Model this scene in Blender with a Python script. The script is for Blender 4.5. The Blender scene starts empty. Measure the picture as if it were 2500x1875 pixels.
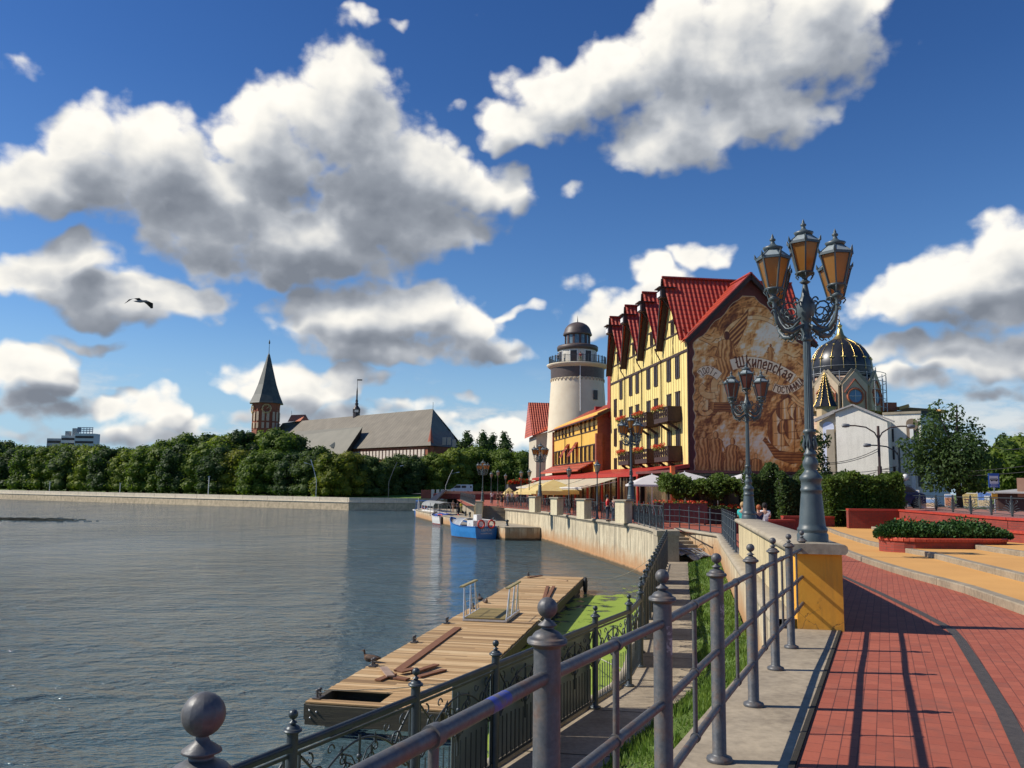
import bpy, math, random
import numpy as np
from mathutils import Vector, Matrix
random.seed(7)
SC = bpy.context.scene
COL = SC.collection
R_ = math.radians
PI = math.pi

# ---------------------------------------------------------------- camera
F_PX = 2078.0
PITCH = R_(6.93); ROLL = R_(0.7)
CAM = Vector((0, 0, 5.0))
_f = Vector((0, math.cos(PITCH), math.sin(PITCH)))
_u0 = Vector((0, -math.sin(PITCH), math.cos(PITCH)))
_x0 = Vector((1, 0, 0))
_r = _x0*math.cos(ROLL) + _u0*math.sin(ROLL)
_u = _u0*math.cos(ROLL) - _x0*math.sin(ROLL)
cam_d = bpy.data.cameras.new('camera'); cam = bpy.data.objects.new('camera', cam_d); COL.objects.link(cam)
cam_d.sensor_width = 36; cam_d.lens = 36*F_PX/2500; cam_d.clip_end = 6000; cam_d.clip_start = 0.05
M = Matrix(((_r.x, _u.x, -_f.x, CAM.x), (_r.y, _u.y, -_f.y, CAM.y), (_r.z, _u.z, -_f.z, CAM.z), (0, 0, 0, 1)))
cam.matrix_world = M
SC.camera = cam
SC.view_settings.view_transform = 'Standard'; SC.view_settings.look = 'None'
SC.view_settings.exposure = 0.40; SC.view_settings.gamma = 1.0
SC.cycles.max_bounces = 6; SC.cycles.diffuse_bounces = 3; SC.cycles.glossy_bounces = 3
SC.cycles.transmission_bounces = 4; SC.cycles.transparent_max_bounces = 8
SC.cycles.caustics_reflective = False; SC.cycles.caustics_refractive = False
SC.cycles.use_denoising = True

# survey helpers: a bearing measured in the photo, cut with a level or a distance
def ray(px, py):
    return _f + _r*((px-1250)/F_PX) + _u*((937.5-py)/F_PX)
def G(px, py, z):
    d = ray(px, py); t = (z-CAM.z)/d.z
    return CAM + d*t
def D(px, py, y):
    d = ray(px, py); return CAM + d*(y/d.y)
def gz(Y):                                   # level of the pavement, sloping down from the bridge
    return max(2.8, 3.49-.0203*Y)
def GG(px, py, dz=0.):                       # point on the sloping pavement
    p = None; z = 3.2
    for _ in range(30):
        p = G(px, py, z+dz); z = .5*z+.5*gz(p.y)
    return p
# scale one side of a zoomed survey crop
def zc(x0, y0, s):
    return lambda x, y: (x0+x*s, y0+y*s)

# ---------------------------------------------------------------- sun
SUN_EL = R_(40); SUN_DIR = Vector((-math.cos(SUN_EL), .04, math.sin(SUN_EL))).normalized()
sd = bpy.data.lights.new('sun', 'SUN'); sd.energy = 4.0; sd.angle = R_(.5); sd.color = (1, .93, .82)
so = bpy.data.objects.new('sun', sd); COL.objects.link(so)
so.rotation_euler = (-SUN_DIR).to_track_quat('-Z', 'Y').to_euler(); so.location = (-40, 0, 60)

# ---------------------------------------------------------------- node helpers
class NT:
    def __init__(s, tree): s.t = tree; s.n = tree.nodes; s.l = tree.links
    def new(s, typ, **kw):
        n = s.n.new(typ)
        for k, v in kw.items(): setattr(n, k, v)
        return n
    def put(s, sock, v):
        if hasattr(v, 'is_linked') or hasattr(v, 'links'): s.l.new(v, sock)
        elif isinstance(v, (tuple, list)) and len(v) == 3 and sock.type == 'RGBA': sock.default_value = (*v, 1)
        else: sock.default_value = v
    def m(s, op, a, b=None, c=None, clamp=False):
        n = s.new('ShaderNodeMath', operation=op); n.use_clamp = clamp
        for i, v in enumerate((a, b, c)):
            if v is not None: s.put(n.inputs[i], v)
        return n.outputs[0]
    def vm(s, op, a, b=None, c=None):
        n = s.new('ShaderNodeVectorMath', operation=op)
        for i, v in enumerate((a, b, c)):
            if v is not None: s.put(n.inputs[i], v)
        return n.outputs['Value'] if op in ('LENGTH', 'DOT_PRODUCT', 'DISTANCE') else n.outputs[0]
    def noise(s, vec, scale, detail=4, rough=.55, dist=0., color=False, lac=2., dim='3D'):
        n = s.new('ShaderNodeTexNoise', noise_dimensions=dim); s.put(n.inputs['Vector'], vec)
        n.inputs['Scale'].default_value = scale; n.inputs['Detail'].default_value = detail
        n.inputs['Roughness'].default_value = rough; n.inputs['Distortion'].default_value = dist
        n.inputs['Lacunarity'].default_value = lac
        return n.outputs['Color' if color else 'Fac']
    def ramp(s, fac, stops, interp='LINEAR'):
        n = s.new('ShaderNodeValToRGB'); s.put(n.inputs[0], fac); cr = n.color_ramp; cr.interpolation = interp
        while len(cr.elements) > 1: cr.elements.remove(cr.elements[-1])
        for i, (p, c) in enumerate(stops):
            c = c if len(c) == 4 else (*c, 1)
            if i == 0: cr.elements[0].position = p; cr.elements[0].color = c
            else: e = cr.elements.new(p); e.color = c
        return n.outputs[0]
    def mix(s, fac, a, b, mode='MIX'):
        n = s.new('ShaderNodeMix', data_type='RGBA', blend_type=mode)
        s.put(n.inputs[0], fac); s.put(n.inputs[6], a); s.put(n.inputs[7], b)
        return n.outputs[2]
    def mapr(s, v, a, b, c=0., d=1., smooth=False):
        n = s.new('ShaderNodeMapRange'); n.interpolation_type = 'SMOOTHSTEP' if smooth else 'LINEAR'
        for i, q in enumerate((v, a, b, c, d)): s.put(n.inputs[i], q)
        return n.outputs[0]
    def sep(s, v):
        n = s.new('ShaderNodeSeparateXYZ'); s.put(n.inputs[0], v); return n.outputs
    def comb(s, x, y, z):
        n = s.new('ShaderNodeCombineXYZ')
        for i, v in enumerate((x, y, z)): s.put(n.inputs[i], v)
        return n.outputs[0]
    def scalev(s, v, k):
        return s.vm('MULTIPLY', v, k)

# ---------------------------------------------------------------- sky with cumulus
W = bpy.data.worlds.new('World'); SC.world = W; W.use_nodes = True
def azel(px, py):
    d = ray(px, py).normalized()
    return math.atan2(d.x, d.y), math.asin(d.z)
# heaps of cloud: bearing and height of the centre as seen in the overview picture, half width, half height, strength
CL = [(80,390,95,75),(200,330,110,105),(340,370,130,120),(470,420,140,90),(590,300,110,110),(730,250,140,138),(820,360,150,130),
      (930,380,110,90),(1040,400,105,55),(600,500,320,80),(850,480,190,95),(640,560,260,55),
      (80,600,120,55),(190,565,85,55),(280,640,220,60),(440,645,110,40),(170,740,75,26),(560,590,160,35),
      (40,800,95,60),(60,880,130,40),(230,890,190,32),(360,870,70,40),(130,940,160,26),
      (750,690,150,62),(870,665,150,68),(990,695,100,60),(880,750,230,42),(1110,675,55,20),(1175,685,24,18),
      (560,820,110,36),(660,845,120,42),(740,825,70,46),(830,825,55,30),(1003,862,38,18),(900,860,45,18),(960,915,80,22),(300,930,120,30),(350,860,60,26),(700,900,90,30),(620,900,170,30),
      (1120,270,95,42),(1210,220,110,70),(1320,180,110,70),(1430,120,110,85),(1580,110,200,140),(1720,60,190,110),(1530,260,200,80),
      (1440,320,130,52),(1640,220,150,80),(1330,130,80,40),
      (1950,650,130,50),(2060,610,120,75),(2180,570,100,90),(2230,650,140,70),(2020,690,150,32),
      (1960,760,130,34),(2100,770,140,52),(2230,750,130,60),(1950,830,120,32),(2150,840,110,24),(2210,920,60,40),
      (1400,590,60,42),(1520,555,70,36),(1330,670,90,42),(1265,690,60,34),(1245,612,40,26),(1215,665,22,14),(1450,640,90,50),
      (1060,935,110,34),(1150,945,60,40),(880,885,90,22),(450,905,80,26),
      (30,128,42,28),(790,42,28,18),(860,52,26,15),(1480,20,45,26),(1900,90,40,26),(1780,200,55,30),(1230,415,25,14),(980,240,30,14),(1020,20,30,18)]
# soft grey undersides
DARK = [(330,430,210,60,.42),(730,450,230,75,.42),(640,350,90,60,.22),(620,590,330,42,.45),(120,615,170,32,.42),(350,650,190,24,.3),(820,735,230,30,.40),(90,865,150,34,.45),(2100,690,190,24,.45),(2120,790,130,30,.25),(1960,790,90,22,.3),(1450,690,90,30,.2),(620,860,120,22,.2),(1560,230,130,60,.14),(2190,600,70,60,.2)]
SUNLIT = (-.40, .92)                         # light comes from up and left along the picture of the sky
def cloud_group():
    g = bpy.data.node_groups.new('cloud_field', 'ShaderNodeTree')
    g.interface.new_socket('azel', in_out='INPUT', socket_type='NodeSocketVector')
    g.interface.new_socket('heap', in_out='OUTPUT', socket_type='NodeSocketFloat')
    g.interface.new_socket('billow', in_out='OUTPUT', socket_type='NodeSocketFloat')
    t = NT(g); gi = t.new('NodeGroupInput'); go = t.new('NodeGroupOutput')
    v = gi.outputs[0]
    w1 = t.noise(v, 11., 3, .55, color=True, dim='2D'); wc = t.vm('SUBTRACT', w1, (.5, .5, .5))
    w = t.vm('MULTIPLY_ADD', wc, (.09, .06, 0), v)
    acc = None
    for (x, y, a, b) in CL:
        az, el = azel(x*1.1302, y*1.1302)
        sx = 1.1302/F_PX*math.cos(math.atan2((x*1.1302-1250), F_PX))*1.24
        ra, rb = a*sx, b*sx
        pk = min(1., .04+.96*min(ra, rb*1.6)/.048)
        if max(ra, rb) < .035: ra *= 1.9; rb *= 1.9; pk = .20
        d = t.vm('MULTIPLY', t.vm('SUBTRACT', w, (az, el, 0)), (1/ra, 1/rb, 0))
        f = t.m('SUBTRACT', pk, t.vm('DOT_PRODUCT', d, d))
        if acc is None: acc = f
        else:
            n = t.new('ShaderNodeMath', operation='SMOOTH_MAX'); t.put(n.inputs[0], acc); t.put(n.inputs[1], f); n.inputs[2].default_value = .30
            acc = n.outputs[0]
    acc = t.m('MAXIMUM', acc, -1.5)
    vv = t.vm('MULTIPLY_ADD', wc, (.025, .025, 0), t.scalev(v, (1, 1.3, 1)))
    vo = t.new('ShaderNodeTexVoronoi', feature='F1', voronoi_dimensions='2D'); t.put(vo.inputs['Vector'], vv)
    vo.inputs['Scale'].default_value = 13.; vo.inputs['Detail'].default_value = 2.5; vo.inputs['Roughness'].default_value = .62
    bil = t.m('MULTIPLY', t.m('SUBTRACT', .48, vo.outputs['Distance']), .85)
    fb = t.m('MULTIPLY', t.m('SUBTRACT', t.noise(t.scalev(v, (1, 1.4, 1)), 13., 7, .60, dim='2D'), .5), 1.15)
    t.l.new(acc, go.inputs[0]); t.l.new(t.m('ADD', bil, fb), go.inputs[1])
    return g
def build_world():
    t = NT(W.node_tree); t.n.clear()
    out = t.new('ShaderNodeOutputWorld'); bg = t.new('ShaderNodeBackground'); t.l.new(bg.outputs[0], out.inputs[0])
    tc = t.new('ShaderNodeTexCoord'); dvec = tc.outputs['Generated']
    sky = t.new('ShaderNodeTexSky', sky_type='NISHITA'); sky.sun_disc = False
    sky.sun_elevation = SUN_EL; sky.sun_rotation = math.atan2(SUN_DIR.x, SUN_DIR.y)
    sky.air_density = 1.0; sky.dust_density = .2; sky.ozone_density = 4.0; sky.altitude = 0
    x, y, z = t.sep(dvec)[:3]
    az = t.m('ARCTAN2', x, y); el = t.m('ARCSINE', z)
    p = t.comb(az, el, 0.)
    grp = cloud_group()
    def dens(vec):
        n = t.new('ShaderNodeGroup'); n.node_tree = grp; t.put(n.inputs[0], vec); return n.outputs[0], n.outputs[1]
    h0, b0 = dens(p)
    e = .042
    h1, b1 = dens(t.vm('ADD', p, (SUNLIT[0]*e, SUNLIT[1]*e, 0)))
    d0 = t.m('ADD', t.m('MULTIPLY_ADD', h0, 1.3, .14), b0)
    alpha = t.mapr(d0, -.18, .60, 0, 1, True)
    big = t.noise(p, 5., 3, .5, dim='2D')
    lit = t.m('ADD', .42, t.m('MULTIPLY', t.m('MAXIMUM', t.m('MINIMUM', t.m('SUBTRACT', h0, h1), .8), -.8), .66))
    lit = t.m('ADD', lit, t.m('MULTIPLY', t.m('SUBTRACT', b0, b1), .22))
    pw = t.vm('MULTIPLY_ADD', t.vm('SUBTRACT', t.noise(p, 9., 3, .55, color=True, dim='2D'), (.5, .5, .5)), (.10, .07, 0), p); dk = None
    for (bx_, by_, ra, rb, k) in DARK:
        a_, e_ = azel(bx_*1.1302, by_*1.1302); q = 1.1302/F_PX; d = t.vm('MULTIPLY', t.vm('SUBTRACT', pw, (a_, e_, 0)), (1/(ra*q), 1/(rb*q), 0))
        g = t.m('MULTIPLY', t.m('EXPONENT', t.m('MULTIPLY', t.vm('DOT_PRODUCT', d, d), -1.)), k); dk = g if dk is None else t.m('MAXIMUM', dk, g)
    lit = t.m('SUBTRACT', lit, t.m('MULTIPLY', dk, t.mapr(d0, .15, 1.1, .15, 1.)))
    lit = t.m('ADD', lit, t.m('MULTIPLY', t.m('SUBTRACT', big, .5), .35))
    lit = t.m('ADD', lit, t.mapr(d0, .0, .8, .20, 0), clamp=True)
    ccol = t.ramp(lit, [(0., (.16, .18, .215)), (.25, (.24, .262, .30)), (.45, (.38, .40, .43)), (.65, (.57, .57, .56)), (.85, (.73, .71, .66)), (1., (.80, .77, .71))])
    low = t.noise(t.vm('MULTIPLY_ADD', p, (1, 3.0, 1), (3., 1., 0)), 7., 7, .62, dim='2D')
    band = t.m('MULTIPLY', t.mapr(el, .0, .03, .2, 1, True), t.mapr(el, .05, .15, 1, 0, True))
    lowd = t.m('MULTIPLY', t.mapr(low, .48, .64, 0, 1, True), band)
    above = t.mapr(el, -.01, .01, 0, 1)
    hs = t.new('ShaderNodeHueSaturation'); t.put(hs.inputs['Color'], sky.outputs[0]); hs.inputs['Saturation'].default_value = 1.12
    deep = t.ramp(t.mapr(el, .0, .75, 0, 1), [(0., (.078, .086, .093)), (.25, (.066, .076, .088)), (.6, (.041, .056, .077)), (1., (.031, .046, .070))])
    skys = t.mix(1., hs.outputs[0], deep, 'MULTIPLY')
    skys = t.mix(t.mapr(el, .0, .20, .80, 0, True), skys, (.28, .43, .58))
    c1 = t.mix(t.m('MULTIPLY', lowd, .8), skys, t.ramp(low, [(.5, (.36, .43, .50)), (.68, (.64, .63, .60))]))
    c2 = t.mix(t.m('MULTIPLY', alpha, above), c1, ccol)
    t.l.new(c2, bg.inputs[0]); bg.inputs[1].default_value = 1.0
    W.cycles.sampling_method = 'MANUAL'; W.cycles.sample_map_resolution = 512
build_world()

# ---------------------------------------------------------------- materials
MATS = {}
def mat(name, c1, c2=None, scale=3., rough=.75, bump=0., bscale=None, metal=0., spec=.5, detail=5, stretch=(1, 1, 1), trans=0., coat=0., fac=(.35, .65)):
    if name in MATS: return MATS[name]
    m = bpy.data.materials.new(name); m.use_nodes = True; MATS[name] = m
    t = NT(m.node_tree); b = t.n['Principled BSDF']
    b.inputs['Roughness'].default_value = rough; b.inputs['Metallic'].default_value = metal
    b.inputs['Specular IOR Level'].default_value = spec
    if coat: b.inputs['Coat Weight'].default_value = coat
    tc = t.new('ShaderNodeTexCoord'); v = t.scalev(tc.outputs['Object'], stretch)
    if c2 is None: c2 = tuple(x*.8 for x in c1)
    n = t.noise(v, scale, detail, .6)
    t.put(b.inputs['Base Color'], t.ramp(n, [(fac[0], c1), (fac[1], c2)]))
    if bump:
        bn = t.new('ShaderNodeBump'); bn.inputs['Strength'].default_value = bump; bn.inputs['Distance'].default_value = .02
        t.put(bn.inputs['Height'], t.noise(v, bscale or scale*6, 4, .6)); t.l.new(bn.outputs[0], b.inputs['Normal'])
    if trans:
        out = t.n['Material Output']; tr = t.new('ShaderNodeBsdfTranslucent'); mx = t.new('ShaderNodeMixShader')
        t.put(tr.inputs[0], t.ramp(n, [(fac[0], tuple(min(1, x*1.5) for x in c1)), (fac[1], tuple(min(1, x*1.4) for x in c2))]))
        mx.inputs[0].default_value = trans; t.l.new(b.outputs[0], mx.inputs[1]); t.l.new(tr.outputs[0], mx.inputs[2]); t.l.new(mx.outputs[0], out.inputs[0])
    return m
def nodemat(name, fn):
    if name in MATS: return MATS[name]
    m = bpy.data.materials.new(name); m.use_nodes = True; MATS[name] = m
    t = NT(m.node_tree); t.b = t.n['Principled BSDF']; t.out = t.n['Material Output']
    t.tc = t.new('ShaderNodeTexCoord'); t.obj = t.tc.outputs['Object']
    fn(t); return m
def bump(t, h, strength=.5, dist=.02, sock=None):
    bn = t.new('ShaderNodeBump'); bn.inputs['Strength'].default_value = strength; bn.inputs['Distance'].default_value = dist
    t.put(bn.inputs['Height'], h); t.l.new(bn.outputs[0], (sock or t.b.inputs['Normal']))

# ---------------------------------------------------------------- mesh builder
class MB:
    def __init__(s, M=None): s.v = []; s.f = []; s.mi = []; s.sm = []; s.k = 0; s.M = M; s.smooth = False
    def _add(s, vs, fs):
        o = len(s.v)
        if s.M is not None: vs = [s.M @ Vector(p) for p in vs]
        s.v += [tuple(p) for p in vs]
        for f in fs: s.f.append(tuple(i+o for i in f)); s.mi.append(s.k); s.sm.append(s.smooth)
        return s
    def box(s, x0, x1, y0, y1, z0, z1):
        return s._add([(x0,y0,z0),(x1,y0,z0),(x1,y1,z0),(x0,y1,z0),(x0,y0,z1),(x1,y0,z1),(x1,y1,z1),(x0,y1,z1)],
                      [(3,2,1,0),(4,5,6,7),(0,1,5,4),(1,2,6,5),(2,3,7,6),(3,0,4,7)])
    def cbox(s, c, sx, sy, sz, rz=0., ry=0., rx=0.):
        m = Matrix.Translation(Vector(c)) @ Matrix.Rotation(rz, 4, 'Z') @ Matrix.Rotation(ry, 4, 'Y') @ Matrix.Rotation(rx, 4, 'X')
        vs = [m @ Vector((a*sx/2, b*sy/2, d*sz/2)) for d in (-1, 1) for a, b in ((-1,-1),(1,-1),(1,1),(-1,1))]
        return s._add(vs, [(3,2,1,0),(4,5,6,7),(0,1,5,4),(1,2,6,5),(2,3,7,6),(3,0,4,7)])
    def bar(s, a, b, w, h, up=(0, 0, 1)):                       # rectangular bar between two points
        a, b = Vector(a), Vector(b); d = (b-a).normalized(); up = Vector(up)
        if abs(d.dot(up)) > .99: up = Vector((1, 0, 0))
        sd_ = d.cross(up).normalized()*w/2; u2 = sd_.cross(d).normalized()*h/2
        vs = [p+x*sd_+y*u2 for p in (a, b) for x, y in ((-1,-1),(1,-1),(1,1),(-1,1))]
        return s._add(vs, [(0,1,2,3),(7,6,5,4),(0,4,5,1),(1,5,6,2),(2,6,7,3),(3,7,4,0)])
    def tube(s, pts, r, n=8, cap=True, smooth=True, close=False):
        pts = [Vector(p) for p in pts]; rs = r if isinstance(r, (list, tuple)) else [r]*len(pts)
        N = len(pts); vs = []; prev = None
        for i, p in enumerate(pts):
            d = ((pts[(i+1) % N] if close else pts[min(i+1, N-1)])-(pts[i-1] if (close or i > 0) else pts[0]))
            d = d.normalized() if d.length > 1e-9 else Vector((0, 0, 1))
            if prev is None:
                a = Vector((0, 0, 1)) if abs(d.z) < .9 else Vector((1, 0, 0)); a = (a-d*a.dot(d)).normalized()
            else: a = (prev-d*prev.dot(d)).normalized()
            prev = a; b = d.cross(a)
            vs += [p+(a*math.cos(2*PI*k/n)+b*math.sin(2*PI*k/n))*rs[i] for k in range(n)]
        fs = []
        for i in range(N if close else N-1):
            for k in range(n):
                fs.append((i*n+k, i*n+(k+1) % n, ((i+1) % N)*n+(k+1) % n, ((i+1) % N)*n+k))
        o = s.smooth; s.smooth = smooth; s._add(vs, fs); s.smooth = o
        if cap and not close: s._add(vs[:n][::-1]+vs[-n:], [tuple(range(n)), tuple(range(n, 2*n))])
        return s
    def lathe(s, prof, n=16, c=(0, 0, 0), smooth=True, a0=0., sx=1., sy=1.):
        vs = []; c = Vector(c)
        for (r, z) in prof:
            vs += [c+Vector((r*sx*math.cos(a0+2*PI*k/n), r*sy*math.sin(a0+2*PI*k/n), z)) for k in range(n)]
        fs = [(i*n+k, i*n+(k+1) % n, (i+1)*n+(k+1) % n, (i+1)*n+k) for i in range(len(prof)-1) for k in range(n)]
        o = s.smooth; s.smooth = smooth; s._add(vs, fs); s.smooth = o
        if prof[0][0] > 1e-4: s._add(vs[:n][::-1], [tuple(range(n))])
        if prof[-1][0] > 1e-4: s._add(vs[-n:], [tuple(range(n))])
        return s
    def prism(s, poly, a, b):                                   # poly: list of 2D; a,b: functions 2D -> 3D for both ends
        n = len(poly); vs = [a(*p) for p in poly]+[b(*p) for p in poly]
        return s._add(vs, [tuple(range(n))[::-1], tuple(range(n, 2*n))]+[(i, (i+1) % n, n+(i+1) % n, n+i) for i in range(n)])
    def extr(s, poly, z0, z1):
        return s.prism(poly, lambda x, y: (x, y, z0), lambda x, y: (x, y, z1))
    def face(s, *vs): return s._add(list(vs), [tuple(range(len(vs)))])
    def grid(s, rows):                                          # rows of points
        n = len(rows[0]); vs = [p for r in rows for p in r]
        return s._add(vs, [(i*n+j, i*n+j+1, (i+1)*n+j+1, (i+1)*n+j) for i in range(len(rows)-1) for j in range(n-1)])
    def ball(s, c, r, n=10, m=7, sz=1., smooth=True):
        prof = [(r*math.sin(PI*i/m), -r*sz*math.cos(PI*i/m)) for i in range(m+1)]
        prof[0] = (1e-5, prof[0][1]); prof[-1] = (1e-5, prof[-1][1])
        return s.lathe(prof, n, c, smooth)
    def mesh(s, name, mats):
        me = bpy.data.meshes.new(name); me.from_pydata(s.v, [], s.f)
        for m in (mats if isinstance(mats, (list, tuple)) else [mats]): me.materials.append(m)
        me.polygons.foreach_set('material_index', s.mi); me.polygons.foreach_set('use_smooth', s.sm); me.update()
        return me
    def build(s, name, mats, parent=None, loc=(0, 0, 0), rz=0.):
        o = bpy.data.objects.new(name, s.mesh(name, mats)); COL.objects.link(o)
        o.location = loc; o.rotation_euler = (0, 0, rz)
        if parent: o.parent = parent
        return o
def tag(o, label, cat, group=None):
    o['label'] = label; o['category'] = cat
    if group: o['group'] = group
    return o
def thing(name, label, cat, loc=(0, 0, 0), rz=0., group=None):
    o = bpy.data.objects.new(name, None); COL.objects.link(o); o.empty_display_size = .2
    o.location = loc; o.rotation_euler = (0, 0, rz); return tag(o, label, cat, group)
def struct(o): o['kind'] = 'structure'; return o
def stuff(o, label, cat):
    o['kind'] = 'stuff'; return tag(o, label, cat)
def copy_tree(o, loc=None, rz=None, label=None, parent=None, scale=None, group=None):
    c = o.copy(); COL.objects.link(c)
    if parent is not None: c.parent = parent
    if loc is not None: c.location = loc
    if rz is not None: c.rotation_euler = (0, 0, rz)
    if scale is not None: c.scale = scale if isinstance(scale, (tuple, list)) else (scale,)*3
    if label: c['label'] = label
    if group: c['group'] = group
    for ch in [k for k in KIDS(o)]: copy_tree(ch, parent=c)
    return c
def KIDS(o): return [k for k in list(o.children)]
def lerp(a, b, t): return a+(b-a)*t
def plin(P, y):                              # interpolate a polyline of (X, Y) by Y
    P = sorted(P, key=lambda q: q[1])
    if y <= P[0][1]: a, b = P[0], P[1]
    elif y >= P[-1][1]: a, b = P[-2], P[-1]
    else:
        for i in range(len(P)-1):
            if P[i][1] <= y <= P[i+1][1]: a, b = P[i], P[i+1]; break
    return a[0]+(b[0]-a[0])*(y-a[1])/(b[1]-a[1])
# ================================================================ shared materials
def _iron(t):
    n = t.noise(t.obj, 9., 6, .65); g = t.noise(t.obj, 60., 3, .6)
    c = t.ramp(n, [(.3, (.060, .064, .070)), (.48, (.095, .098, .102)), (.58, (.13, .105, .088)), (.70, (.18, .085, .05))])
    t.put(t.b.inputs['Base Color'], t.mix(.25, c, t.ramp(g, [(.3, (.04, .045, .05)), (.7, (.2, .2, .2))])))
    t.put(t.b.inputs['Roughness'], t.mapr(n, .3, .7, .38, .65)); t.b.inputs['Metallic'].default_value = .25
    bump(t, g, .35, .003)
IRON = nodemat('weathered_grey_iron', _iron)
def _iron2(t):
    n = t.noise(t.obj, 5., 6, .65)
    t.put(t.b.inputs['Base Color'], t.ramp(n, [(.3, (.035, .045, .052)), (.6, (.060, .075, .083)), (.8, (.10, .085, .08))]))
    t.b.inputs['Roughness'].default_value = .42; t.b.inputs['Metallic'].default_value = .3
    bump(t, t.noise(t.obj, 50., 3), .25, .003)
IRON2 = nodemat('dark_blue_grey_iron', _iron2)
def _lampm(t):
    n = t.noise(t.obj, 5., 5, .6)
    t.put(t.b.inputs['Base Color'], t.ramp(n, [(.3, (.045, .066, .074)), (.7, (.082, .108, .116))]))
    t.b.inputs['Roughness'].default_value = .45; bump(t, t.noise(t.obj, 40., 3), .2, .004)
LAMPM = nodemat('grey_green_lamp_iron', _lampm)
def _conc(base, dark, streak=0., joint=None, rust=0., zr=(0, 1)):
    def fn(t):
        n = t.noise(t.obj, 1.3, 8, .65); n2 = t.noise(t.obj, 14., 5, .6)
        c = t.ramp(n, [(.3, dark), (.62, base)])
        c = t.mix(.35, c, t.ramp(n2, [(.3, tuple(.6*x for x in dark)), (.6, base)]))
        if streak:
            st = t.noise(t.scalev(t.obj, (1.3, 1.3, .07)), 3.2, 6, .7)
            st2 = t.noise(t.scalev(t.obj, (1, 1, .12)), 9., 4, .6)
            c = t.mix(t.m('MULTIPLY', t.mapr(st, .48, .62, 0, 1, True), streak), c, (.055, .045, .035))
            c = t.mix(t.m('MULTIPLY', t.mapr(st2, .55, .68, 0, 1, True), streak*.6), c, (.10, .085, .06))
        if rust:
            z = t.sep(t.obj)[2]
            rr = t.m('MULTIPLY', t.mapr(t.m('ADD', z, t.m('MULTIPLY', t.m('SUBTRACT', n, .5), 1.2)), zr[0], zr[1], 1, 0, True), rust)
            c = t.mix(rr, c, (.42, .20, .07))
            c = t.mix(t.mapr(t.m('ADD', z, t.m('MULTIPLY', t.m('SUBTRACT', n, .5), .3)), .12, .3, .85, 0, True), c, (.05, .045, .025))
        t.put(t.b.inputs['Base Color'], c); t.b.inputs['Roughness'].default_value = .85
        bump(t, t.m('ADD', n2, t.m('MULTIPLY', n, .5)), .35, .01)
    return fn
SLAB = nodemat('sandy_concrete', _conc((.42, .345, .24), (.22, .175, .12), streak=.12))
COPE = nodemat('coping_concrete', _conc((.42, .36, .26), (.25, .21, .15)))
QUAYM = nodemat('stained_quay_concrete', _conc((.66, .57, .39), (.46, .38, .25), streak=.62, rust=.8, zr=(.3, 1.5)))
CREAMW = nodemat('stained_cream_render', _conc((.64, .53, .31), (.52, .42, .24), streak=.4))
EMBM = nodemat('far_quay_stone', _conc((.42, .34, .24), (.26, .21, .15), streak=.35))
def _brick(c1, c2, mort, sx, sy, msz=.02, off=.5, rough=.8, b=.4, var=.35, sw=None):
    def fn(t):
        v = t.obj
        if sw: v = sw(t, v)
        bt = t.new('ShaderNodeTexBrick'); bt.offset = off
        t.put(bt.inputs['Vector'], v); bt.inputs['Scale'].default_value = 1.
        bt.inputs['Brick Width'].default_value = sx; bt.inputs['Row Height'].default_value = sy
        bt.inputs['Mortar Size'].default_value = msz; bt.inputs['Mortar Smooth'].default_value = .2
        bt.inputs['Color1'].default_value = (*c1, 1); bt.inputs['Color2'].default_value = (*c2, 1); bt.inputs['Mortar'].default_value = (*mort, 1)
        n = t.noise(t.obj, 1.4, 6, .65); n2 = t.noise(t.obj, 30., 3)
        c = t.mix(var, bt.outputs[0], t.ramp(n, [(.3, tuple(.45*x for x in c1)), (.65, tuple(min(1, 1.25*x) for x in c1))]))
        t.put(t.b.inputs['Base Color'], c); t.b.inputs['Roughness'].default_value = rough
        bump(t, t.m('ADD', t.m('MULTIPLY', bt.outputs['Fac'], -1.), t.m('MULTIPLY', n2, .3)), b, .008)
    return fn
def vert_sw(t, v):                            # brick rows run up the wall: use (x+y, z)
    x, y, z = t.sep(v)[:3]; return t.comb(t.m('ADD', x, y), z, 0.)
REDB = nodemat('red_garden_brick', _brick((.30, .045, .026), (.20, .030, .020), (.12, .05, .04), .26, .085, .012, sw=vert_sw))
DKBRICK = nodemat('dark_red_brick', _brick((.30, .075, .04), (.22, .05, .03), (.24, .13, .09), .28, .09, .008, sw=vert_sw))
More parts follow.
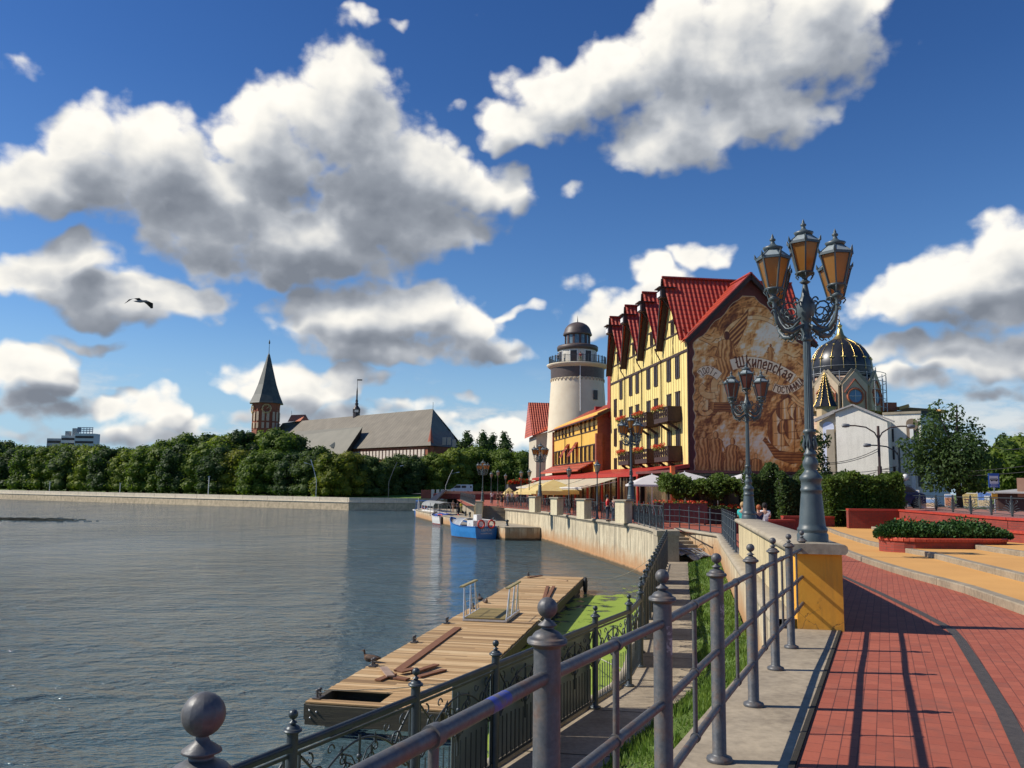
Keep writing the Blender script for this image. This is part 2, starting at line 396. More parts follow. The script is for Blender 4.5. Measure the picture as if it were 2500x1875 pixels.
def _pav(t):
    # rows of grooved red pavers running with the bridge ramp
    x, y, z = t.sep(t.obj)[:3]
    a = math.atan(.435); u = t.m('ADD', t.m('MULTIPLY', x, math.cos(a)), t.m('MULTIPLY', y, -math.sin(a)))
    w = t.m('ADD', t.m('MULTIPLY', x, math.sin(a)), t.m('MULTIPLY', y, math.cos(a)))
    bt = t.new('ShaderNodeTexBrick'); bt.offset = .5
    t.put(bt.inputs['Vector'], t.comb(w, u, 0.)); bt.inputs['Scale'].default_value = 1.
    bt.inputs['Brick Width'].default_value = .21; bt.inputs['Row Height'].default_value = .105; bt.inputs['Mortar Size'].default_value = .0035; bt.inputs['Mortar Smooth'].default_value = .1
    n = t.noise(t.obj, .9, 7, .7); n2 = t.noise(t.obj, 45., 3, .6); n3 = t.noise(t.obj, 4., 4)
    c = t.ramp(n, [(.3, (.32, .072, .034)), (.7, (.42, .104, .050))])
    c = t.mix(.3, c, t.ramp(n2, [(.3, (.24, .05, .03)), (.7, (.50, .13, .075))]))
    bt.inputs['Color1'].default_value = (.26, .060, .034, 1); bt.inputs['Color2'].default_value = (.44, .125, .070, 1)
    c = t.mix(.42, c, bt.outputs[0]); c = t.mix(t.mapr(n3, .52, .72, 0, .55), c, (.20, .075, .050))
    gr = t.m('MULTIPLY', bt.outputs['Fac'], t.mapr(t.noise(t.obj, 2.2, 3), .35, .6, .15, 1))
    c = t.mix(gr, c, (.12, .03, .02))
    t.put(t.b.inputs['Base Color'], c); t.b.inputs['Roughness'].default_value = .8
    bump(t, t.m('ADD', t.m('MULTIPLY', gr, -1.), t.m('MULTIPLY', n2, .25)), .6, .008)
PAV = nodemat('red_pavers', _pav)
def _sand(t):
    n = t.noise(t.obj, .5, 6, .6); n2 = t.noise(t.obj, 70., 3, .6)
    c = t.mix(.3, t.ramp(n, [(.3, (.56, .285, .075)), (.7, (.70, .37, .10))]), t.ramp(n2, [(.3, (.42, .20, .055)), (.7, (.80, .44, .14))]))
    t.put(t.b.inputs['Base Color'], c); t.b.inputs['Roughness'].default_value = .9; bump(t, n2, .3, .004)
SAND = nodemat('ochre_resin_paving', _sand)
KERB = nodemat('grey_kerb_stone', _conc((.36, .30, .21), (.17, .14, .10)))
def _orange(t):
    n = t.noise(t.obj, 2.5, 6, .6); z = t.sep(t.obj)[2]; c = t.ramp(n, [(.3, (.80, .36, .03)), (.7, (.88, .42, .045))])
    st = t.noise(t.scalev(t.obj, (6, 6, .5)), 1.6, 5, .65); c = t.mix(t.mapr(st, .52, .72, 0, .38), c, (.42, .20, .05))
    c = t.mix(t.mapr(t.m('ADD', z, t.m('MULTIPLY', n, .35)), .02, .34, .75, 0, True), c, (.20, .11, .05))
    cr = t.new('ShaderNodeTexVoronoi', feature='DISTANCE_TO_EDGE'); t.put(cr.inputs['Vector'], t.vm('ADD', t.obj, t.scalev(t.noise(t.obj, 5., 4, .6, color=True), (.25, .25, .25)))); cr.inputs['Scale'].default_value = 1.9
    ck = t.m('MULTIPLY', t.mapr(cr.outputs[0], .0, .012, 1, 0), t.mapr(z, .15, .45, 1, 0)); c = t.mix(t.m('MULTIPLY', ck, .8), c, (.12, .06, .03))
    t.put(t.b.inputs['Base Color'], c); t.b.inputs['Roughness'].default_value = .75; bump(t, t.m('ADD', t.noise(t.obj, 30., 3), t.m('MULTIPLY', ck, -1.)), .3, .005)
ORANGE = nodemat('orange_painted_render', _orange)
ASPH = mat('asphalt', (.06, .06, .062), (.045, .045, .048), 6, .9)
DRAIN = mat('dark_drain_grating', (.085, .07, .06), (.05, .042, .038), 20, .7, .5)
REDCOPE = mat('red_glazed_coping', (.44, .055, .03), (.34, .04, .025), 6, .45, .3)
def _water(t):
    cd = t.new('ShaderNodeCameraData')
    x, y, z = t.sep(t.obj)[:3]
    big = t.noise(t.obj, .035, 3, .5)
    sc = t.vm('ADD', t.obj, t.comb(t.m('MULTIPLY', big, 3.), 0., 0.))
    n1 = t.noise(t.scalev(sc, (.75, 1.2, 1)), 1.7, 3, .5, .5)
    n2 = t.noise(t.scalev(sc, (.7, 1.3, 1)), 6.5, 3, .6, .3)
    n0 = t.noise(t.scalev(sc, (.6, 1., 1)), .42, 2, .5, .3)
    t.b.inputs['Roughness'].default_value = .045
    t.b.inputs['IOR'].default_value = 1.33
    c = t.ramp(t.noise(t.obj, .06, 3), [(.3, (.052, .100, .120)), (.7, (.072, .112, .118))])
    t.put(t.b.inputs['Base Color'], c)
    h = t.m('MULTIPLY', t.m('ADD', t.m('ADD', t.m('MULTIPLY', n0, 2.6), t.m('MULTIPLY', n1, 1.25)), t.m('MULTIPLY', n2, .42)), t.mapr(t.noise(t.scalev(t.obj, (1, .6, 1)), .035, 3), .38, .60, .45, 1.5))
    bump(t, h, 1., .27)
WATER = nodemat('rippled_river_water', _water)
def _grass(t):
    n = t.noise(t.obj, 1.2, 6, .65); n2 = t.noise(t.scalev(t.obj, (1, 1, 1)), 30., 4, .7)
    c = t.mix(.5, t.ramp(n, [(.3, (.06, .11, .015)), (.5, (.11, .18, .022)), (.66, (.22, .18, .08))]), t.ramp(n2, [(.3, (.03, .07, .006)), (.7, (.17, .28, .035))]))
    t.put(t.b.inputs['Base Color'], c); t.b.inputs['Roughness'].default_value = .9; bump(t, n2, 1., .05)
GRASSG = nodemat('grassy_earth', _grass)
BLADE = mat('grass_blades', (.075, .16, .02), (.19, .28, .045), 3, .6, trans=.3)
WOOD = None
def _deckw(c1, c2, c3):
    def fn(t):
        at = t.new('ShaderNodeAttribute'); at.attribute_name = 'tone'
        gr = t.noise(t.scalev(t.obj, (1.5, 40, 40)), 1., 5, .65)
        c = t.ramp(at.outputs['Fac'], [(0, c1), (.5, c2), (1, c3)])
        c = t.mix(t.mapr(gr, .35, .7, 0, .55), c, tuple(.45*x for x in c2))
        t.put(t.b.inputs['Base Color'], c); t.b.inputs['Roughness'].default_value = .7; bump(t, gr, .3, .004)
    return fn
DECKW = nodemat('weathered_dock_boards', _deckw((.22, .125, .05), (.56, .35, .155), (.82, .60, .33)))
GREENW = nodemat('algae_tinted_boards', _deckw((.22, .16, .05), (.30, .22, .075), (.36, .27, .10)))
BEAMW = mat('dark_wet_beam', (.09, .075, .045), (.05, .042, .028), 4, .8, .4, stretch=(.2, 3, 3))
OLDW = mat('reddish_old_plank', (.26, .11, .045), (.15, .06, .03), 3, .75, .4, stretch=(1, 9, 9))
ALU = mat('brushed_aluminium', (.62, .63, .64), (.5, .51, .53), 8, .4, .1, metal=.7)
RUBBER = mat('black_rubber', (.02, .02, .02), (.03, .03, .03), 5, .7)
ROPE = mat('pale_rope', (.45, .42, .33), (.3, .28, .2), 20, .9)

# ================================================================ water, bed, pavements
def sheet(name, poly, z, m, dz=0.):
    mb = MB(); mb.face(*[(p[0], p[1], (z(p[1]) if callable(z) else z)+dz) for p in poly]); return struct(mb.build(name, m))
wb = MB(); wb.face((-700, -30, 0), (120, -30, 0), (120, 700, 0), (-700, 700, 0)); struct(wb.build('river_water', WATER))

# plan of the near quay: retaining wall between the low walk and the pavement
RW = [(3.22, 10.6), (3.45, 11.2), (5.02, 18.5), (6.65, 26.), (9.55, 40.3)]
WX = lambda y: 3.42+(y-11.)*.2155
FENCE_L = lambda y: 1.3067+(y-5.4813)*.4326                # line of the railing posts (from the survey of posts)
SL0 = lambda y: FENCE_L(y)-.30
SL1 = lambda y: FENCE_L(y)+.47
# quay wall polyline (water face), far to near
QW = [(G(1233, 1241, 2.75).x, G(1233, 1241, 2.75).y)]
for (px, py) in ((1308, 1317), (1350, 1327), (1407, 1347.5), (1470, 1369), (1520, 1387), (1562, 1403)):
    p = G(px, py, 0); QW.append((p.x, p.y))
PIL = G(1606, 1371, 1.65)                                   # corner pillar at the end of the low walk
QW += [(QW[-1][0]-.02, 46.), (PIL.x+.12, PIL.y+.3)]
def strip_sheet(name, ys, x0, x1, zf, m):
    mb = MB(); mb.grid([[(x0(y), y, zf(y)), (x1(y), y, zf(y))] for y in ys]); return struct(mb.build(name, m))
frange = lambda a, b, n: [a+(b-a)*i/(n-1) for i in range(n)]
# red pavement of the ramp and the promenade
strip_sheet('red_pavement', frange(-3, 11.2, 8), lambda y: SL1(y)+.02, lambda y: 60, gz, PAV)
strip_sheet('red_pavement', frange(11.2, 42., 12), lambda y: WX(y)+.3, lambda y: 60, gz, PAV)
mb = MB(); P = [(q[0]+.3, q[1]) for q in QW if q[1] > 47]
mb.face(*[(x, y, 2.8) for x, y in P[::-1]], (-1.2, 150, 2.8), (60, 150, 2.8), (60, 42, 2.8), (9.9, 42, 2.8), (9.2, 44.3, 2.8), (8.2, 47.5, 2.8)) if False else None
mb.face((9.75, 42, 2.8), (60, 42, 2.8), (60, 52, 2.8), (7.6, 52, 2.8), (8.6, 47, 2.8))
mb.face((7.6, 52, 2.8), (60, 52, 2.8), (60, 66, 2.8), (plin(QW, 66)+.3, 66, 2.8))
mb.face((plin(QW, 66)+.3, 66, 2.8), (60, 66, 2.8), (60, 82, 2.8), (plin(QW, 82)+.3, 82, 2.8))
mb.face((plin(QW, 82)+.3, 82, 2.8), (60, 82, 2.8), (60, 98, 2.8), (plin(QW, 98)+.3, 98, 2.8))
mb.face((-.9, 98, 2.8), (60, 98, 2.8), (60, 101.6, 2.8), (-.9, 101.6, 2.8))
mb.face((-5.2, 101.6, 2.8), (60, 101.6, 2.8), (60, 150, 2.8), (-9.5, 150, 2.8))
struct(mb.build('promenade_paving', PAV))
# open city ground far back and to the right
mb = MB(); mb.face((-12, 150, 2.78), (700, 150, 2.78), (700, 900, 2.78), (-12, 900, 2.78)); mb.face((60, -30, 2.78), (700, -30, 2.78), (700, 150, 2.78), (60, 150, 2.78))
struct(mb.build('ground', GRASSG))

# grooved line of darker blocks beside the concrete strip and the drainage channel
mb = MB(); 
dr = [GG(*p) for p in ((2051, 1404), (2150, 1449), (2250, 1498), (2320, 1535), (2345, 1563), (2400, 1650), (2450, 1735), (2500, 1838))]
dr2 = [GG(*p) for p in ((2051, 1411), (2150, 1457), (2240, 1505), (2305, 1539), (2335, 1571), (2370, 1650), (2440, 1772), (2480, 1860))]
n_ = len(dr); vs = []
def offs(P, w):
    out = []
    for i, p in enumerate(P):
        d = (P[min(i+1, len(P)-1)]-P[max(i-1, 0)]); d.z = 0; d.normalize(); s_ = Vector((d.y, -d.x, 0))
        out.append((p-s_*w/2, p+s_*w/2))
    return out
e0 = dr[0]+(dr[0]-dr[1])*2.2; e0.z = gz(e0.y); e1 = dr[-1]+(dr[-1]-dr[-2])*1.5; e1.z = gz(e1.y)
rows = offs([e0]+dr+[e1], .115)
mb.grid([[(a.x, a.y, gz(a.y)+.004), (b.x, b.y, gz(b.y)+.004)] for a, b in rows]); struct(mb.build('drainage_channel', DRAIN))
# concrete strip carrying the railing
mb = MB(); ys = frange(-2, 11.25, 10)
for y0, y1 in zip(ys, ys[1:]):
    a = [(SL0(y0), y0, gz(y0)+.012), (SL1(y0), y0, gz(y0)+.012), (SL1(y1), y1, gz(y1)+.012), (SL0(y1), y1, gz(y1)+.012)]
    mb.face(*a); mb.face((SL0(y0), y0, .5), (SL0(y0), y0, a[0][2]), (SL0(y1), y1, a[3][2]), (SL0(y1), y1, .5))
struct(mb.build('concrete_kerb_strip', SLAB))
mb = MB(); mb.grid([[(SL1(y)-.016, y, gz(y)+.016), (SL1(y)+.022, y, gz(y)+.016)] for y in ys]); struct(mb.build('drainage_gap', mat('black_gap', (.015, .013, .01), (.03, .025, .015), 30, .95)))

# low walk, bank and stairwell floor
ZW = 1.65; HO = 1.50                                        # level of the low walk, height of the ornate posts to the ball
OP = []                                                     # ornate post positions
for (px, py) in ((716.4, 1743.6), (1015.9, 1639.7), (1210.4, 1570.3), (1453.4, 1484.4), (1535.5, 1456.2), (1563, 1431), (1564.5, 1412), (1573, 1394.6), (1579, 1380)):
    p = G(px, py, ZW+HO); OP.append((p.x, p.y))
OP.insert(3, ((OP[2][0]+OP[3][0])/2, (OP[2][1]+OP[3][1])/2))
d0 = (OP[0][0]-OP[1][0], OP[0][1]-OP[1][1])
pre = [(OP[0][0]+d0[0]*k, OP[0][1]+d0[1]*k) for k in (2, 1)]
end = G(1627.5, 1295, ZW+HO); a = OP[-1]; n = 13
OP = pre+OP+[(lerp(a[0], end.x, i/n), lerp(a[1], end.y, i/n)) for i in range(1, n+1)]
OX = lambda y: plin(OP, y)
WALKR = lambda y: OX(y)+ (1.15 if y < 14 else lerp(1.15, .95, min(1, (y-14)/25)))
mb = MB(); ys = frange(1.5, PIL.y+1.4, 34)
mb.grid([[(OX(y)-.28, y, ZW), (WALKR(y), y, ZW)] for y in ys]); struct(mb.build('riverside_walk', SLAB))
mb = MB()
for y0, y1 in zip(ys, ys[1:]):
    mb.face((OX(y0)-.28, y0, -1), (OX(y1)-.28, y1, -1), (OX(y1)-.28, y1, ZW), (OX(y0)-.28, y0, ZW))
mb.tube([(OX(y)-.2, y, ZW-.03) for y in ys], .12, 8)
struct(mb.build('riverside_walk_edge', COPE))
# expansion joints across the walk
mb = MB(); y = 3.
while y < PIL.y:
    mb.face((OX(y)-.2, y, ZW+.004), (WALKR(y), y-.25, ZW+.004), (WALKR(y+.03), y-.22, ZW+.004), (OX(y+.03)-.2, y+.03, ZW+.004)); y += 2.1
struct(mb.build('walk_joint', BEAMW))
GRR = lambda y: (SL0(y) if y < 10.9 else WX(y)-.05)
ys = frange(-1, PIL.y-.6, 30)
random.seed(3)
mb = MB(); mb.smooth = True; rows = []
for y in ys:
    a, b = WALKR(y), GRR(y); zb = lerp(2.25, 1.95, min(1, y/30)); r = []
    for i in range(9):
        u = i/8; r.append((lerp(a, b, u), y, ZW-.03+(zb-ZW+.03)*u**.8+random.uniform(-.02, .03)*(0 < i < 8)))
    rows.append(r)
mb.grid(rows); struct(mb.build('grass_bank', GRASSG))
mb = MB()
for _ in range(26000):
    y = random.uniform(5, PIL.y-1) if random.random() < .55 else random.uniform(6, 18); a, b = WALKR(y), GRR(y); u = random.random()
    if math.sin(y*1.7)+math.sin(u*7+y) > 1.35 and random.random() < .7: continue
    x = lerp(a, b, u); zb = lerp(2.25, 1.95, min(1, y/30)); z = ZW-.03+(zb-ZW+.03)*u**.8
    h = random.uniform(.04, .12)*(1+.6*math.sin(y*2.1)*math.sin(x*3)); w = random.uniform(.006, .014)*(1+y/22); t_ = random.uniform(0, PI); l = random.uniform(-.05, .05)
    mb.face((x-w*math.cos(t_), y-w*math.sin(t_), z), (x+w*math.cos(t_), y+w*math.sin(t_), z), (x+l, y+random.uniform(-.05, .05), z+h))
stuff(mb.build('grass', BLADE), 'short green grass on the bank between the low walk and the pavement', 'grass')

# ================================================================ finial lathe for railings
FIN = lambda k=1.: [(.042, -.016), (.046, -.010), (.057, -.006), (.060, -.003), (.0615, .003), (.0615, .003), (.060, .010), (.057, .013), (.057, .013), (.047, .016), (.047, .016), (.044, .023), (.036, .031), (.025, .036), (.018, .040), (.018, .040), (.018, .046), (.029, .050), (.028, .053), (.012, .064), (.009, .070), (.009, .076)]
def finial_mesh(name, m, s=1.):
    mb = MB(); mb.lathe([(r*s, z*s) for r, z in FIN()], 22)
    NG_ = 10; mb.smooth = True; rr = .0315*s
    for g_ in range(NG_):
        a0_, a1_ = 2*PI*g_/NG_, 2*PI*(g_+1)/NG_; am = (a0_+a1_)/2; k_ = .985
        mb.grid([[(rr*math.sin(PI*i/12)*math.cos(a)*q, rr*math.sin(PI*i/12)*math.sin(a)*q, s*.102-rr*math.cos(PI*i/12)) for a, q in ((a0_, k_), (am, 1.), (a1_, k_))] for i in range(13)])
    mb.smooth = False
    return mb.mesh(name, m)
def post_mesh(name, h, r, m, base=.075):
    mb = MB(); mb.lathe([(base, 0), (base+.004, .012), (base*.98, .026), (r*1.15, .036), (r, .045), (r, h-.075), (r*.98, h-.07), (r, h)], 22); return mb.mesh(name, m)

# ================================================================ pipe railing on the concrete strip
def fence_thing(name, label, cat, base):
    return thing(name, label, cat, base)
H1 = 1.19
PP = []
def ballpt(px, py):
    z = 4.4
    for _ in range(40):
        p = G(px, py, z); z = .5*z+.5*(gz(p.y)+H1+.012)
    return p
for q in ((497, 1743.6), (1336.6, 1483.6), (1616.6, 1407), (1748.7, 1363), (1832, 1337.4), (1886.2, 1320.4), (1925, 1310.3), (1957, 1300.9)):
    p = ballpt(*q); PP.append((p.x, p.y))
print('pipe posts', [(round(a, 2), round(b, 2)) for a, b in PP])
t0 = fence_thing('pipe_railing', 'dark grey pipe railing with ball finials on the concrete strip beside the red pavement', 'railing', (PP[3][0], PP[3][1], gz(PP[3][1])))
O3 = Vector(t0.location)
def add_child(name, me, parent, loc, rz=0., scale=None):
    o = bpy.data.objects.new(name, me); COL.objects.link(o); o.parent = parent; o.location = loc; o.rotation_euler = (0, 0, rz)
    if scale: o.scale = (scale,)*3
    return o
pm = post_mesh('post', H1-.102, .0415, IRON); fm = finial_mesh('finial', IRON)
for (x, y) in PP:
    o = add_child('post', pm, t0, Vector((x, y, gz(y)+.012))-O3)
    add_child('finial', fm, o, (0, 0, H1-.102))
pp = [(PP[0][0]*2-PP[1][0], PP[0][1]*2-PP[1][1])]+PP
for (a, b) in zip(pp, pp[1:]):
    A = Vector((a[0], a[1], gz(a[1])))-O3; B = Vector((b[0], b[1], gz(b[1])))-O3
    for k, hh in enumerate((1.0, .655, .33)):
        mb = MB(); u = Vector((0, 0, hh)); mb.tube([A+u, B+u], .0205, 12)
        for f in (.5,):
            c = A+(B-A)*f+u; d = (B-A).normalized(); mb.tube([c-d*.018, c+d*.018], .0265, 12)
        mb.build('rail', IRON, t0)
    C_ = (A+B)/2; mb = MB(); mb.tube([C_+Vector((0, 0, .33)), C_+Vector((0, 0, 1.))], .0125, 10)
    mb.build('baluster', IRON, t0)
mb = MB(); A = Vector((*PP[0], gz(PP[0][1])+1.)); B = Vector((*PP[1], gz(PP[1][1])+1.)); mb.tube([A.lerp(B, .70)-O3, A.lerp(B, .78)-O3], .0209, 12, cap=False); mb.build('paint_mark', mat('faded_blue_graffiti', (.05, .08, .35), (.12, .11, .14), 25, .6, fac=(.45, .6)), t0)
# weathered sticker patches on two posts
for (i, z, w, h) in ((2, .86, .03, .13), (3, .84, .028, .09)):
    x, y = PP[i]; mb = MB(); mb.grid([[(.0425*math.cos(a), .0425*math.sin(a), zz) for a in frange(-1.35, -.35, 5)] for zz in (z, z+h*.5, z+h)])
    o = mb.build('sticker', mat('torn_paper', (.35, .34, .33), (.14, .13, .13), 40, .8, fac=(.45, .55)), t0, Vector((x, y, gz(y)))-O3)

# ================================================================ ornate railing along the low walk
def scroll(mb, cx, cz, r, a0, turns, rt, x=0., n=16, sgn=1):
    pts = []
    for i in range(n+1):
        t_ = i/n; rr = r*(1-.78*t_); a = a0+sgn*turns*2*PI*t_; pts.append((cx+rr*math.cos(a), x, cz+rr*math.sin(a)))
    mb.tube(pts, [rt*(1-.4*i/n) for i in range(n+1)], 5, cap=False)
def ornate_panel(w, m):
    # lies in x (0..w), z up; arched frame with leaf scrolls above thin bars
    mb = MB(); r = .009
    z0, z1 = .12, 1.18
    mb.bar((0, 0, z0), (w, 0, z0), .02, .025); mb.bar((0, 0, z1), (w, 0, z1), .02, .025)
    mb.bar((.05, 0, z0), (.05, 0, z1), .018, .018); mb.bar((w-.05, 0, z0), (w-.05, 0, z1), .018, .018)
    N = 13
    arch = lambda u: .62+.46*math.sin(PI*min(1, max(0, u)))**.8
    mb.tube([(lerp(.05, w-.05, i/20), 0, arch(i/20)) for i in range(21)], .011, 5, cap=False)
    for i in range(1, N):
        u = i/N; x = lerp(.05, w-.05, u)
        top = .62 if abs(u-.5) > .17 else .60
        mb.bar((x, 0, z0), (x, 0, min(top, arch(u))), .011, .011)
        scroll(mb, x+.03, z0+.05, .028, PI, .7, .006)
    for sgn in (-1, 1):
        for k in range(4):
            cx = w/2+sgn*(.07+.055*k); cz = .70+.085*k
            scroll(mb, cx, cz, .06-.004*k, PI/2, .9, .010, sgn=-sgn, n=10)
            mb.tube([(w/2+sgn*.01, 0, .60+.07*k), (w/2+sgn*(.05+.02*k), 0, .72+.08*k), (cx, 0, cz+.055)], .008, 4, cap=False)
            # leaf
            mb.tube([(cx, .0, cz+.02), (cx+sgn*.02, .012, cz+.07), (cx+sgn*.005, 0, cz+.13)], [.004, .020, .003], 5, cap=False)
        scroll(mb, w/2+sgn*w*.33, .93, .11, -PI/2, 1.1, .012, sgn=sgn)
        scroll(mb, w/2+sgn*w*.40, 1.08, .06, PI/2, .9, .010, sgn=sgn)
        scroll(mb, w/2+sgn*w*.24, 1.09, .055, 0, .9, .009, sgn=-sgn)
        mb.tube([(w/2+sgn*w*.44, 0, .64), (w/2+sgn*w*.30, 0, .80), (w/2+sgn*w*.36, 0, .98), (w/2+sgn*w*.46, 0, 1.14)], .012, 5, cap=False)
    mb.tube([(w/2, 0, .45), (w/2, 0, 1.12)], .013, 6, cap=False)
    mb.ball((w/2, 0, .68), .035, 8, 6); mb.ball((w/2, 0, .93), .028, 8, 6)
    return mb.mesh('panel', m)
oi = 2
t1 = thing('ornate_railing', 'dark ornamental iron railing with scrolled panels running along the low riverside walk', 'railing', (OP[4][0], OP[4][1], ZW))
O4 = Vector(t1.location)
opm = post_mesh('post', HO-.128, .047, IRON2, .085); ofm = finial_mesh('finial', IRON2, 1.25)
pcache = {}; SHEET = mat('grey_backing_sheet', (.20, .235, .24), (.13, .16, .165), 1.2, .35)
for i, (x, y) in enumerate(OP):
    o = add_child('post', opm, t1, Vector((x, y, ZW))-O4); add_child('finial', ofm, o, (0, 0, HO-.128))
    if i+1 < len(OP):
        x2, y2 = OP[i+1]; L = math.hypot(x2-x, y2-y); an = math.atan2(y2-y, x2-x); k = round(L, 1)
        if k not in pcache: pcache[k] = ornate_panel(k-.09, IRON2)
        o = add_child('panel', pcache[k], t1, Vector((x+.045*math.cos(an), y+.045*math.sin(an), ZW))-O4, an); o.scale = ((L-.09)/(k-.09), 1, 1)
        if i in (3, 4, 5, 8, 10, 12, 14, 16, 18):
            mb = MB(); mb.box(.5*L if i == 3 else .03, L-.03, .075, .085, .10, 1.22); mb.build('backing_sheet', SHEET, t1, Vector((x, y, ZW))-O4, an)
        mb = MB(); mb.bar((0, 0, 0), (L, 0, 0), .075, .035); mb.tube([(0, 0, .016), (L, 0, .016)], .03, 8)
        o = mb.build('handrail', IRON2, t1, Vector((x, y, ZW+1.24))-O4, an)
# ================================================================ parapet wall with the big lamps
t = thing('parapet_wall', 'low cream parapet wall with rounded stone coping and bright orange end face', 'wall', (3.9, 11.0, gz(11)))
O = Vector(t.location)
PW0, PW1 = 11.0, 26.0
pwx = lambda y: WX(y)+.07
E0 = D(1938, 1533, 11.15); E1 = D(2050, 1533, 11.15)
ax = Vector((.212, .977, 0)); bx = Vector((.977, -.212, 0))     # along and across the wall
A0 = Vector((E0.x, 11.0, 0)); wid = .55
topz = lambda s: lerp(4.315, 4.13, s)
LW = 15.3
mb = MB(); 
for s0, s1 in zip(frange(0, 1, 7), frange(0, 1, 7)[1:]):
    for side in (0, 1):
        o_ = bx*(wid*side)
        p = [A0+ax*LW*s0+o_, A0+ax*LW*s1+o_]
        lo = .8 if side == 0 else 2.6
        q = [(p[0].x, p[0].y, lo), (p[1].x, p[1].y, lo), (p[1].x, p[1].y, topz(s1)-.1), (p[0].x, p[0].y, topz(s0)-.1)]
        mb.face(*[Vector(v)-O for v in (q if side else q[::-1])])
p0, p1 = A0+ax*LW, A0+ax*LW+bx*wid
mb.face(*[Vector(v)-O for v in ((p0.x, p0.y, .8), (p0.x, p0.y, topz(1)-.1), (p1.x, p1.y, topz(1)-.1), (p1.x, p1.y, .8))])
mb.build('side_face', CREAMW, t)
mb = MB(); p0, p1 = A0, A0+bx*wid
mb._add([Vector(v)-O for v in ((p0.x-.002, p0.y-.01, 2.5), (p1.x+.002, p1.y-.01, 2.5), (p1.x+.002, p1.y-.01, topz(0)-.1), (p0.x-.002, p0.y-.01, topz(0)-.095),
         (p0.x-.002, p0.y+.3, 2.5), (p1.x+.002, p1.y+.3, 2.5), (p1.x+.002, p1.y+.3, topz(0)-.1), (p0.x-.002, p0.y+.3, topz(0)-.1))], [(0, 1, 2, 3), (1, 5, 6, 2), (4, 0, 3, 7)])
mb.build('end_face', ORANGE, t)
mb = MB(); mb.smooth = True; prof = [(-.07, -.10), (-.10, -.075), (-.115, -.04), (-.10, 0), (-.06, .02), (wid/2, .03), (wid+.03, .02), (wid+.055, 0), (wid+.065, -.04), (wid+.055, -.075), (wid+.03, -.10)]
rows = []
for s in frange(-.008, 1.006, 12):
    c = A0+ax*LW*s; rows.append([Vector((c.x, c.y, topz(s)))+bx*q[0]+Vector((0, 0, q[1]))-O for q in prof])
mb.grid(rows); mb.smooth = False; mb.face(*rows[0]); mb.face(*rows[-1][::-1]); mb.face(*[rows[i][0] for i in range(12)], *[rows[i][-1] for i in range(11, -1, -1)]); mb.build('coping', COPE, t)

# retaining wall of the pavement beyond the parapet
t = thing('retaining_wall', 'stained concrete retaining wall with rounded coping above the grass bank', 'wall', (WX(30), 30, 1.6)); O = Vector(t.location)
mb = MB(); ys = frange(11.0, 40.8, 16)
for y0, y1 in zip(ys, ys[1:]):
    mb.face(*[Vector(v)-O for v in ((WX(y0), y0, .8), (WX(y0), y0, gz(y0)+.02), (WX(y1), y1, gz(y1)+.02), (WX(y1), y1, .8))])
xe, ye = WX(40.8), 40.8
mb.face(*[Vector(v)-O for v in ((xe, ye, .8), (xe, ye, 2.85), (9.0, 46.9, 2.85), (9.0, 46.9, .8))])
mb.build('wall_face', QUAYM, t)
mb = MB(); mb.smooth = True
prof = [(-.02, -.02), (-.08, .0), (-.10, .05), (-.08, .10), (-.02, .13), (.42, .13), (.44, 0)]
mb.grid([[Vector((WX(y)+q[0], y, gz(y)+q[1]))-O for q in prof] for y in ys])
dd = Vector((9.0-xe, 46.9-ye, 0)).normalized(); nn = Vector((-dd.y, dd.x, 0))*-1
mb.grid([[Vector((xe, ye, 2.8))+dd*L+nn*q[0]+Vector((0, 0, q[1]))-O for q in prof] for L in frange(0, 6.2, 4)])
mb.build('coping', COPE, t)

# stairs from the low walk up to the promenade
t = thing('stone_stairs', 'worn stone steps rising from the low walk to the promenade behind the corner pillar', 'stairs', (8.2, 43, ZW)); O = Vector(t.location)
y = PIL.y+1.3; z = ZW; mb = MB(); ns = 8
for i in range(ns):
    y0 = y+i*.62; xl = lerp(PIL.x+.95, 7.75, i/ns); xr = lerp(WX(min(40.8, y0))-.05, 9.05, i/ns)
    mb.box(xl-O.x, xr-O.x, y0-O.y, y+ns*.62+.9-O.y, z+i*.146-O.z-.3*(i == 0), z+(i+1)*.146-O.z)
mb.build('steps', COPE, t)

# quay wall
t = thing('quay_wall', 'tall streaked concrete quay wall with a rounded coping along the river', 'wall', (QW[2][0], QW[2][1], 0)); O = Vector(t.location)
ztop = lambda y: lerp(2.98, 2.78, min(1, max(0, (y-40)/25)))
def sub(P, n=4):
    out = []
    for a, b in zip(P, P[1:]):
        for i in range(n): out.append((lerp(a[0], b[0], i/n), lerp(a[1], b[1], i/n)))
    return out+[P[-1]]
def smooth_poly(P, it=2):
    for _ in range(it):
        Q = [P[0]]
        for a, b in zip(P, P[1:]):
            Q += [(lerp(a[0], b[0], .25), lerp(a[1], b[1], .25)), (lerp(a[0], b[0], .75), lerp(a[1], b[1], .75))]
        P = Q+[P[-1]]
    return P
QS = smooth_poly(QW)
mb = MB(); n = len(QS)
fr = []
for i in range(n):
    a, b = QS[max(0, i-1)], QS[min(n-1, i+1)]; d = Vector((b[0]-a[0], b[1]-a[1], 0)).normalized(); fr.append(Vector((d.y, -d.x, 0)))   # points to the river
fr = [(f if f.x < 0 or abs(f.x) < .2 and f.y < 0 else -f) for f in fr]
mb.grid([[Vector((x, y, zz))-O for zz in (-1, .28)] for (x, y) in QS])
mb.grid([[Vector((x, y, 0))-fr[i]*.06+Vector((0, 0, zz))-O for zz in (.28, ztop(y)-.2)] for i, (x, y) in enumerate(QS)])
mb.grid([[Vector((x, y, .28))-O, Vector((x, y, .28))-fr[i]*.06-O] for i, (x, y) in enumerate(QS)])
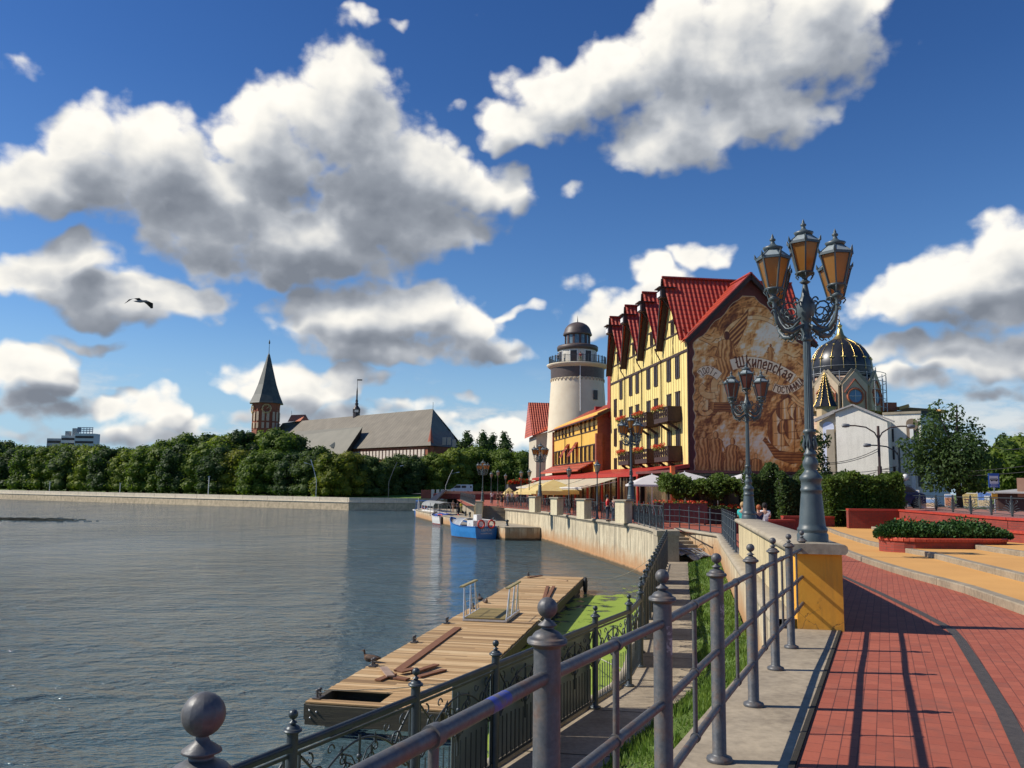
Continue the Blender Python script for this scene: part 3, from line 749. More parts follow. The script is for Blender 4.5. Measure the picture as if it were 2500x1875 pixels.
mb.build('wall_face', QUAYM, t)
mb = MB(); mb.smooth = True
prof = [(.06, -.28), (.0, -.24), (.10, -.2), (.15, -.12), (.12, -.04), (.04, .0), (-.5, .0)]
mb.grid([[Vector((x, y, ztop(y)))+fr[i]*(q[0]-.06)+Vector((0, 0, q[1]))-O for q in prof] for i, (x, y) in enumerate(QS)])
mb.build('coping', COPE, t)

t = thing('corner_pillar', 'square grey concrete pillar with a flat cap at the end of the low walk', 'pillar', (PIL.x+.5, PIL.y+.5, ZW)); O = Vector(t.location)
mb = MB(); mb.box(-.5, .5, -.5, .5, 0, 1.18); mb.build('shaft', COPE, t)
mb = MB(); mb.box(-.54, .54, -.54, .54, 1.18, 1.42); mb.build('cap', COPE, t)

# ================================================================ multi-arm lamp post (4.2 m to the tip)
GLASS_A = None
def _amber(c, e):
    def fn(t):
        t.put(t.b.inputs['Base Color'], t.ramp(t.noise(t.obj, 3., 3), [(.3, c), (.7, tuple(x*.75 for x in c))]))
        t.b.inputs['Roughness'].default_value = .25; t.b.inputs['Coat Weight'].default_value = .4
        tr = t.new('ShaderNodeBsdfTranslucent'); tr.inputs[0].default_value = (*tuple(min(1, x*e) for x in c), 1); mx = t.new('ShaderNodeMixShader'); mx.inputs[0].default_value = .55
        t.l.new(t.b.outputs[0], mx.inputs[1]); t.l.new(tr.outputs[0], mx.inputs[2]); t.l.new(mx.outputs[0], t.out.inputs[0])
    return fn
AMBER = nodemat('amber_lantern_glass', _amber((.50, .26, .07), 1.5))
BROWNG = nodemat('wine_lantern_glass', _amber((.25, .11, .09), 1.4))
PALEG = nodemat('pale_lantern_glass', _amber((.50, .42, .32), 1.3))
ROOFG = mat('pale_lantern_roof_glass', (.32, .36, .36), (.22, .26, .27), 5, .3)
def lantern_meshes(glass):
    # origin at the collar under the lantern; hexagonal tapering cage .43 tall
    fr_ = MB(); g = MB(); rf = MB()
    rb, rt, hb, ht = .105, .215, .12, .54
    hexp = lambda r, z, k=0.: [(r*math.cos(PI/3*i+k), r*math.sin(PI/3*i+k), z) for i in range(6)]
    fr_.lathe([(.05, -.02), (.075, 0), (.045, .02), (.03, .04), (.045, .07), (.09, .10), (rb+.03, hb), (rb+.01, hb+.02)], 12)
    B, T = hexp(rb, hb), hexp(rt, ht)
    for i in range(6):
        fr_.bar(B[i], T[i], .02, .02); fr_.bar(B[i], B[(i+1) % 6], .02, .03); fr_.bar(T[i], T[(i+1) % 6], .03, .035)
        c = T[i]; k = PI/3*i
        fr_.tube([(c[0], c[1], c[2]+.01), (c[0]*1.08, c[1]*1.08, c[2]+.03), (c[0]*1.13, c[1]*1.13, c[2]+.085)], [.018, .02, .004], 5)
        fr_.tube([(B[i][0]*1.05, B[i][1]*1.05, hb), (B[i][0]*1.25, B[i][1]*1.25, hb-.03), (B[i][0]*.9, B[i][1]*.9, hb-.075)], .01, 5)
        b2, t2 = B[(i+1) % 6], T[(i+1) % 6]; s = .94
        g.face(*[(p[0]*s, p[1]*s, p[2]) for p in (B[i], b2, t2, T[i])])
    U = hexp(.10, .66); T2 = hexp(rt+.01, ht+.015)
    for i in range(6):
        rf.face(T2[i], T2[(i+1) % 6], U[(i+1) % 6], U[i]); fr_.bar(T2[i], U[i], .014, .014)
    fr_.lathe([(.10, .66), (.115, .665), (.135, .70), (.10, .705), (.05, .74), (.03, .76), (.03, .775), (.02, .785), (.04, .80), (.04, .82), (.018, .835), (.02, .85), (.001, .90)], 12)
    return fr_.mesh('lantern', LAMPM), g.mesh('glass', glass), rf.mesh('lantern_roof', ROOFG)
def fluted(mb, r0, r1, z0, z1, n=16):
    pr = []
    for z, r in ((z0, r0), (z1, r1)):
        pr.append([(r*(1-.10*(k % 2))*math.cos(PI*k/n), r*(1-.10*(k % 2))*math.sin(PI*k/n), z) for k in range(2*n)])
    for k in range(2*n): mb.face(pr[0][k], pr[0][(k+1) % (2*n)], pr[1][(k+1) % (2*n)], pr[1][k])
def make_lamp(label, loc, glass=AMBER, arms=4, rot=.44, gside=None):
    t = thing('street_lamp', label, 'street lamp', loc)
    mb = MB()
    mb.lathe([(.20, 0), (.20, .10), (.185, .12), (.185, .13), (.195, .15), (.195, .175), (.175, .20), (.168, .24), (.135, .62), (.128, .66), (.14, .67), (.14, .70), (.13, .71), (.128, .80), (.145, .82), (.145, .86), (.11, .90), (.085, .93), (.075, .96), (.10, 1.01), (.10, 1.06), (.075, 1.11), (.07, 1.14), (.082, 1.15), (.082, 1.175), (.066, 1.19), (.068, 1.44), (.085, 1.455), (.085, 1.475), (.066, 1.50)], 24)
    mb.build('base', LAMPM, t)
    mb = MB()
    for k in range(6):
        a = PI/3*k
        for s in (-1, 1):
            mb.tube([(.07*math.cos(a), .07*math.sin(a), 1.22), (.088*math.cos(a+s*.25), .088*math.sin(a+s*.25), 1.28), (.07*math.cos(a+s*.1), .07*math.sin(a+s*.1), 1.36), (.085*math.cos(a), .085*math.sin(a), 1.42)], [.008, .016, .014, .008], 5)
    mb.build('leaf_ornament', LAMPM, t)
    mb = MB(); fluted(mb, .062, .048, 1.50, 2.72); mb.build('shaft', LAMPM, t)
    hub = MB()
    hub.lathe([(.048, 2.70), (.075, 2.72), (.055, 2.75), (.06, 2.84), (.08, 2.88), (.055, 2.93), (.075, 2.99), (.11, 3.06), (.125, 3.16), (.12, 3.22), (.085, 3.29), (.075, 3.31), (.06, 3.33), (.035, 3.47), (.028, 3.53)], 16)
    hub.build('hub', LAMPM, t)
    fmsh, gmsh, rmsh = lantern_meshes(glass)
    def lant(x, y, z, a):
        l = add_child('lantern', fmsh, t, (x, y, z), a); add_child('glass', gmsh, l, (0, 0, 0)); add_child('lantern_roof', rmsh, l, (0, 0, 0))
    lant(0, 0, 3.53, .3)
    for k in range(arms):
        a = rot+2*PI*k/arms; mb = MB(); c_, s_ = math.cos(a), math.sin(a)
        P = lambda r, z, o=0.: (1.1*r*c_-o*s_, 1.1*r*s_+o*c_, z)
        mb.tube([P(.05, 2.93), P(.14, 2.87), (P(.26, 2.80)), P(.38, 2.82), P(.47, 2.92), P(.50, 3.04), P(.51, 3.16)], [.02, .03, .034, .034, .028, .02, .02], 8)
        mb.tube([P(.10, 3.02), P(.22, 2.93), P(.34, 2.93), P(.42, 3.01), P(.48, 3.14)], [.02, .022, .022, .02, .014], 6)
        def sc(cx, cz, r, a0, turns, sg, rt):
            pts = [P(cx+r*(1-.75*i/14)*math.cos(a0+sg*turns*2*PI*i/14), cz+r*(1-.75*i/14)*math.sin(a0+sg*turns*2*PI*i/14)) for i in range(15)]
            mb.tube(pts, [rt*(1-.4*i/14) for i in range(15)], 5, cap=False)
        sc(.25, 3.10, .15, -PI*.4, 1.3, 1, .014); sc(.36, 3.06, .07, PI, 1., -1, .010); sc(.15, 3.24, .06, 0, 1., 1, .012)
        sc(.26, 2.78, .05, PI, 1., 1, .010); sc(.12, 2.78, .055, PI/2, 1.1, 1, .010); sc(.54, 3.04, .035, PI, .8, -1, .009); sc(.38, 3.20, .05, -PI/2, .9, 1, .009); sc(.22, 3.0, .06, 0, .9, -1, .009)
        for j in range(7):
            u = j/6; mb.tube([P(.16+.30*u, 2.78+.02*math.sin(9*u)+.2*max(0, u-.6)), P(.18+.31*u, 2.74+.25*max(0, u-.6))], [.014, .003], 4)
        mb.lathe([(.02, 0), (.035, .01), (.02, .03), (.03, .05), (.02, .07), (.05, .11), (.075, .13), (.06, .15)], 10, P(.51, 3.10))
        mb.build('arm', LAMPM, t)
        lant(*P(.51, 3.24), a+.2)
    return t
big = GG(1986, 1400)
LP1 = Vector((A0+ax*.55+bx*.28)); LP1.z = topz(.03)+.02
lamp1 = make_lamp('tall iron lamp post with amber lanterns on the near end of the cream parapet', LP1)
LP2 = Vector(A0+ax*14.8+bx*.28); LP2.z = topz(.97)+.02
lamp2 = make_lamp('iron lamp post with wine-red side lanterns standing on the far end of the cream parapet', LP2, BROWNG, 4, .51)
lamp2.scale = (1.06,)*3
# ================================================================ the half-timbered hotel with the painted gable
def _tile(c1, c2, su=2.4, sv=.45, along='xy'):
    def fn(t):
        x, y, z = t.sep(t.obj)[:3]
        u = x if along == 'x' else y
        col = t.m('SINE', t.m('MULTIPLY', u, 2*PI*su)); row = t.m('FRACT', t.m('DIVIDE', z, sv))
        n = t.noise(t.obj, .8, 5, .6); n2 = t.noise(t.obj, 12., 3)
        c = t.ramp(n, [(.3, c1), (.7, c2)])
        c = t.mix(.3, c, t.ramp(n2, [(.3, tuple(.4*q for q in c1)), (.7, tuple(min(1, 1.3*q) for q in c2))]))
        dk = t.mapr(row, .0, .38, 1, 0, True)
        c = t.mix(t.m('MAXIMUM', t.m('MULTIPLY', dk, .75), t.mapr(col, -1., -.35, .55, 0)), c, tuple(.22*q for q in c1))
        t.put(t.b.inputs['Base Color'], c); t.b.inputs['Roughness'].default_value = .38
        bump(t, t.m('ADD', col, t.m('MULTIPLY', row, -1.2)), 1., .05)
    return fn
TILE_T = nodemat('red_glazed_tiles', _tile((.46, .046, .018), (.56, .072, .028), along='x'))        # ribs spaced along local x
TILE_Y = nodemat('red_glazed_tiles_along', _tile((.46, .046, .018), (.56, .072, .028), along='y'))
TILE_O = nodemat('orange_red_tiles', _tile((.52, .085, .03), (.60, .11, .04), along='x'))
YELW = mat('pale_yellow_boarding', (.84, .66, .25), (.78, .60, .21), .8, .8, .1)
YELW2 = mat('warm_yellow_render', (.74, .45, .09), (.66, .38, .065), .9, .8, .1)
TIMB = mat('dark_brown_timber', (.055, .028, .022), (.03, .016, .013), 5, .7, .2)
DKRED = mat('dark_maroon_render', (.16, .048, .042), (.12, .036, .032), 2, .8, .1)
WGLASS = mat('dark_window_glass', (.025, .016, .015), (.04, .025, .022), 2, .3, spec=.35)
WFRAME = mat('brown_window_frame', (.06, .028, .018), (.04, .02, .014), 6, .6)
WHITE = mat('white_paint', (.78, .77, .74), (.68, .67, .64), 2, .6)
FLOWR = mat('red_geraniums', (.72, .045, .012), (.62, .10, .03), 9, .7, trans=.2)
LEAFG = mat('flower_leaves', (.10, .17, .03), (.20, .24, .04), 6, .7, trans=.2)
def clump(mb, c, rx, ry, rz, n, s, k=0):
    mb.k = k
    for _ in range(n):
        d = Vector((random.gauss(0, 1), random.gauss(0, 1), random.gauss(0, 1))).normalized()*random.random()**.35
        p = Vector((c[0]+d.x*rx, c[1]+d.y*ry, c[2]+d.z*rz)); q = s*random.uniform(.6, 1.3)
        a = Vector((random.gauss(0, 1), random.gauss(0, 1), random.gauss(0, 1))).normalized(); b = a.cross(Vector((random.gauss(0, 1), random.gauss(0, 1), random.gauss(0, 1)))).normalized()
        mb.face(p-a*q, p+b*q*.8, p+a*q, p-b*q*.8)
HA = Vector((-.1435, .9896, 0)); HB = Vector((.9896, .1435, 0)); HC = Vector((15.05, 72., 2.8))
HRZ = math.atan2(HB.y, HB.x)                                # local x = gable direction (away from river), local y = along the facade
hotel = thing('hotel_building', 'tall yellow half-timbered hotel with four red-tiled gables and a sepia painted end wall', 'hotel', HC, HRZ)
HW = 11.0; BW = 6.15; B0 = .75; ZE = 15.3; ZR = 21.35; ZMR = 20.9; HL = 25.5
# walls
mb = MB(); mb.k = 0
mb.box(.0, HW, .02, HL, 0, ZE)
for i in range(4):
    y0 = B0+i*BW+.04; y1 = B0+(i+1)*BW-.04; yc = B0+(i+.5)*BW
    mb.prism([(y0, ZE-.01), (y1, ZE-.01), (yc, ZR-.5)], lambda y, z: (0, y, z), lambda y, z: (1.2, y, z))
mb.build('wall', YELW, hotel)
# maroon end wall
mb = MB(); mb.prism([(-.02, 0), (HW+.02, 0), (HW+.02, ZE+.12), (HW/2, ZMR-.3), (-.02, ZE+.12)], lambda x, z: (x, -.03, z), lambda x, z: (x, .3, z))
mb.build('end_wall', DKRED, hotel)
# roofs: four ridges towards the river
OV = 1.0
for i in range(4):
    y0 = B0+i*BW-.03; y1 = B0+(i+1)*BW+.03; yc = (y0+y1)/2
    mb = MB(); th = .14
    for (ya, s) in ((y0, -1), (y1, 1)):
        xa = -OV*.55
        # the eave end is set back, the ridge end leans out
        mb._add([(xa, ya, ZE-.15), (-OV, yc, ZR), (HW+.5, yc, ZR), (HW+.5, ya, ZE-.15)], [(0, 1, 2, 3) if s < 0 else (3, 2, 1, 0)])
        mb._add([(xa, ya, ZE-.15-th), (-OV, yc, ZR-th), (HW+.5, yc, ZR-th), (HW+.5, ya, ZE-.15-th)], [(3, 2, 1, 0) if s < 0 else (0, 1, 2, 3)])
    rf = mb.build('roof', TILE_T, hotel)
    mb = MB(); mb.bar((-OV, yc, ZR+.03), (HW+.5, yc, ZR+.03), .26, .12); mb.build('ridge', REDCOPE, rf)
    mb = MB()
    for ya in (y1,):
        mb.bar((-OV*.55-.02, ya, ZE-.3), (-OV-.02, yc, ZR-.18), .10, .34)
        mb.bar((-.30, ya+(yc-ya)*.03, ZE-.25), (-.42, yc, ZR-.28), .45, .08)
    mb.build('barge_board', TIMB, rf)
    mb = MB(); mb.box(-1.25, .15, yc-.55, yc+.55, 19.35, 20.25); mb.box(-1.5, .1, yc-.7, yc+.7, 20.25, 20.33)
    mb.bar((-.9, yc, 19.4), (0, yc, 18.2), .18, .18); hb = mb.build('hoist_box', TIMB, hotel)
    mb = MB(); mb.box(-1.34, -1.26, yc-.40, yc+.46, 19.5, 19.95); mb.build('white_panel', WHITE, hb)
    if i < 3:
        mb = MB(); y = y1; mb.tube([(-.62, y, ZE-.1), (-.62, y, ZE-.45), (-.12, y+.1, ZE-1.2), (-.12, y+.1, 0.5)], .06, 6); mb.lathe([(.10, 0), (.16, .25)], 8, (-.62, y, ZE-.3)); mb.build('downpipe', TIMB, hotel)
# cross roof of the painted gable
mb = MB(); xm = HW/2; th = .16; ex = .55
for s, xe_ in ((-1, -ex*.75), (1, HW+ex*.75)):
    ze = ZE+.12-.1
    ze = ZMR-(abs(xm-xe_))*((ZMR-ZE-.05)/xm)
    yb = B0+BW*.5
    mb._add([(xe_, -.75, ze), (xm, -.75, ZMR), (xm, yb, ZMR), (xe_, yb-3.0, ze)], [(0, 1, 2, 3) if s > 0 else (3, 2, 1, 0)])
    mb._add([(xe_, -.75, ze-th), (xm, -.75, ZMR-th), (xm, yb, ZMR-th), (xe_, yb-3.0, ze-th)], [(3, 2, 1, 0) if s > 0 else (0, 1, 2, 3)])
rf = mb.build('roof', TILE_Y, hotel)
mb = MB(); mb.bar((xm, -.78, ZMR+.03), (xm, B0+BW*.5, ZMR+.03), .24, .12)
for xe_ in (-ex*.75, HW+ex*.75):
    ze = ZMR-(abs(xm-xe_))*((ZMR-ZE-.05)/xm); mb.bar((xe_, -.76, ze+.0), (xm, -.76, ZMR+.02), .14, .10)
mb.build('ridge', REDCOPE, rf)
mb = MB()
for xe_ in (-ex*.75, HW+ex*.75):
    ze = ZMR-(abs(xm-xe_))*((ZMR-ZE-.05)/xm); mb.bar((xe_, -.74, ze-.30), (xm, -.74, ZMR-.28), .12, .38); mb.bar((xe_, -.40, ze-.24), (xm, -.40, ZMR-.24), .62, .06)
mb.build('barge_board', TIMB, rf)
# timber frame of the river facade
mb = MB(); X = -.04
mb.bar((X, .1, 14.1), (X, HL, 14.1), .2, .09, (1, 0, 0))
mb.box(-.06, .04, .05, HL, 14.05, 14.22)
for i in range(4):
    yc = B0+(i+.5)*BW
    for (z, w) in ((15.95, 2.75), (17.35, 1.15)):
        mb.box(-.07, .02, yc-w, yc+w, z, z+.13)
        if z < 16: mb.box(-.075, .02, yc-w-.0, yc-1.45, z-.25, z-.12)
    for k in range(-4, 5):
        y = yc+k*.68; zt = ZR-.4-abs(k*.68)*(ZR-ZE)/(BW/2)
        if zt > 14.2: mb.box(-.02, .02, y-.018, y+.018, 14.2, zt)
        mb.box(-.02, .02, y-.014, y+.014, 4.0, 14.1)
    for s in (-1, 1):
        mb.bar((X, yc-.25*s, 14.25), (X, yc+.25*s, 15.9), .03, .04, (1, 0, 0))
        mb.bar((X, yc+s*1.9, 16.1), (X, yc+s*1.3, 17.2), .03, .04, (1, 0, 0))
mb.build('timber_frame', TIMB, hotel)
def window(parent, y, z0, w, h, x=-.02, fr=WFRAME):
    g = MB(); g.box(x-.03, x+.2, y-w/2, y+w/2, z0, z0+h); o = g.build('window', WGLASS, parent)
    f = MB(); q = .055
    for a, b in ((y-w/2, y-w/2+q), (y+w/2-q, y+w/2), (y-q/2, y+q/2)): f.box(x-.07, x+.02, a, b, z0+q, z0+h-q)
    f.box(x-.07, x+.02, y-w/2, y+w/2, z0, z0+q); f.box(x-.07, x+.02, y-w/2, y+w/2, z0+h-q, z0+h); f.box(x-.10, x+.02, y-w/2-.05, y+w/2+.05, z0+h, z0+h+.09)
    f.build('frame', fr, o); return o
for i in range(4):
    yc = B0+(i+.5)*BW
    window(hotel, yc, 16.1, .75, 1.2)
    for s in (-1, 1):
        if i == 3 and s == 1:
            for z0 in (10.2, 6.9, 3.6): window(hotel, yc+1.16, z0, 1.0, 1.9)
            continue
        for z0, h in ((11.95, 2.0), (8.65, 2.05), (5.35, 2.0)): window(hotel, yc+s*1.16, z0, 1.08, h)
# balconies
def balcony(i, z0):
    yc = B0+(i+.5)*BW-.05; w = 1.95; d = 1.25
    mb = MB(); mb.box(-d, 0, yc-w, yc+w, z0-.22, z0); mb.box(-d-.05, 0, yc-w-.05, yc+w+.05, z0+1.0, z0+1.1)
    for s in (-1, 1):
        mb.bar((-d+.2, yc+s*1.2, z0-.22), (0, yc+s*1.2, z0-.9), .2, .2)
        mb.box(-d, -.02, yc+s*w-.03, yc+s*w+.03, z0, z0+1.0) if s < 0 else None
        if s > 0:
            for q in frange(-d, -.05, 7): mb.box(q, q+.06, yc+w-.02, yc+w+.02, z0, z0+1.)
    mb.box(-d-.01, -d+.05, yc-w, yc+w, z0, z0+.2); mb.box(-d-.01, -d+.05, yc-w, yc+w, z0+.82, z0+1.)
    for k in range(7): y = yc-w+.04+k*(2*w-.08)/6; mb.box(-d-.02, -d+.06, y-.04, y+.04, z0+.1, z0+1.)
    for k in range(6):
        y = yc-w+.04+k*(2*w-.08)/6; y2 = y+(2*w-.08)/6
        mb.bar((-d+.02, y, z0+.2), (-d+.02, y2, z0+.82), .05, .06, (1, 0, 0)); mb.bar((-d+.02, y2, z0+.2), (-d+.02, y, z0+.82), .05, .06, (1, 0, 0))
    b = mb.build('balcony', TIMB, hotel)
    mb = MB(); random.seed(i*7+int(z0*3)+1)
    for k in range(20): 
        y = yc-w*.55+k*(w*1.55)/19; clump(mb, (-d-.12, y, z0+1.13+random.uniform(-.05, .1)), .25, .22, .2, 14, .06, 0); clump(mb, (-d-.1, y, z0+1.0), .2, .2, .2, 9, .07, 1)
    mb.build('flowers', [FLOWR, LEAFG], b)
for i in (0, 1, 2): balcony(i, 4.85)
for i in (0, 1, 2): balcony(i, 8.3)

# ---------------------------------------------------------------- the painted gable: a sepia picture in oil on the wall, one colour per point of a fine mesh
def paint_mural():
    NX, NZ = 330, 560
    S = NX/1.0                                              # picture 1 wide, 1.70 tall
    HGT = NZ/S
    xx, zz = np.meshgrid((np.arange(NX)+.5)/S, (np.arange(NZ)+.5)/S)       # zz up from the foot
    rng = np.random.RandomState(5)
    def vn(fx, fz, o=4, seed=0):
        r = np.random.RandomState(seed); out = np.zeros_like(xx); amp = 1; tot = 0
        for k in range(o):
            gx, gz_ = int(fx*2**k)+3, int(fz*2**k*HGT)+3; g = r.rand(gz_+1, gx+1)
            u = xx*fx*2**k; v = zz*fz*2**k; iu = np.clip(u.astype(int), 0, gx-1); iv = np.clip(v.astype(int), 0, gz_-1)
            fu = u-iu; fv = v-iv; fu = fu*fu*(3-2*fu); fv = fv*fv*(3-2*fv)
            out += amp*((g[iv, iu]*(1-fu)+g[iv, iu+1]*fu)*(1-fv)+(g[iv+1, iu]*(1-fu)+g[iv+1, iu+1]*fu)*fv); tot += amp; amp *= .5
        return out/tot
    lo = np.array((.34, .115, .04)); mid = np.array((.84, .38, .12)); hi = np.array((.94, .61, .29)); pale = np.array((.94, .84, .70)); dark = np.array((.13, .045, .03))
    def tone(v):                                            # 0 dark .. 1 pale
        v = np.clip(v, 0, 1)[..., None]
        return np.where(v < .33, dark+(lo-dark)*v*3, np.where(v < .6, lo+(mid-lo)*(v-.33)/.27, np.where(v < .85, mid+(hi-mid)*(v-.6)/.25, hi+(pale-hi)*(v-.85)/.15)))
    cloud = vn(4, 4, 6, 1); fine = vn(22, 22, 4, 2); warp = vn(7, 7, 4, 3)
    T = .60+.50*(cloud-.5)+.30*(fine-.5)
    ra_ = vn(9, 9, 6, 21); rb_ = vn(17, 17, 5, 22); rdg = 1-np.abs(2*vn(6, 6, 5, 23)-1)*2.2
    relief = (ra_-np.roll(np.roll(ra_, 3, 1), -3, 0))*2.6+(rb_-np.roll(np.roll(rb_, 2, 1), -2, 0))*1.5+.22*(rdg-.6)
    T += relief*.55
    def blob(cx, cz, rx, rz, ang=0., pw=2.):
        c, s = math.cos(ang), math.sin(ang); dx, dz = xx-cx, zz-cz; u = (dx*c+dz*s)/rx; v = (-dx*s+dz*c)/rz
        return np.abs(u)**pw+np.abs(v)**pw
    # glowing openings of sky behind the figures and the sea
    for (cx, cz, rx, rz, k) in ((.60, 1.30, .22, .20, .34), (.50, .42, .34, .16, .30), (.52, .93, .24, .14, .22), (.68, .36, .16, .14, .18)):
        T += k*np.exp(-blob(cx, cz, rx, rz)**1.3)
    T += .05*np.sin(zz*170+6*warp)*np.exp(-((zz-.52)/.12)**2)*np.exp(-((xx-.55)/.35)**2)       # ripples of the sea
    shp = []
    def inside(poly):
        m = np.zeros_like(xx, bool); n = len(poly); j = n-1
        for i in range(n):
            xi, zi = poly[i]; xj, zj = poly[j]
            c = ((zi > zz) != (zj > zz)) & (xx < (xj-xi)*(zz-zi)/(zj-zi+1e-9)+xi); m ^= c; j = i
        return m
    def strokes(pts, w, val, soft=.35, add=False):
        nonlocal T
        for (a, b) in zip(pts, pts[1:]):
            dx, dz = b[0]-a[0], b[1]-a[1]; L2 = dx*dx+dz*dz+1e-12
            t = np.clip(((xx-a[0])*dx+(zz-a[1])*dz)/L2, 0, 1); d = np.hypot(xx-a[0]-t*dx, zz-a[1]-t*dz)
            k = np.clip((w-d)/(w*soft)+.5*0, 0, 1); T = T*(1-k)+val*k
    def figure(x, z, h, lean=0., robe=True, seed=0, dk=0.):
        nonlocal T
        f = np.random.RandomState(seed); P = lambda u, v: (x+(u+lean*v)*h, z+v*h)
        body = [P(-.13, .0), P(-.17, .3), P(-.15, .6), P(-.17, .78), P(-.07, .84), P(.07, .84), P(.17, .77), P(.15, .55), P(.18, .28), P(.13, 0)] if robe else [P(-.12, 0), P(-.10, .4), P(-.17, .78), P(-.06, .84), P(.07, .84), P(.17, .77), P(.10, .4), P(.13, 0), P(.05, 0), P(.01, .35), P(-.04, 0)]
        m = inside(body); u = (xx-x-lean*(zz-z))/h
        fold = .5+.5*np.sin(u*70+6*warp*3+seed)
        T = np.where(m, .50-dk+.34*fold*(.4+.6*warp)-.9*np.maximum(u, 0), T)
        hd = blob(*P(0, .92), .062*h, .085*h); T = np.where(hd < 1, .70-dk-.35*np.maximum(0, (xx-P(0, 0)[0])/(.06*h)), T)
        strokes(body+[body[0]], .0022, .22, 1.)
        th = np.linspace(0, 2*PI, 12); strokes([(P(0, .92)[0]+.065*h*math.cos(a), P(0, .92)[1]+.09*h*math.sin(a)) for a in th], .002, .24, 1.)
        for s in (-1, 1):
            a = P(s*.15, .74); b = P(s*(.20+.05*f.rand()), .5); c = P(s*(.08+.2*f.rand()), .40+.12*f.rand()); strokes([a, b, c], .035*h, .56-dk, .9); strokes([a, b, c], .003, .28, 1.)
    def ribbon(cl, w, val=.93, shade=True):
        nonlocal T
        n = len(cl)
        for i in range(n-1):
            a, b = np.array(cl[i]), np.array(cl[i+1]); d = b-a; L = np.hypot(*d)+1e-9; d = d/L; nn_ = np.array((-d[1], d[0]))
            wa = w
            poly = [tuple(a+nn_*wa-d*.002), tuple(b+nn_*wa+d*.002), tuple(b-nn_*wa+d*.002), tuple(a-nn_*wa-d*.002)]
            m = inside(poly); sh = .10*math.sin(i*1.3) if shade else 0
            T = np.where(m, val-abs(sh)+.06*(fine-.5), T)
        up = []; dn = []
        for i in range(n):
            a = np.array(cl[max(0, i-1)]); b = np.array(cl[min(n-1, i+1)]); d = (b-a)/(np.hypot(*(b-a))+1e-9); nn_ = np.array((-d[1], d[0])); c = np.array(cl[i]); up.append(tuple(c+nn_*w)); dn.append(tuple(c-nn_*w))
        strokes(up+dn[::-1]+[up[0]], .0028, .30, 1.)
    bez = lambda p, n=14: [tuple(sum(np.array(q)*k for q, k in zip(p, ((1-t)**3, 3*t*(1-t)**2, 3*t*t*(1-t), t**3)))) for t in np.linspace(0, 1, n)]
    # drapery and torn cloth edges
    for (p, w, v) in (((.10, 1.28), .05, .62), ((.20, 1.16), .05, .58), ((.86, 1.22), .06, .64), ((.92, 1.08), .05, .60), ((.80, 1.30), .05, .66)):
        for k in range(5):
            a = (p[0]+rng.uniform(-.07, .07), p[1]+rng.uniform(-.06, .06)); q = bez([a, (a[0]+.05, a[1]+rng.uniform(-.05, .08)), (a[0]+.08, a[1]-.06), (a[0]+.14, a[1]+rng.uniform(-.04, .04))], 8)
            strokes(q, .014, v+.2*rng.rand(), .9); strokes([(c[0]+.004, c[1]-.014) for c in q], .004, .34, 1.)
    for k in range(7):                                       # great arcs over the opening
        r = .30+.022*k; strokes([(.56+r*1.05*math.cos(a), 1.22+r*1.12*math.sin(a)) for a in np.linspace(2.9-.1*k, .5, 22)], .008, .50+.07*(k % 3), .9)
    ribbon([(.56+.29*math.cos(a), 1.21+.25*math.sin(a)) for a in np.linspace(3.3, .9, 20)], .017, .86)
    # a ship in full sail on the right
    hull = [(.60, .44), (.63, .41), (.70, .30), (.84, .255), (.97, .27), (.99, .37), (.88, .345), (.74, .36), (.66, .42), (.62, .47)]
    for i, (sx_, sz_, sw, sh) in enumerate(((.74, .40, .16, .34), (.86, .46, .12, .30), (.80, .62, .13, .18), (.92, .60, .08, .16), (.77, .50, .07, .12))):
        sail = bez([(sx_-sw*.35, sz_), (sx_-sw*.9, sz_+sh*.3), (sx_-sw*.5, sz_+sh*.8), (sx_+sw*.2, sz_+sh)])+bez([(sx_+sw*.5, sz_+sh*.9), (sx_+sw*.05, sz_+sh*.7), (sx_+.0, sz_+sh*.3), (sx_+sw*.55, sz_)])
        m = inside(sail); uu = (xx-sx_)/sw
        T = np.where(m, .64+.22*np.sin(uu*6+1.5)+.08*np.sin(uu*26+5*warp)-.06*i*.5, T); strokes(sail+[sail[0]], .0026, .24, 1.)
    for mx_ in (.755, .87): strokes([(mx_, .33), (mx_+.02, .84)], .0035, .24, 1.)
    for zz_ in (.50, .60, .70): strokes([(.70, zz_), (.97, zz_+.03)], .003, .26, 1.)
    m = inside(hull); T = np.where(m, .44+.10*np.sin(zz*260)+.15*(fine-.5), T); strokes(hull+[hull[0]], .003, .20, 1.)
    # smaller ship on the left and its boats
    for (cx, cz, k) in ((.27, .72, 1.), (.12, .66, .55)):
        for j, (u, v, w_, h_) in enumerate(((-.09, .02, .07, .15), (.0, .02, .08, .18), (.09, .02, .07, .14), (-.02, .17, .05, .06))):
            s_ = [(cx+k*(u-w_/2), cz+k*v), (cx+k*(u-w_*.3), cz+k*(v+h_)), (cx+k*(u+w_*.5), cz+k*(v+h_*.9)), (cx+k*(u+w_*.35), cz+k*v)]
            m = inside(s_); T = np.where(m, .66+.16*np.sin((xx-cx)*60+j), T); strokes(s_+[s_[0]], .002, .28, 1.)
        h_ = [(cx-.17*k, cz+.02*k), (cx-.12*k, cz-.05*k), (cx+.12*k, cz-.05*k), (cx+.19*k, cz+.03*k)]; m = inside(h_); T = np.where(m, .42+.1*np.sin(zz*300), T); strokes(h_+[h_[0]], .0025, .22, 1.)
    # shore, quay timbers
    T = np.where((zz < .24+.02*np.sin(xx*14)) & (zz > .06), T*.55+.25+.10*(warp-.5), T)
    for k in range(9): x0 = .62+.04*k; strokes([(x0, .06), (x0-.02+.03*(k % 3), .22)], .008, .42+.05*(k % 2), .9)
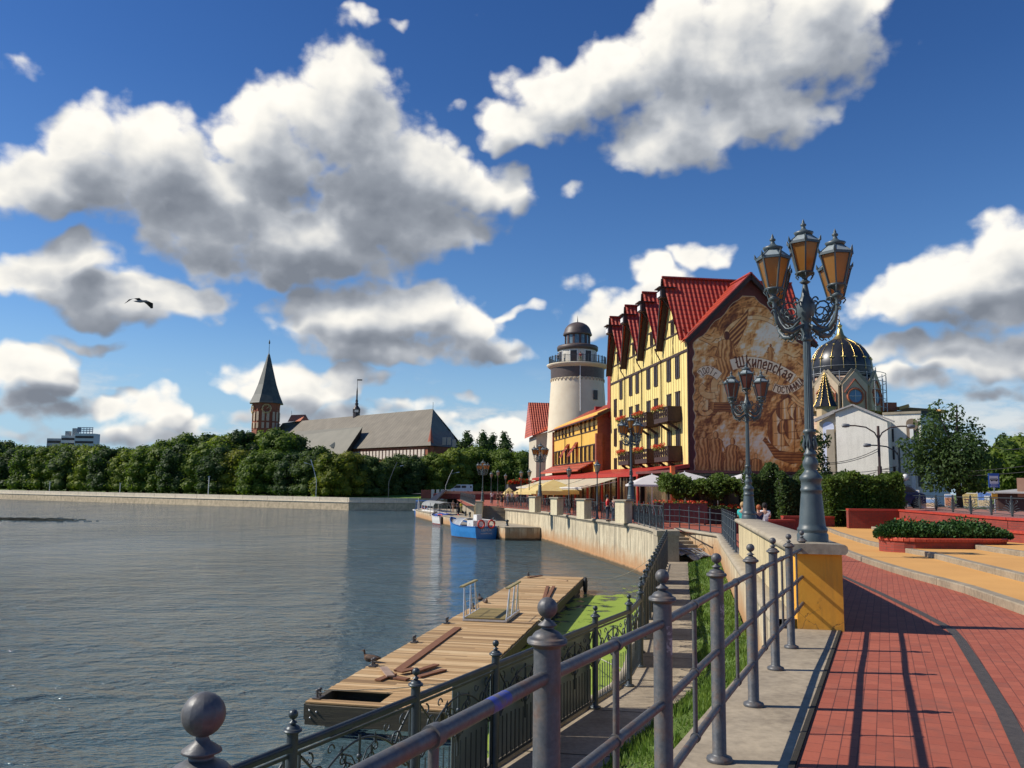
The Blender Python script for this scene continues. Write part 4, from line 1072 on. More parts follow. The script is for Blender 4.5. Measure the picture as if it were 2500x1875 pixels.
    for (x, h, l, rb, sd_) in ((.06, .28, 0, 0, 1), (.15, .30, .02, 0, 2), (.10, .33, 0, 1, 3), (.23, .27, -.03, 1, 4), (.20, .33, .0, 1, 5), (.29, .24, .05, 1, 6), (.34, .34, 0, 1, 7)): figure(x, .115+.06*(sd_ in (3, 5)), h, l, rb, sd_)
    figure(.455, .075, .25, .06, True, 8, .04); figure(.55, .075, .26, -.05, True, 9)
    strokes([(.36, .36), (.42, .35), (.44, .345)], .008, .62, .9)
    # winged figure drawing the banner
    wing = [(.30, 1.22), (.33, 1.33), (.42, 1.43), (.50, 1.53), (.48, 1.40), (.43, 1.28), (.38, 1.20)]
    m = inside(wing); T = np.where(m, .50+.20*np.sin((xx-zz)*150), T); strokes(wing+[wing[0]], .003, .24, 1.)
    figure(.27, .93, .40, .10, True, 11); figure(.50, .88, .20, 0, True, 12); figure(.68, 1.10, .14, .05, True, 13)
    # banners
    main = bez([(.34, 1.055), (.50, 1.11), (.68, 1.09), (.88, .955)], 20); ribbon(main, .046, .95, False)
    rb2 = bez([(.70, .885), (.78, .84), (.88, .86), (.95, .945)], 12)
    ribbon(bez([(.60, .99), (.56, .90), (.64, .86), (.70, .885)], 10), .026, .80); ribbon(bez([(.80, .98), (.74, .90), (.76, .86), (.70, .885)], 10), .022, .72); ribbon(rb2, .036, .94, False)
    yb_ = bez([(.07, .965), (.11, 1.03), (.18, 1.01), (.24, .955)], 10)
    ribbon(bez([(.24, .955), (.16, .90), (.20, .84), (.20, .80)], 10), .030, .82); ribbon(bez([(.20, .80), (.13, .78), (.04, .82), (.11, .88)], 10), .026, .80); ribbon(yb_, .037, .94, False)
    ribbon(bez([(.10, .74), (.02, .68), (.10, .60), (.17, .68)], 10), .018, .78)
    ribbon(bez([(.84, .84), (.92, .80), (.90, .74), (.99, .76)], 10), .014, .80); ribbon(bez([(.86, .80), (.92, .72), (.97, .74), (.99, .70)], 8), .012, .78)
    # lettering with a broad nib
    N_, n2_ = .42, .72
    L = {'Ш': [[(0, 1), (0, .12), (.1, 0)], [(.32, 1), (.32, .12)], [(.64, 1), (.64, .1)], [(.0, .05), (.70, .05)], [(-.12, 1), (.06, .95)], [(-.10, .5), (.04, .6)]],
         'к': [[(0, 1.05), (0, 0)], [(.05, .42), (.3, .7)], [(.12, .42), (.34, 0)]], 'и': [[(0, .7), (0, .05), (.1, 0)], [(.3, .7), (.3, .0)], [(.05, .05), (.3, .5)]],
         'п': [[(0, .7), (0, 0)], [(.02, .66), (.26, .72), (.3, .6), (.3, 0)]], 'е': [[(.3, .4), (.0, .3)], [(.3, .42), (.2, .72), (0, .55), (0, .1), (.12, 0), (.3, .1)]],
         'р': [[(0, .72), (0, -.35)], [(.02, .68), (.26, .7), (.3, .5), (.28, .1), (.04, .04)]], 'с': [[(.28, .6), (.15, .72), (0, .55), (0, .1), (.12, 0), (.28, .08)]],
         'а': [[(.02, .62), (.2, .72), (.3, .58), (.3, 0)], [(.3, .34), (.06, .36), (.0, .15), (.12, 0), (.3, .12)]], 'я': [[(.3, .72), (.3, 0)], [(.3, .68), (.08, .7), (.0, .52), (.1, .36), (.3, .36)], [(.16, .36), (0, 0)]],
         'Г': [[(0, 0), (0, 1), (.4, 1)]], 'О': [[(.25, 1), (.03, .85), (.03, .15), (.25, 0), (.45, .15), (.45, .85), (.25, 1)]], 'С': [[(.42, .8), (.25, 1), (.03, .85), (.03, .15), (.25, 0), (.42, .2)]],
         'Т': [[(0, 1), (.5, 1)], [(.25, 1), (.25, 0)]], 'И': [[(0, 1), (0, 0), (.42, 1), (.42, 0)]], 'Н': [[(0, 1), (0, 0)], [(.42, 1), (.42, 0)], [(0, .5), (.42, .5)]], 'Ц': [[(0, 1), (0, 0), (.42, 0), (.42, 1)], [(.42, 0), (.52, 0), (.52, -.2)]],
         'А': [[(0, 0), (.22, 1), (.44, 0)], [(.08, .35), (.36, .35)]], '2': [[(0, .8), (.15, 1), (.35, .85), (.3, .55), (0, 0), (.38, 0)]], '0': [[(.2, 1), (.02, .8), (.02, .2), (.2, 0), (.38, .2), (.38, .8), (.2, 1)]], '7': [[(0, 1), (.4, 1), (.15, 0)]], 'г': [[(0, 0), (0, .6), (.22, .6)]]}
    adv = {'Ш': .98, 'к': .56, 'и': .54, 'п': .54, 'е': .52, 'р': .54, 'с': .48, 'а': .54, 'я': .5, 'О': .68, 'Ц': .72, ' ': .3}
    def write(txt, cl, hgt, s0, w, dz=-.5, lift=0.):
        cl = [np.array(c) for c in cl]; seg = [np.hypot(*(b-a)) for a, b in zip(cl, cl[1:])]; cum = [0]
        for q in seg: cum.append(cum[-1]+q)
        def at(s):
            s = min(max(s, 0), cum[-1]-1e-6)
            for i in range(len(seg)):
                if s <= cum[i+1]: d = (cl[i+1]-cl[i])/seg[i]; return cl[i]+d*(s-cum[i]), d
        s = s0
        for ch in txt:
            if ch in L:
                p, d = at(s+.2*hgt); p = p-d*.2*hgt; n_ = np.array((-d[1], d[0]))
                for st in L[ch]: strokes([tuple(p+d*u*hgt+n_*(v+dz)*hgt) for u, v in st], w, .10, .45)
            s += adv.get(ch, .60)*hgt
    write('Шкиперская', main, .088, .055, .0074, -.42)
    write('ГОСТИНИЦА', rb2, .052, .012, .0052, -.5)
    write('2007 г', yb_, .052, .012, .0038, -.5)
    T += relief*.12
    T = (T-.62)*1.45+.56
    T = np.where(T > .9, .9+(T-.9)*.4, T)
    # parchment outline: scalloped foot and deckled edges; outside it the maroon wall shows
    ed = .020+.008*np.sin(zz*23)+.008*np.sin(zz*61+1)
    foot = .055+.016*np.sin(xx*19)+.012*np.sin(xx*47+2)
    gab = 1.70-np.abs(xx-.5)*1.0+.012*np.sin(xx*40)
    ok = (xx > ed*.8) & (xx < 1-ed*.8) & (zz > foot) & (zz < np.minimum(gab, 1.64))
    rgb = tone(T); rgb = rgb*np.array((1.0, .94, .88))*(1+.10*(fine-.5)[..., None])
    rgb = np.where(ok[..., None], rgb, np.array((.14, .042, .037)))
    edge = ok & ~(np.roll(ok, 2, 0) & np.roll(ok, -2, 0) & np.roll(ok, 2, 1) & np.roll(ok, -2, 1)); rgb[edge] = (.66, .46, .28)
    return xx, zz, ok, rgb
xx, zz, ok, rgb = paint_mural()
NZ_, NX_ = xx.shape
WID = HW-.5; 
verts = np.stack([.25+xx*WID, np.full_like(xx, -.045), 1.2+.62+zz*WID*1.0], -1).reshape(-1, 3)
lim = ZE-.05+np.minimum(xx*WID+.25, HW-.25-xx*WID)*((ZMR-.35-ZE)/(HW/2))
idx = np.arange(NZ_*NX_).reshape(NZ_, NX_)
good = (verts[:, 2].reshape(NZ_, NX_) < lim)
q = good[:-1, :-1] & good[1:, :-1] & good[:-1, 1:] & good[1:, 1:]
fa = np.stack([idx[:-1, :-1], idx[:-1, 1:], idx[1:, 1:], idx[1:, :-1]], -1)[q]
me = bpy.data.meshes.new('mural'); me.from_pydata(verts.tolist(), [], fa.tolist())
ca = me.color_attributes.new('paint', 'FLOAT_COLOR', 'POINT'); ca.data.foreach_set('color', np.concatenate([rgb, np.ones((*rgb.shape[:2], 1))], -1).astype(np.float32).ravel())
def _mur(t):
    a = t.new('ShaderNodeAttribute'); a.attribute_name = 'paint'
    t.put(t.b.inputs['Base Color'], a.outputs['Color']); t.b.inputs['Roughness'].default_value = .8
me.materials.append(nodemat('painted_picture', _mur)); mo = bpy.data.objects.new('mural', me); COL.objects.link(mo); mo.parent = hotel
mo['label'] = 'sepia mural of sailing ships, townsfolk and banners with lettering'
mb = MB(); mb.tube([(-.08, -.12, .5), (-.08, -.12, ZE-.6)], .07, 6); mb.build('downpipe', TIMB, hotel)

# ---------------------------------------------------------------- restaurant lean-to along the river front
rest = thing('restaurant_pavilion', 'long glazed restaurant front with a bright red lean-to roof below the hotel balconies', 'restaurant', HC, HRZ)
REDR = mat('bright_red_metal_roof', (.46, .035, .02), (.38, .028, .018), 2, .45)
REDP = mat('red_painted_post', (.55, .04, .02), (.5, .035, .02), 3, .5); ORP = mat('orange_painted_post', (.72, .14, .03), (.65, .12, .03), 3, .5)
mb = MB(); mb._add([(-4.6, -.3, 3.55), (-.1, -.3, 4.35), (-.1, 52, 4.35), (-4.6, 52, 3.55), (-4.6, -.3, 3.25), (-.1, -.3, 4.05), (-.1, 52, 4.05), (-4.6, 52, 3.25)], [(0, 1, 2, 3), (7, 6, 5, 4), (4, 0, 3, 7), (4, 5, 1, 0)]); mb.build('roof', REDR, rest)
def _rg(t):
    x, y, z = t.sep(t.obj)[:3]; n = t.noise(t.scalev(t.obj, (1, .9, .25)), 1.6, 4, .6)
    t.put(t.b.inputs['Base Color'], t.ramp(n, [(.35, (.02, .02, .018)), (.55, (.09, .055, .03)), (.65, (.20, .14, .07)), (.72, (.05, .06, .05))])); t.b.inputs['Roughness'].default_value = .15
RGL = nodemat('restaurant_glazing', _rg)
mb = MB(); mb.box(-4.2, -.05, .0, 51, 0, 3.3); mb.build('glass_front', RGL, rest)
mb = MB()
for k in range(27): mb.box(-4.3, -4.2, k*1.95, k*1.95+.09, 0, 3.3)
mb.box(-4.28, -4.18, 0, 51, .5, .62); mb.build('mullions', TIMB, rest)
mb = MB(); mb.k = 0
for k in range(9): mb.box(-4.6, -4.42, k*6-.1, k*6+.1, 0, 3.3)
mb.build('posts', REDP, rest)
# hall under the painted wall
hall = thing('terrace_hall', 'low dark restaurant hall below the painted gable wall behind the vines', 'restaurant', HC, HRZ)
mb = MB(); mb.box(-4.2, HW-3.5, -8.5, -.9, 0, 3.4); mb.build('glass_front', RGL, hall); mb = MB(); mb.box(-4.8, HW-3.2, -9.2, -.4, 3.42, 3.62); mb.build('roof', DKRED, hall)
mb = MB(); mb.box(-4.9, -4.6, -9.6, -9.3, 0, 3.9); mb.build('post', ORP, hall)
# cream awnings
for k in range(3):
    y0 = 6+k*13.2; mb = MB()
    aw = thing('awning', ('cream retractable awning nearest the hotel corner', 'middle cream retractable awning of the restaurant', 'cream retractable awning nearest the yellow parasols')[k], 'awning', HC+HA*y0+HB*-4.6+Vector((0, 0, 3.2)), HRZ, 'cream awnings of the restaurant')
    mb.grid([[(-3.3*u, y, -.0-.95*u-.05*math.sin(PI*u)) for u in frange(0, 1, 6)] for y in (0, 12.6)]); mb.face((-3.3, 0, -.95), (-3.3, 12.6, -.95), (-3.3, 12.6, -1.15), (-3.3, 0, -1.15))
    mb.build('canopy', mat('cream_canvas', (.72, .66, .48), (.66, .60, .43), 2, .8, trans=.35), aw)
    mb = MB()
    for y in (.3, 6.3, 12.3): mb.bar((0, y, -.35), (-3.2, y, -1.0), .06, .06)
    mb.bar((-3.32, 0, -.97), (-3.32, 12.6, -.97), .08, .08); mb.build('arms', WHITE, aw)

# ---------------------------------------------------------------- second building
B2 = Vector((10.0, 98.4, 2.8)); BL = 26.; BD = 10.; BE = 10.9
bld2 = thing('half_timbered_house', 'lower yellow half-timbered house with brick end wall between hotel and lighthouse', 'house', B2, HRZ)
mb = MB(); mb.prism([(0, 0), (BD, 0), (BD, BE), (BD/2, BE+2.3), (0, BE)], lambda x, z: (x, 0, z), lambda x, z: (x, BL, z)); mb.build('wall', YELW2, bld2)
mb = MB(); mb.prism([(-.06, 0), (BD, 0), (BD, BE+.1), (BD/2, BE+2.3), (-.06, BE)], lambda x, z: (x, -.12, z), lambda x, z: (x, -.001, z)); mb.box(-.35, .4, -.6, -.05, 0, BE-2.4); mb.build('brick_end_wall', DKBRICK, bld2); mb = MB(); mb.box(-.2, .6, BL, BL+.6, 0, BE-.6); mb.build('brick_pier', DKBRICK, bld2)
mb = MB()
for s, xe_ in ((-1, -.75), (1, BD+.75)):
    ze = BE-.55
    mb._add([(xe_, -1.3, ze), (BD/2, -1.3, BE+2.5), (BD/2, BL+.5, BE+2.5), (xe_, BL+.5, ze)], [(3, 2, 1, 0) if s < 0 else (0, 1, 2, 3)]); mb._add([(xe_, -1.3, ze-.15), (BD/2, -1.3, BE+2.35), (BD/2, BL+.5, BE+2.35), (xe_, BL+.5, ze-.15)], [(0, 1, 2, 3)])
rf = mb.build('roof', nodemat('orange_red_tiles_along', _tile((.50, .075, .03), (.60, .11, .04), along='y')), bld2)
mb = MB(); mb.bar((-.78, -1.3, BE-.62), (-.78, BL+.5, BE-.62), .16, .14); mb.bar((-.76, -1.3, BE-.65), (BD/2, -1.3, BE+2.4), .1, .3); mb.build('gutter', TIMB, rf)
mb = MB(); mb.box(-.05, .02, .3, BL, BE-1.3, BE-.75); mb.build('cream_band', YELW, bld2)
mb = MB()
for z in (5.35, 7.4, 8.95, 10.55): mb.box(-.07, .02, .3, BL, z, z+.12) if z not in (7.4,) else mb.box(-.07, .02, .3, BL, 7.3, 7.42)
for k in range(22): y = .4+k*1.2; mb.box(-.06, .02, y, y+.06, 5.3, 7.3)
mb.build('timber_frame', TIMB, bld2)
for k in range(11):
    y = 1.6+k*2.28
    if k in (4,): continue
    window(bld2, y, 8.98+.14, .85, 1.42, -.02); window(bld2, y, 5.5, .85, 1.75, -.05)
mb = MB(); mb._add([(-1.9, 2.2, 4.35), (0, 2.2, 5.35), (0, BL+1.5, 5.35), (-1.9, BL+1.5, 4.35), (-1.9, 2.2, 4.2), (0, 2.2, 5.2), (0, BL+1.5, 5.2), (-1.9, BL+1.5, 4.2)], [(3, 2, 1, 0), (4, 5, 6, 7), (0, 4, 7, 3), (0, 1, 5, 4)]); mb.build('lean_to_roof', TILE_O, bld2)
for y in (11.2, 16.3):
    mb = MB(); mb._add([(-1.1, y-.9, 6.35), (0, y-.9, 8.1), (0, y+.9, 8.1), (-1.1, y+.9, 6.35), (-1.1, y-.9, 6.25), (-1.1, y+.9, 6.25)], [(3, 2, 1, 0), (0, 1, 2, 3), (4, 0, 3, 5)]); mb.build('small_canopy', TILE_O, bld2)
mb = MB()
for y in (7.8, 17.8): mb.tube([(-.8, y-.3, BE-.7), (-.15, y, BE-1.6), (-.15, y, 1)], .055, 6)
mb.build('downpipe', TIMB, bld2)
# stepped red fire walls above its roof
FWM = mat('dark_red_render', (.34, .035, .028), (.26, .03, .024), 2, .8)
for (x0, y, w, h) in ((3.0, 4, 3, 17.0), (4.0, 6.5, 3.5, 15.9), (3.8, 10, 4, 14.4), (3.6, 16, 4, 14.4)): mb = MB(); mb.box(x0, x0+w, y-.3, y+.3, BE-.5, h-1.2); mb.build('fire_wall', FWM, bld2)
mb = MB(); mb.box(1.2, 2.4, -1.1, .2, BE-.5, 16.0); mb.build('chimney', FWM, bld2)

# ---------------------------------------------------------------- lighthouse
LH = D(1409, 1195, 137); lh = thing('lighthouse', 'round cream lighthouse with railed gallery, glazed lantern room and brown dome', 'lighthouse', (LH.x, LH.y, 2.8))
LCREAM = mat('cream_tower_render', (.74, .65, .48), (.68, .58, .42), .6, .85, .1)
LBRN = mat('brown_metal', (.10, .072, .062), (.075, .055, .048), 3, .5)
def zof(py, px=1409): return D(px, py, 137).z-2.8
k_ = 137/F_PX*1.005
z_gal = zof(915); 
mb = MB(); mb.lathe([(5.25, 0), (4.95, zof(1100)), (4.62, zof(1010)), (4.32, zof(940)), (4.28, zof(926))], 56); mb.build('tower_wall', LCREAM, lh)
mb = MB(); mb.lathe([(4.30, zof(927)), (4.32, zof(924)), (4.36, zof(903)), (4.38, zof(900))], 56); mb.build('brown_band', LBRN, lh)
mb = MB(); mb.lathe([(4.3, zof(903)), (4.7, zof(899)), (4.98, zof(895)), (5.0, zof(893)), (3, zof(892.5))], 56); gal = mb.build('gallery', LCREAM, lh)
mb = MB(); zg = zof(892.5)
for k in range(30):
    a = 2*PI*k/30; x, y = 4.6*math.cos(a), 4.6*math.sin(a); mb.cbox((x, y, zg+.65), .12, .12, 1.3, a)
    if k % 1 == 0:
        for j in range(1, 5): b = a+2*PI/30*j/5; mb.cbox((4.6*math.cos(b), 4.6*math.sin(b), zg+.6), .03, .03, 1.1, b)
for z in (.1, 1.15): mb.tube([(4.6*math.cos(a), 4.6*math.sin(a), zg+z) for a in frange(0, 2*PI, 41)[:-1]], .035, 5, close=True)
mb.build('railing', IRON2, gal)
mb = MB(); r1 = 3.05
mb.lathe([(r1, zg), (r1, zof(856))], 40); mb.build('upper_wall', mat('white_render', (.66, .62, .54), (.6, .56, .48), 1, .8), lh)
mb = MB(); mb.lathe([(r1, zof(858)), (3.32, zof(857)), (3.36, zof(849)), (3.2, zof(846)), (2.1, zof(842))], 40); mb.build('roof_ring', LBRN, lh)
mb = MB(); mb.lathe([(1.98, zof(844)), (1.98, zof(818))], 16, smooth=False); lr = mb.build('lantern_room', mat('pale_blue_glass', (.10, .17, .22), (.2, .28, .32), 1.5, .1), lh)
mb = MB()
for k in range(12): a = 2*PI*k/12+.13; mb.cbox((2.03*math.cos(a), 2.03*math.sin(a), (zof(844)+zof(818))/2), .14, .34, zof(818)-zof(844), a)
mb.build('glazing_bars', mat('brown_red_frame', (.10, .05, .045), (.08, .04, .04), 4, .6), lr)
mb = MB(); R0 = 2.38; zd = zof(820); mb.lathe([(R0-.1, zd), (R0, zd+.1), (R0*.97, zd+.35)]+[(R0*.92*math.cos(a), zd+.5+1.75*math.sin(a)) for a in frange(.1, 1.5, 9)]+[(.12, zof(791)), (.08, zof(785)), (.005, zof(770))], 36); mb.build('dome', LBRN, lh)
# gallery doors and window, blind arcade
def on_tower(mb, ang, r, z0, w, h, d=.08):
    mb.cbox((r*math.cos(ang), r*math.sin(ang), z0+h/2), d, w, h, ang)
for (ang) in (-1.85, -1.05, -2.75, -.3):
    mb = MB(); on_tower(mb, ang, r1, zg, 1.0, 2.05); mb.build('door', WGLASS, lh); mb = MB()
    for s in (-1, 1): on_tower(mb, ang+s*.20, r1, zg, .14, 2.25, .14)
    mb.build('door_surround', WHITE, lh)
mb = MB(); N = 40
for k in range(N):
    a = 2*PI*k/N; z = zof(934)
    pts = [((4.36)*math.cos(a+u*.5*2*PI/N*.9), 4.36*math.sin(a+u*.5*2*PI/N*.9), z+.42*math.sqrt(max(0, 1-u*u))) for u in frange(-1, 1, 7)]; mb.tube(pts, .05, 4)
mb.build('blind_arcade', mat('cream_shadow_line', (.50, .40, .27), (.45, .36, .24), 2, .8), lh)
mb = MB(); on_tower(mb, -.98, 4.62, zof(981), .75, 1.5, .1); mb.build('window', WGLASS, lh)
mb = MB(); a = -1.55; mb.tube([(4.6*math.cos(a-.05), 4.6*math.sin(a-.05), zof(894)), (4.45*math.cos(a), 4.45*math.sin(a), zof(903)), (4.5*math.cos(a), 4.5*math.sin(a), zof(925)), (4.85*math.cos(a), 4.85*math.sin(a), zof(1010))], .07, 6); mb.build('downpipe', WHITE, lh)

# ---------------------------------------------------------------- cream house left of the lighthouse
CH = D(1300, 1195, 150); ch = thing('gabled_house', 'cream house with steep bright red roof at the left of the lighthouse', 'house', (CH.x, CH.y, 2.8), .12)
zz_ = lambda py, y=150: D(1320, py, y).z-2.8
mb = MB(); mb.box(.6, 9, 0, 9, 0, zz_(1062)); mb.prism([(.6, zz_(1062)-.01), (9, zz_(1062)-.01), (9, zz_(1025))], lambda x, z: (x, 0, z), lambda x, z: (x, 9, z)); mb.build('wall', mat('cream_house_render', (.56, .50, .38), (.5, .44, .33), 1, .85), ch)
mb = MB(); e = zz_(1064); r_ = zz_(976)
mb._add([(-.2, -.7, e), (9.5, -.7, zz_(1010)), (9.5, 5, r_), (-.2, 5, r_), (-.2, -.7, e-.25), (9.5, -.7, zz_(1010)-.25), (-.2, 9.5, e)], [(0, 1, 2, 3), (4, 5, 1, 0), (0, 3, 6)]); mb.build('roof', TILE_O, ch)
# ================================================================ floating dock
def dockpt(px, py, z=.62): return G(px, py, z)
DA, DB, DC_, DD = dockpt(749, 1716), dockpt(1060, 1742), dockpt(1423, 1412), dockpt(1287, 1406)
u_ = (DD-DA); u_.z = 0; LEN = u_.length; u_.normalize(); v_ = Vector((u_.y, -u_.x, 0))
wdt = abs((DC_-DD).dot(v_)); 
print('dock', DA, DD, DC_, LEN, wdt)
DRZ = math.atan2(u_.y, u_.x)-PI/2                            # local y along the dock, local x across towards the quay
dock = thing('floating_dock', 'long floating dock decked with pale boards, one gap open at the near end', 'dock', (DA.x, DA.y, 0), DRZ)
WD = min(max(wdt, 2.6), 3.4); DZ = .62
def attr(o, name, vals):
    a = o.data.attributes.new(name, 'FLOAT', 'FACE'); a.data.foreach_set('value', vals)
random.seed(11)
mb = MB(); tone = []
y = .02; n = 0
while y < LEN-.1:
    w = .142; t_ = random.betavariate(2, 2)
    skip = .30 < y < 1.05
    x0 = -.04+random.uniform(-.015, .015)
    if skip: x0 = 1.45
    x1 = WD+random.uniform(-.01, .02); dz = random.uniform(0, .006)
    if random.random() < .25 and not skip: 
        xm_ = random.uniform(.8, WD-.8); mb.cbox(((x0+xm_)/2, y+w/2, DZ+dz), xm_-x0-.006, w-.012, .03); tone += [t_]*6; t_ = random.betavariate(2, 2); x0 = xm_
    mb.cbox(((x0+x1)/2, y+w/2, DZ+dz), x1-x0, w-.012, .03, random.uniform(-.002, .002)); tone += [t_]*6; y += w
o = mb.build('deck_boards', DECKW, dock); attr(o, 'tone', tone)
mb = MB(); 
for x in (0, WD): mb.box(x-.06, x+.06, 0, LEN, .30, DZ-.018)
mb.box(0, WD, -.08, -.0, .22, DZ-.02); mb.box(0, WD, LEN, LEN+.07, .22, DZ-.02)
for k in range(int(LEN/1.3)): mb.box(0, WD, .15+k*1.3, .25+k*1.3, .36, DZ-.018)
mb.build('frame', BEAMW, dock)
mb = MB()
for k in range(5): yk = .6+k*(LEN-3)/4; mb.box(.15, .75, yk, yk+2.2, -.3, .36); mb.box(WD-.75, WD-.15, yk, yk+2.2, -.3, .36)
mb.build('floats', mat('grey_float', (.09, .10, .10), (.05, .055, .05), 3, .6), dock)
mb = MB()
for (x, z) in ((.1, .5), (.25, .48), (.12, .36)): mb.ball((x, -.085, z), .022, 8, 5)
mb.build('bolts', ALU, dock)
CLEAT = None
for yk in (.35, 3.6, 6.9, 10.4, 13.9, LEN-.25):
    if yk > LEN: continue
    mb = MB(); mb.cbox((0, 0, .02), .16, .30, .02)
    for s in (-1, 1): mb.tube([(0, s*.07, .02), (0, s*.07, .17)], .028, 8); mb.lathe([(.028, .15), (.045, .165), (.045, .185), (.01, .195)], 10, (0, s*.07, 0))
    mb.tube([(-.07, 0, .10), (.07, 0, .10)], .018, 8)
    mb.build('mooring_cleat', IRON, dock, (.10, yk, DZ+.02))
mb = MB()
mb.tube([(WD+.12, LEN-.55, .35+.28*math.sin(a)) if 0 else (WD+.14, LEN-.5+.26*math.cos(a), .32+.30*math.sin(a)) for a in frange(0, 2*PI, 17)[:-1]], .085, 8, close=True)
mb.build('tyre_fender', RUBBER, dock)
# old boards lying about
def plank_thing(label, x, y, L, rz, w=.14, m=None, tilt=0., z=0., name='wooden_plank'):
    t = bpy.data.objects.new(name, None) if 0 else None
    mb = MB(); mb.cbox((0, 0, .018), w, L, .035, 0, 0, tilt); o = mb.build(name, m or OLDW, None)
    p = dock.matrix_basis @ Vector((x, y, 0)); o.location = (p.x, p.y, DZ+.025+z); o.rotation_euler = (0, 0, DRZ+rz)
    return tag(o, label, 'plank', 'loose planks on the dock')
def dl(px, py):                                             # photo bearing to dock coordinates
    p = G(px, py, DZ+.02)-Vector((DA.x, DA.y, 0)); return (p.dot(v_), p.dot(u_))
def plank_px(label, a, b, w=.16, m=None, z=0.):
    A_, B_ = dl(*a), dl(*b); dx, dy = B_[0]-A_[0], B_[1]-A_[1]
    plank_thing(label, (A_[0]+B_[0])/2, (A_[1]+B_[1])/2, math.hypot(dx, dy), math.atan2(dy, dx)-PI/2, w, m, 0, z)
plank_px('longest reddish plank lying diagonally along the middle of the dock', (972, 1640), (1118, 1534), .22, z=.002)
plank_px('short pale weathered board resting on the heap of offcuts', (936, 1637), (954, 1659), .18, mat('grey_plank', (.38, .27, .2), (.28, .19, .14), 3, .7), z=.05)
plank_px('dark short plank at the left of the offcut heap', (922, 1664), (962, 1648), .16, z=.006)
plank_px('reddish plank pointing right from the heap of offcuts', (1010, 1646), (1066, 1628), .16, z=.03)
plank_px('lower reddish plank pointing right from the heap of offcuts', (1020, 1656), (1085, 1638), .15, z=.006)
plank_px('short ribbed board in front of the heap of offcuts', (965, 1658), (996, 1662), .2, z=.012)
plank_px('upper ribbed board across the heap of offcuts', (975, 1648), (1012, 1640), .2, z=.05)
plank_px('left one of two planks leaning together near the far gangway side', (1326, 1470), (1337, 1432), .13)
plank_px('right one of two planks leaning together near the far gangway side', (1334, 1468), (1352, 1434), .13, z=.03)
plank_px('thin pale slat lying beside the gangway', (1250, 1521), (1300, 1523), .07, mat('pale_slat', (.6, .42, .24), (.5, .34, .2), 3, .7))
plank_px('short pale batten near the far end of the dock', (1332, 1414), (1385, 1419), .12, mat('pale_slat', (.6, .42, .24)))
plank_px('dark plank along the far left rim of the dock', (1290, 1411), (1322, 1406), .12)
# gangway piece with handrails standing on the dock
ga, gb, gc, gd = [dl(*p) for p in ((1122, 1524), (1226, 1532), (1272, 1490), (1192, 1483))]
gcx, gcy = sum(q[0] for q in (ga, gb, gc, gd))/4, sum(q[1] for q in (ga, gb, gc, gd))/4
gw = 1.42; gl = 2.35; gp = dock.matrix_basis @ Vector((gcx-.04, gcy, 0))
gw_ = thing('gangway_section', 'aluminium gangway section with two wooden handrails standing on the dock', 'gangway', (gp.x, gp.y, DZ+.03), DRZ)
mb = MB(); tone = []
for k in range(16): mb.cbox((0, -gl/2+.07+k*.147, .10), gw-.1, .13, .03); tone += [random.random()]*6
o = mb.build('boards', GREENW, gw_); attr(o, 'tone', tone)
mb = MB()
for s in (-1, 1): mb.bar((s*gw/2, -gl/2, .05), (s*gw/2, gl/2, .05), .06, .10)
for y in (-gl/2, 0, gl/2): mb.bar((-gw/2, y, .04), (gw/2, y, .04), .06, .06)
mb.build('frame', ALU, gw_)
for s in (-1, 1):
    mb = MB(); L = .85
    for (y0, y1) in ((-gl/2+.04, -gl/2+.30), (-.25, -.0), (gl/2-.55, gl/2-.75+.2)):
        mb.tube([(s*gw/2, y0, .05), (s*(gw/2+.06), y1, 1.08)], .026, 8); mb.tube([(s*gw/2, y0+.42, .08), (s*(gw/2+.06), y1-.05, .95)], .018, 6)
    mb.tube([(s*(gw/2+.03), -gl/2+.2, .55), (s*(gw/2+.03), gl/2-.6, .55)], .012, 6)
    r = mb.build('handrail_frame', ALU, gw_); mb = MB(); mb.bar((s*(gw/2+.06), -gl/2-.12, 1.10), (s*(gw/2+.06), gl/2-.35, 1.10), .12, .05); mb.build('wooden_handrail', mat('olive_wood', (.36, .30, .14), (.26, .22, .10), 4, .7, stretch=(6, 1, 6)), r)
# mooring ropes
def rope(label, a, b, sag, r=.012):
    a, b = Vector(a), Vector(b); c = (a+b)/2
    pts = [a.lerp(b, t_)-c+Vector((0, 0, -sag*4*t_*(1-t_))) for t_ in frange(0, 1, 13)]
    mb = MB(); mb.tube(pts, r, 5); o = mb.build('mooring_rope', ROPE, None, c); tag(o, label, 'rope', 'mooring ropes')
W_ = lambda x, y, z: dock.matrix_basis @ Vector((x, y, z))
rope('taut white rope from the dock edge to the ornate railing', W_(WD, gcy-.2, .66), (OP[8][0]-.1, OP[8][1], 1.5), .12, .011)
rope('thin rope from the far dock corner towards the quay wall', W_(WD, LEN-.4, .7), (QW[6][0]-.1, 44., 1.9), .6)
rope('slack dark rope lying across the near dock boards', W_(.2, .35, .80), W_(2.3, 2.0, .70), .05, .010)

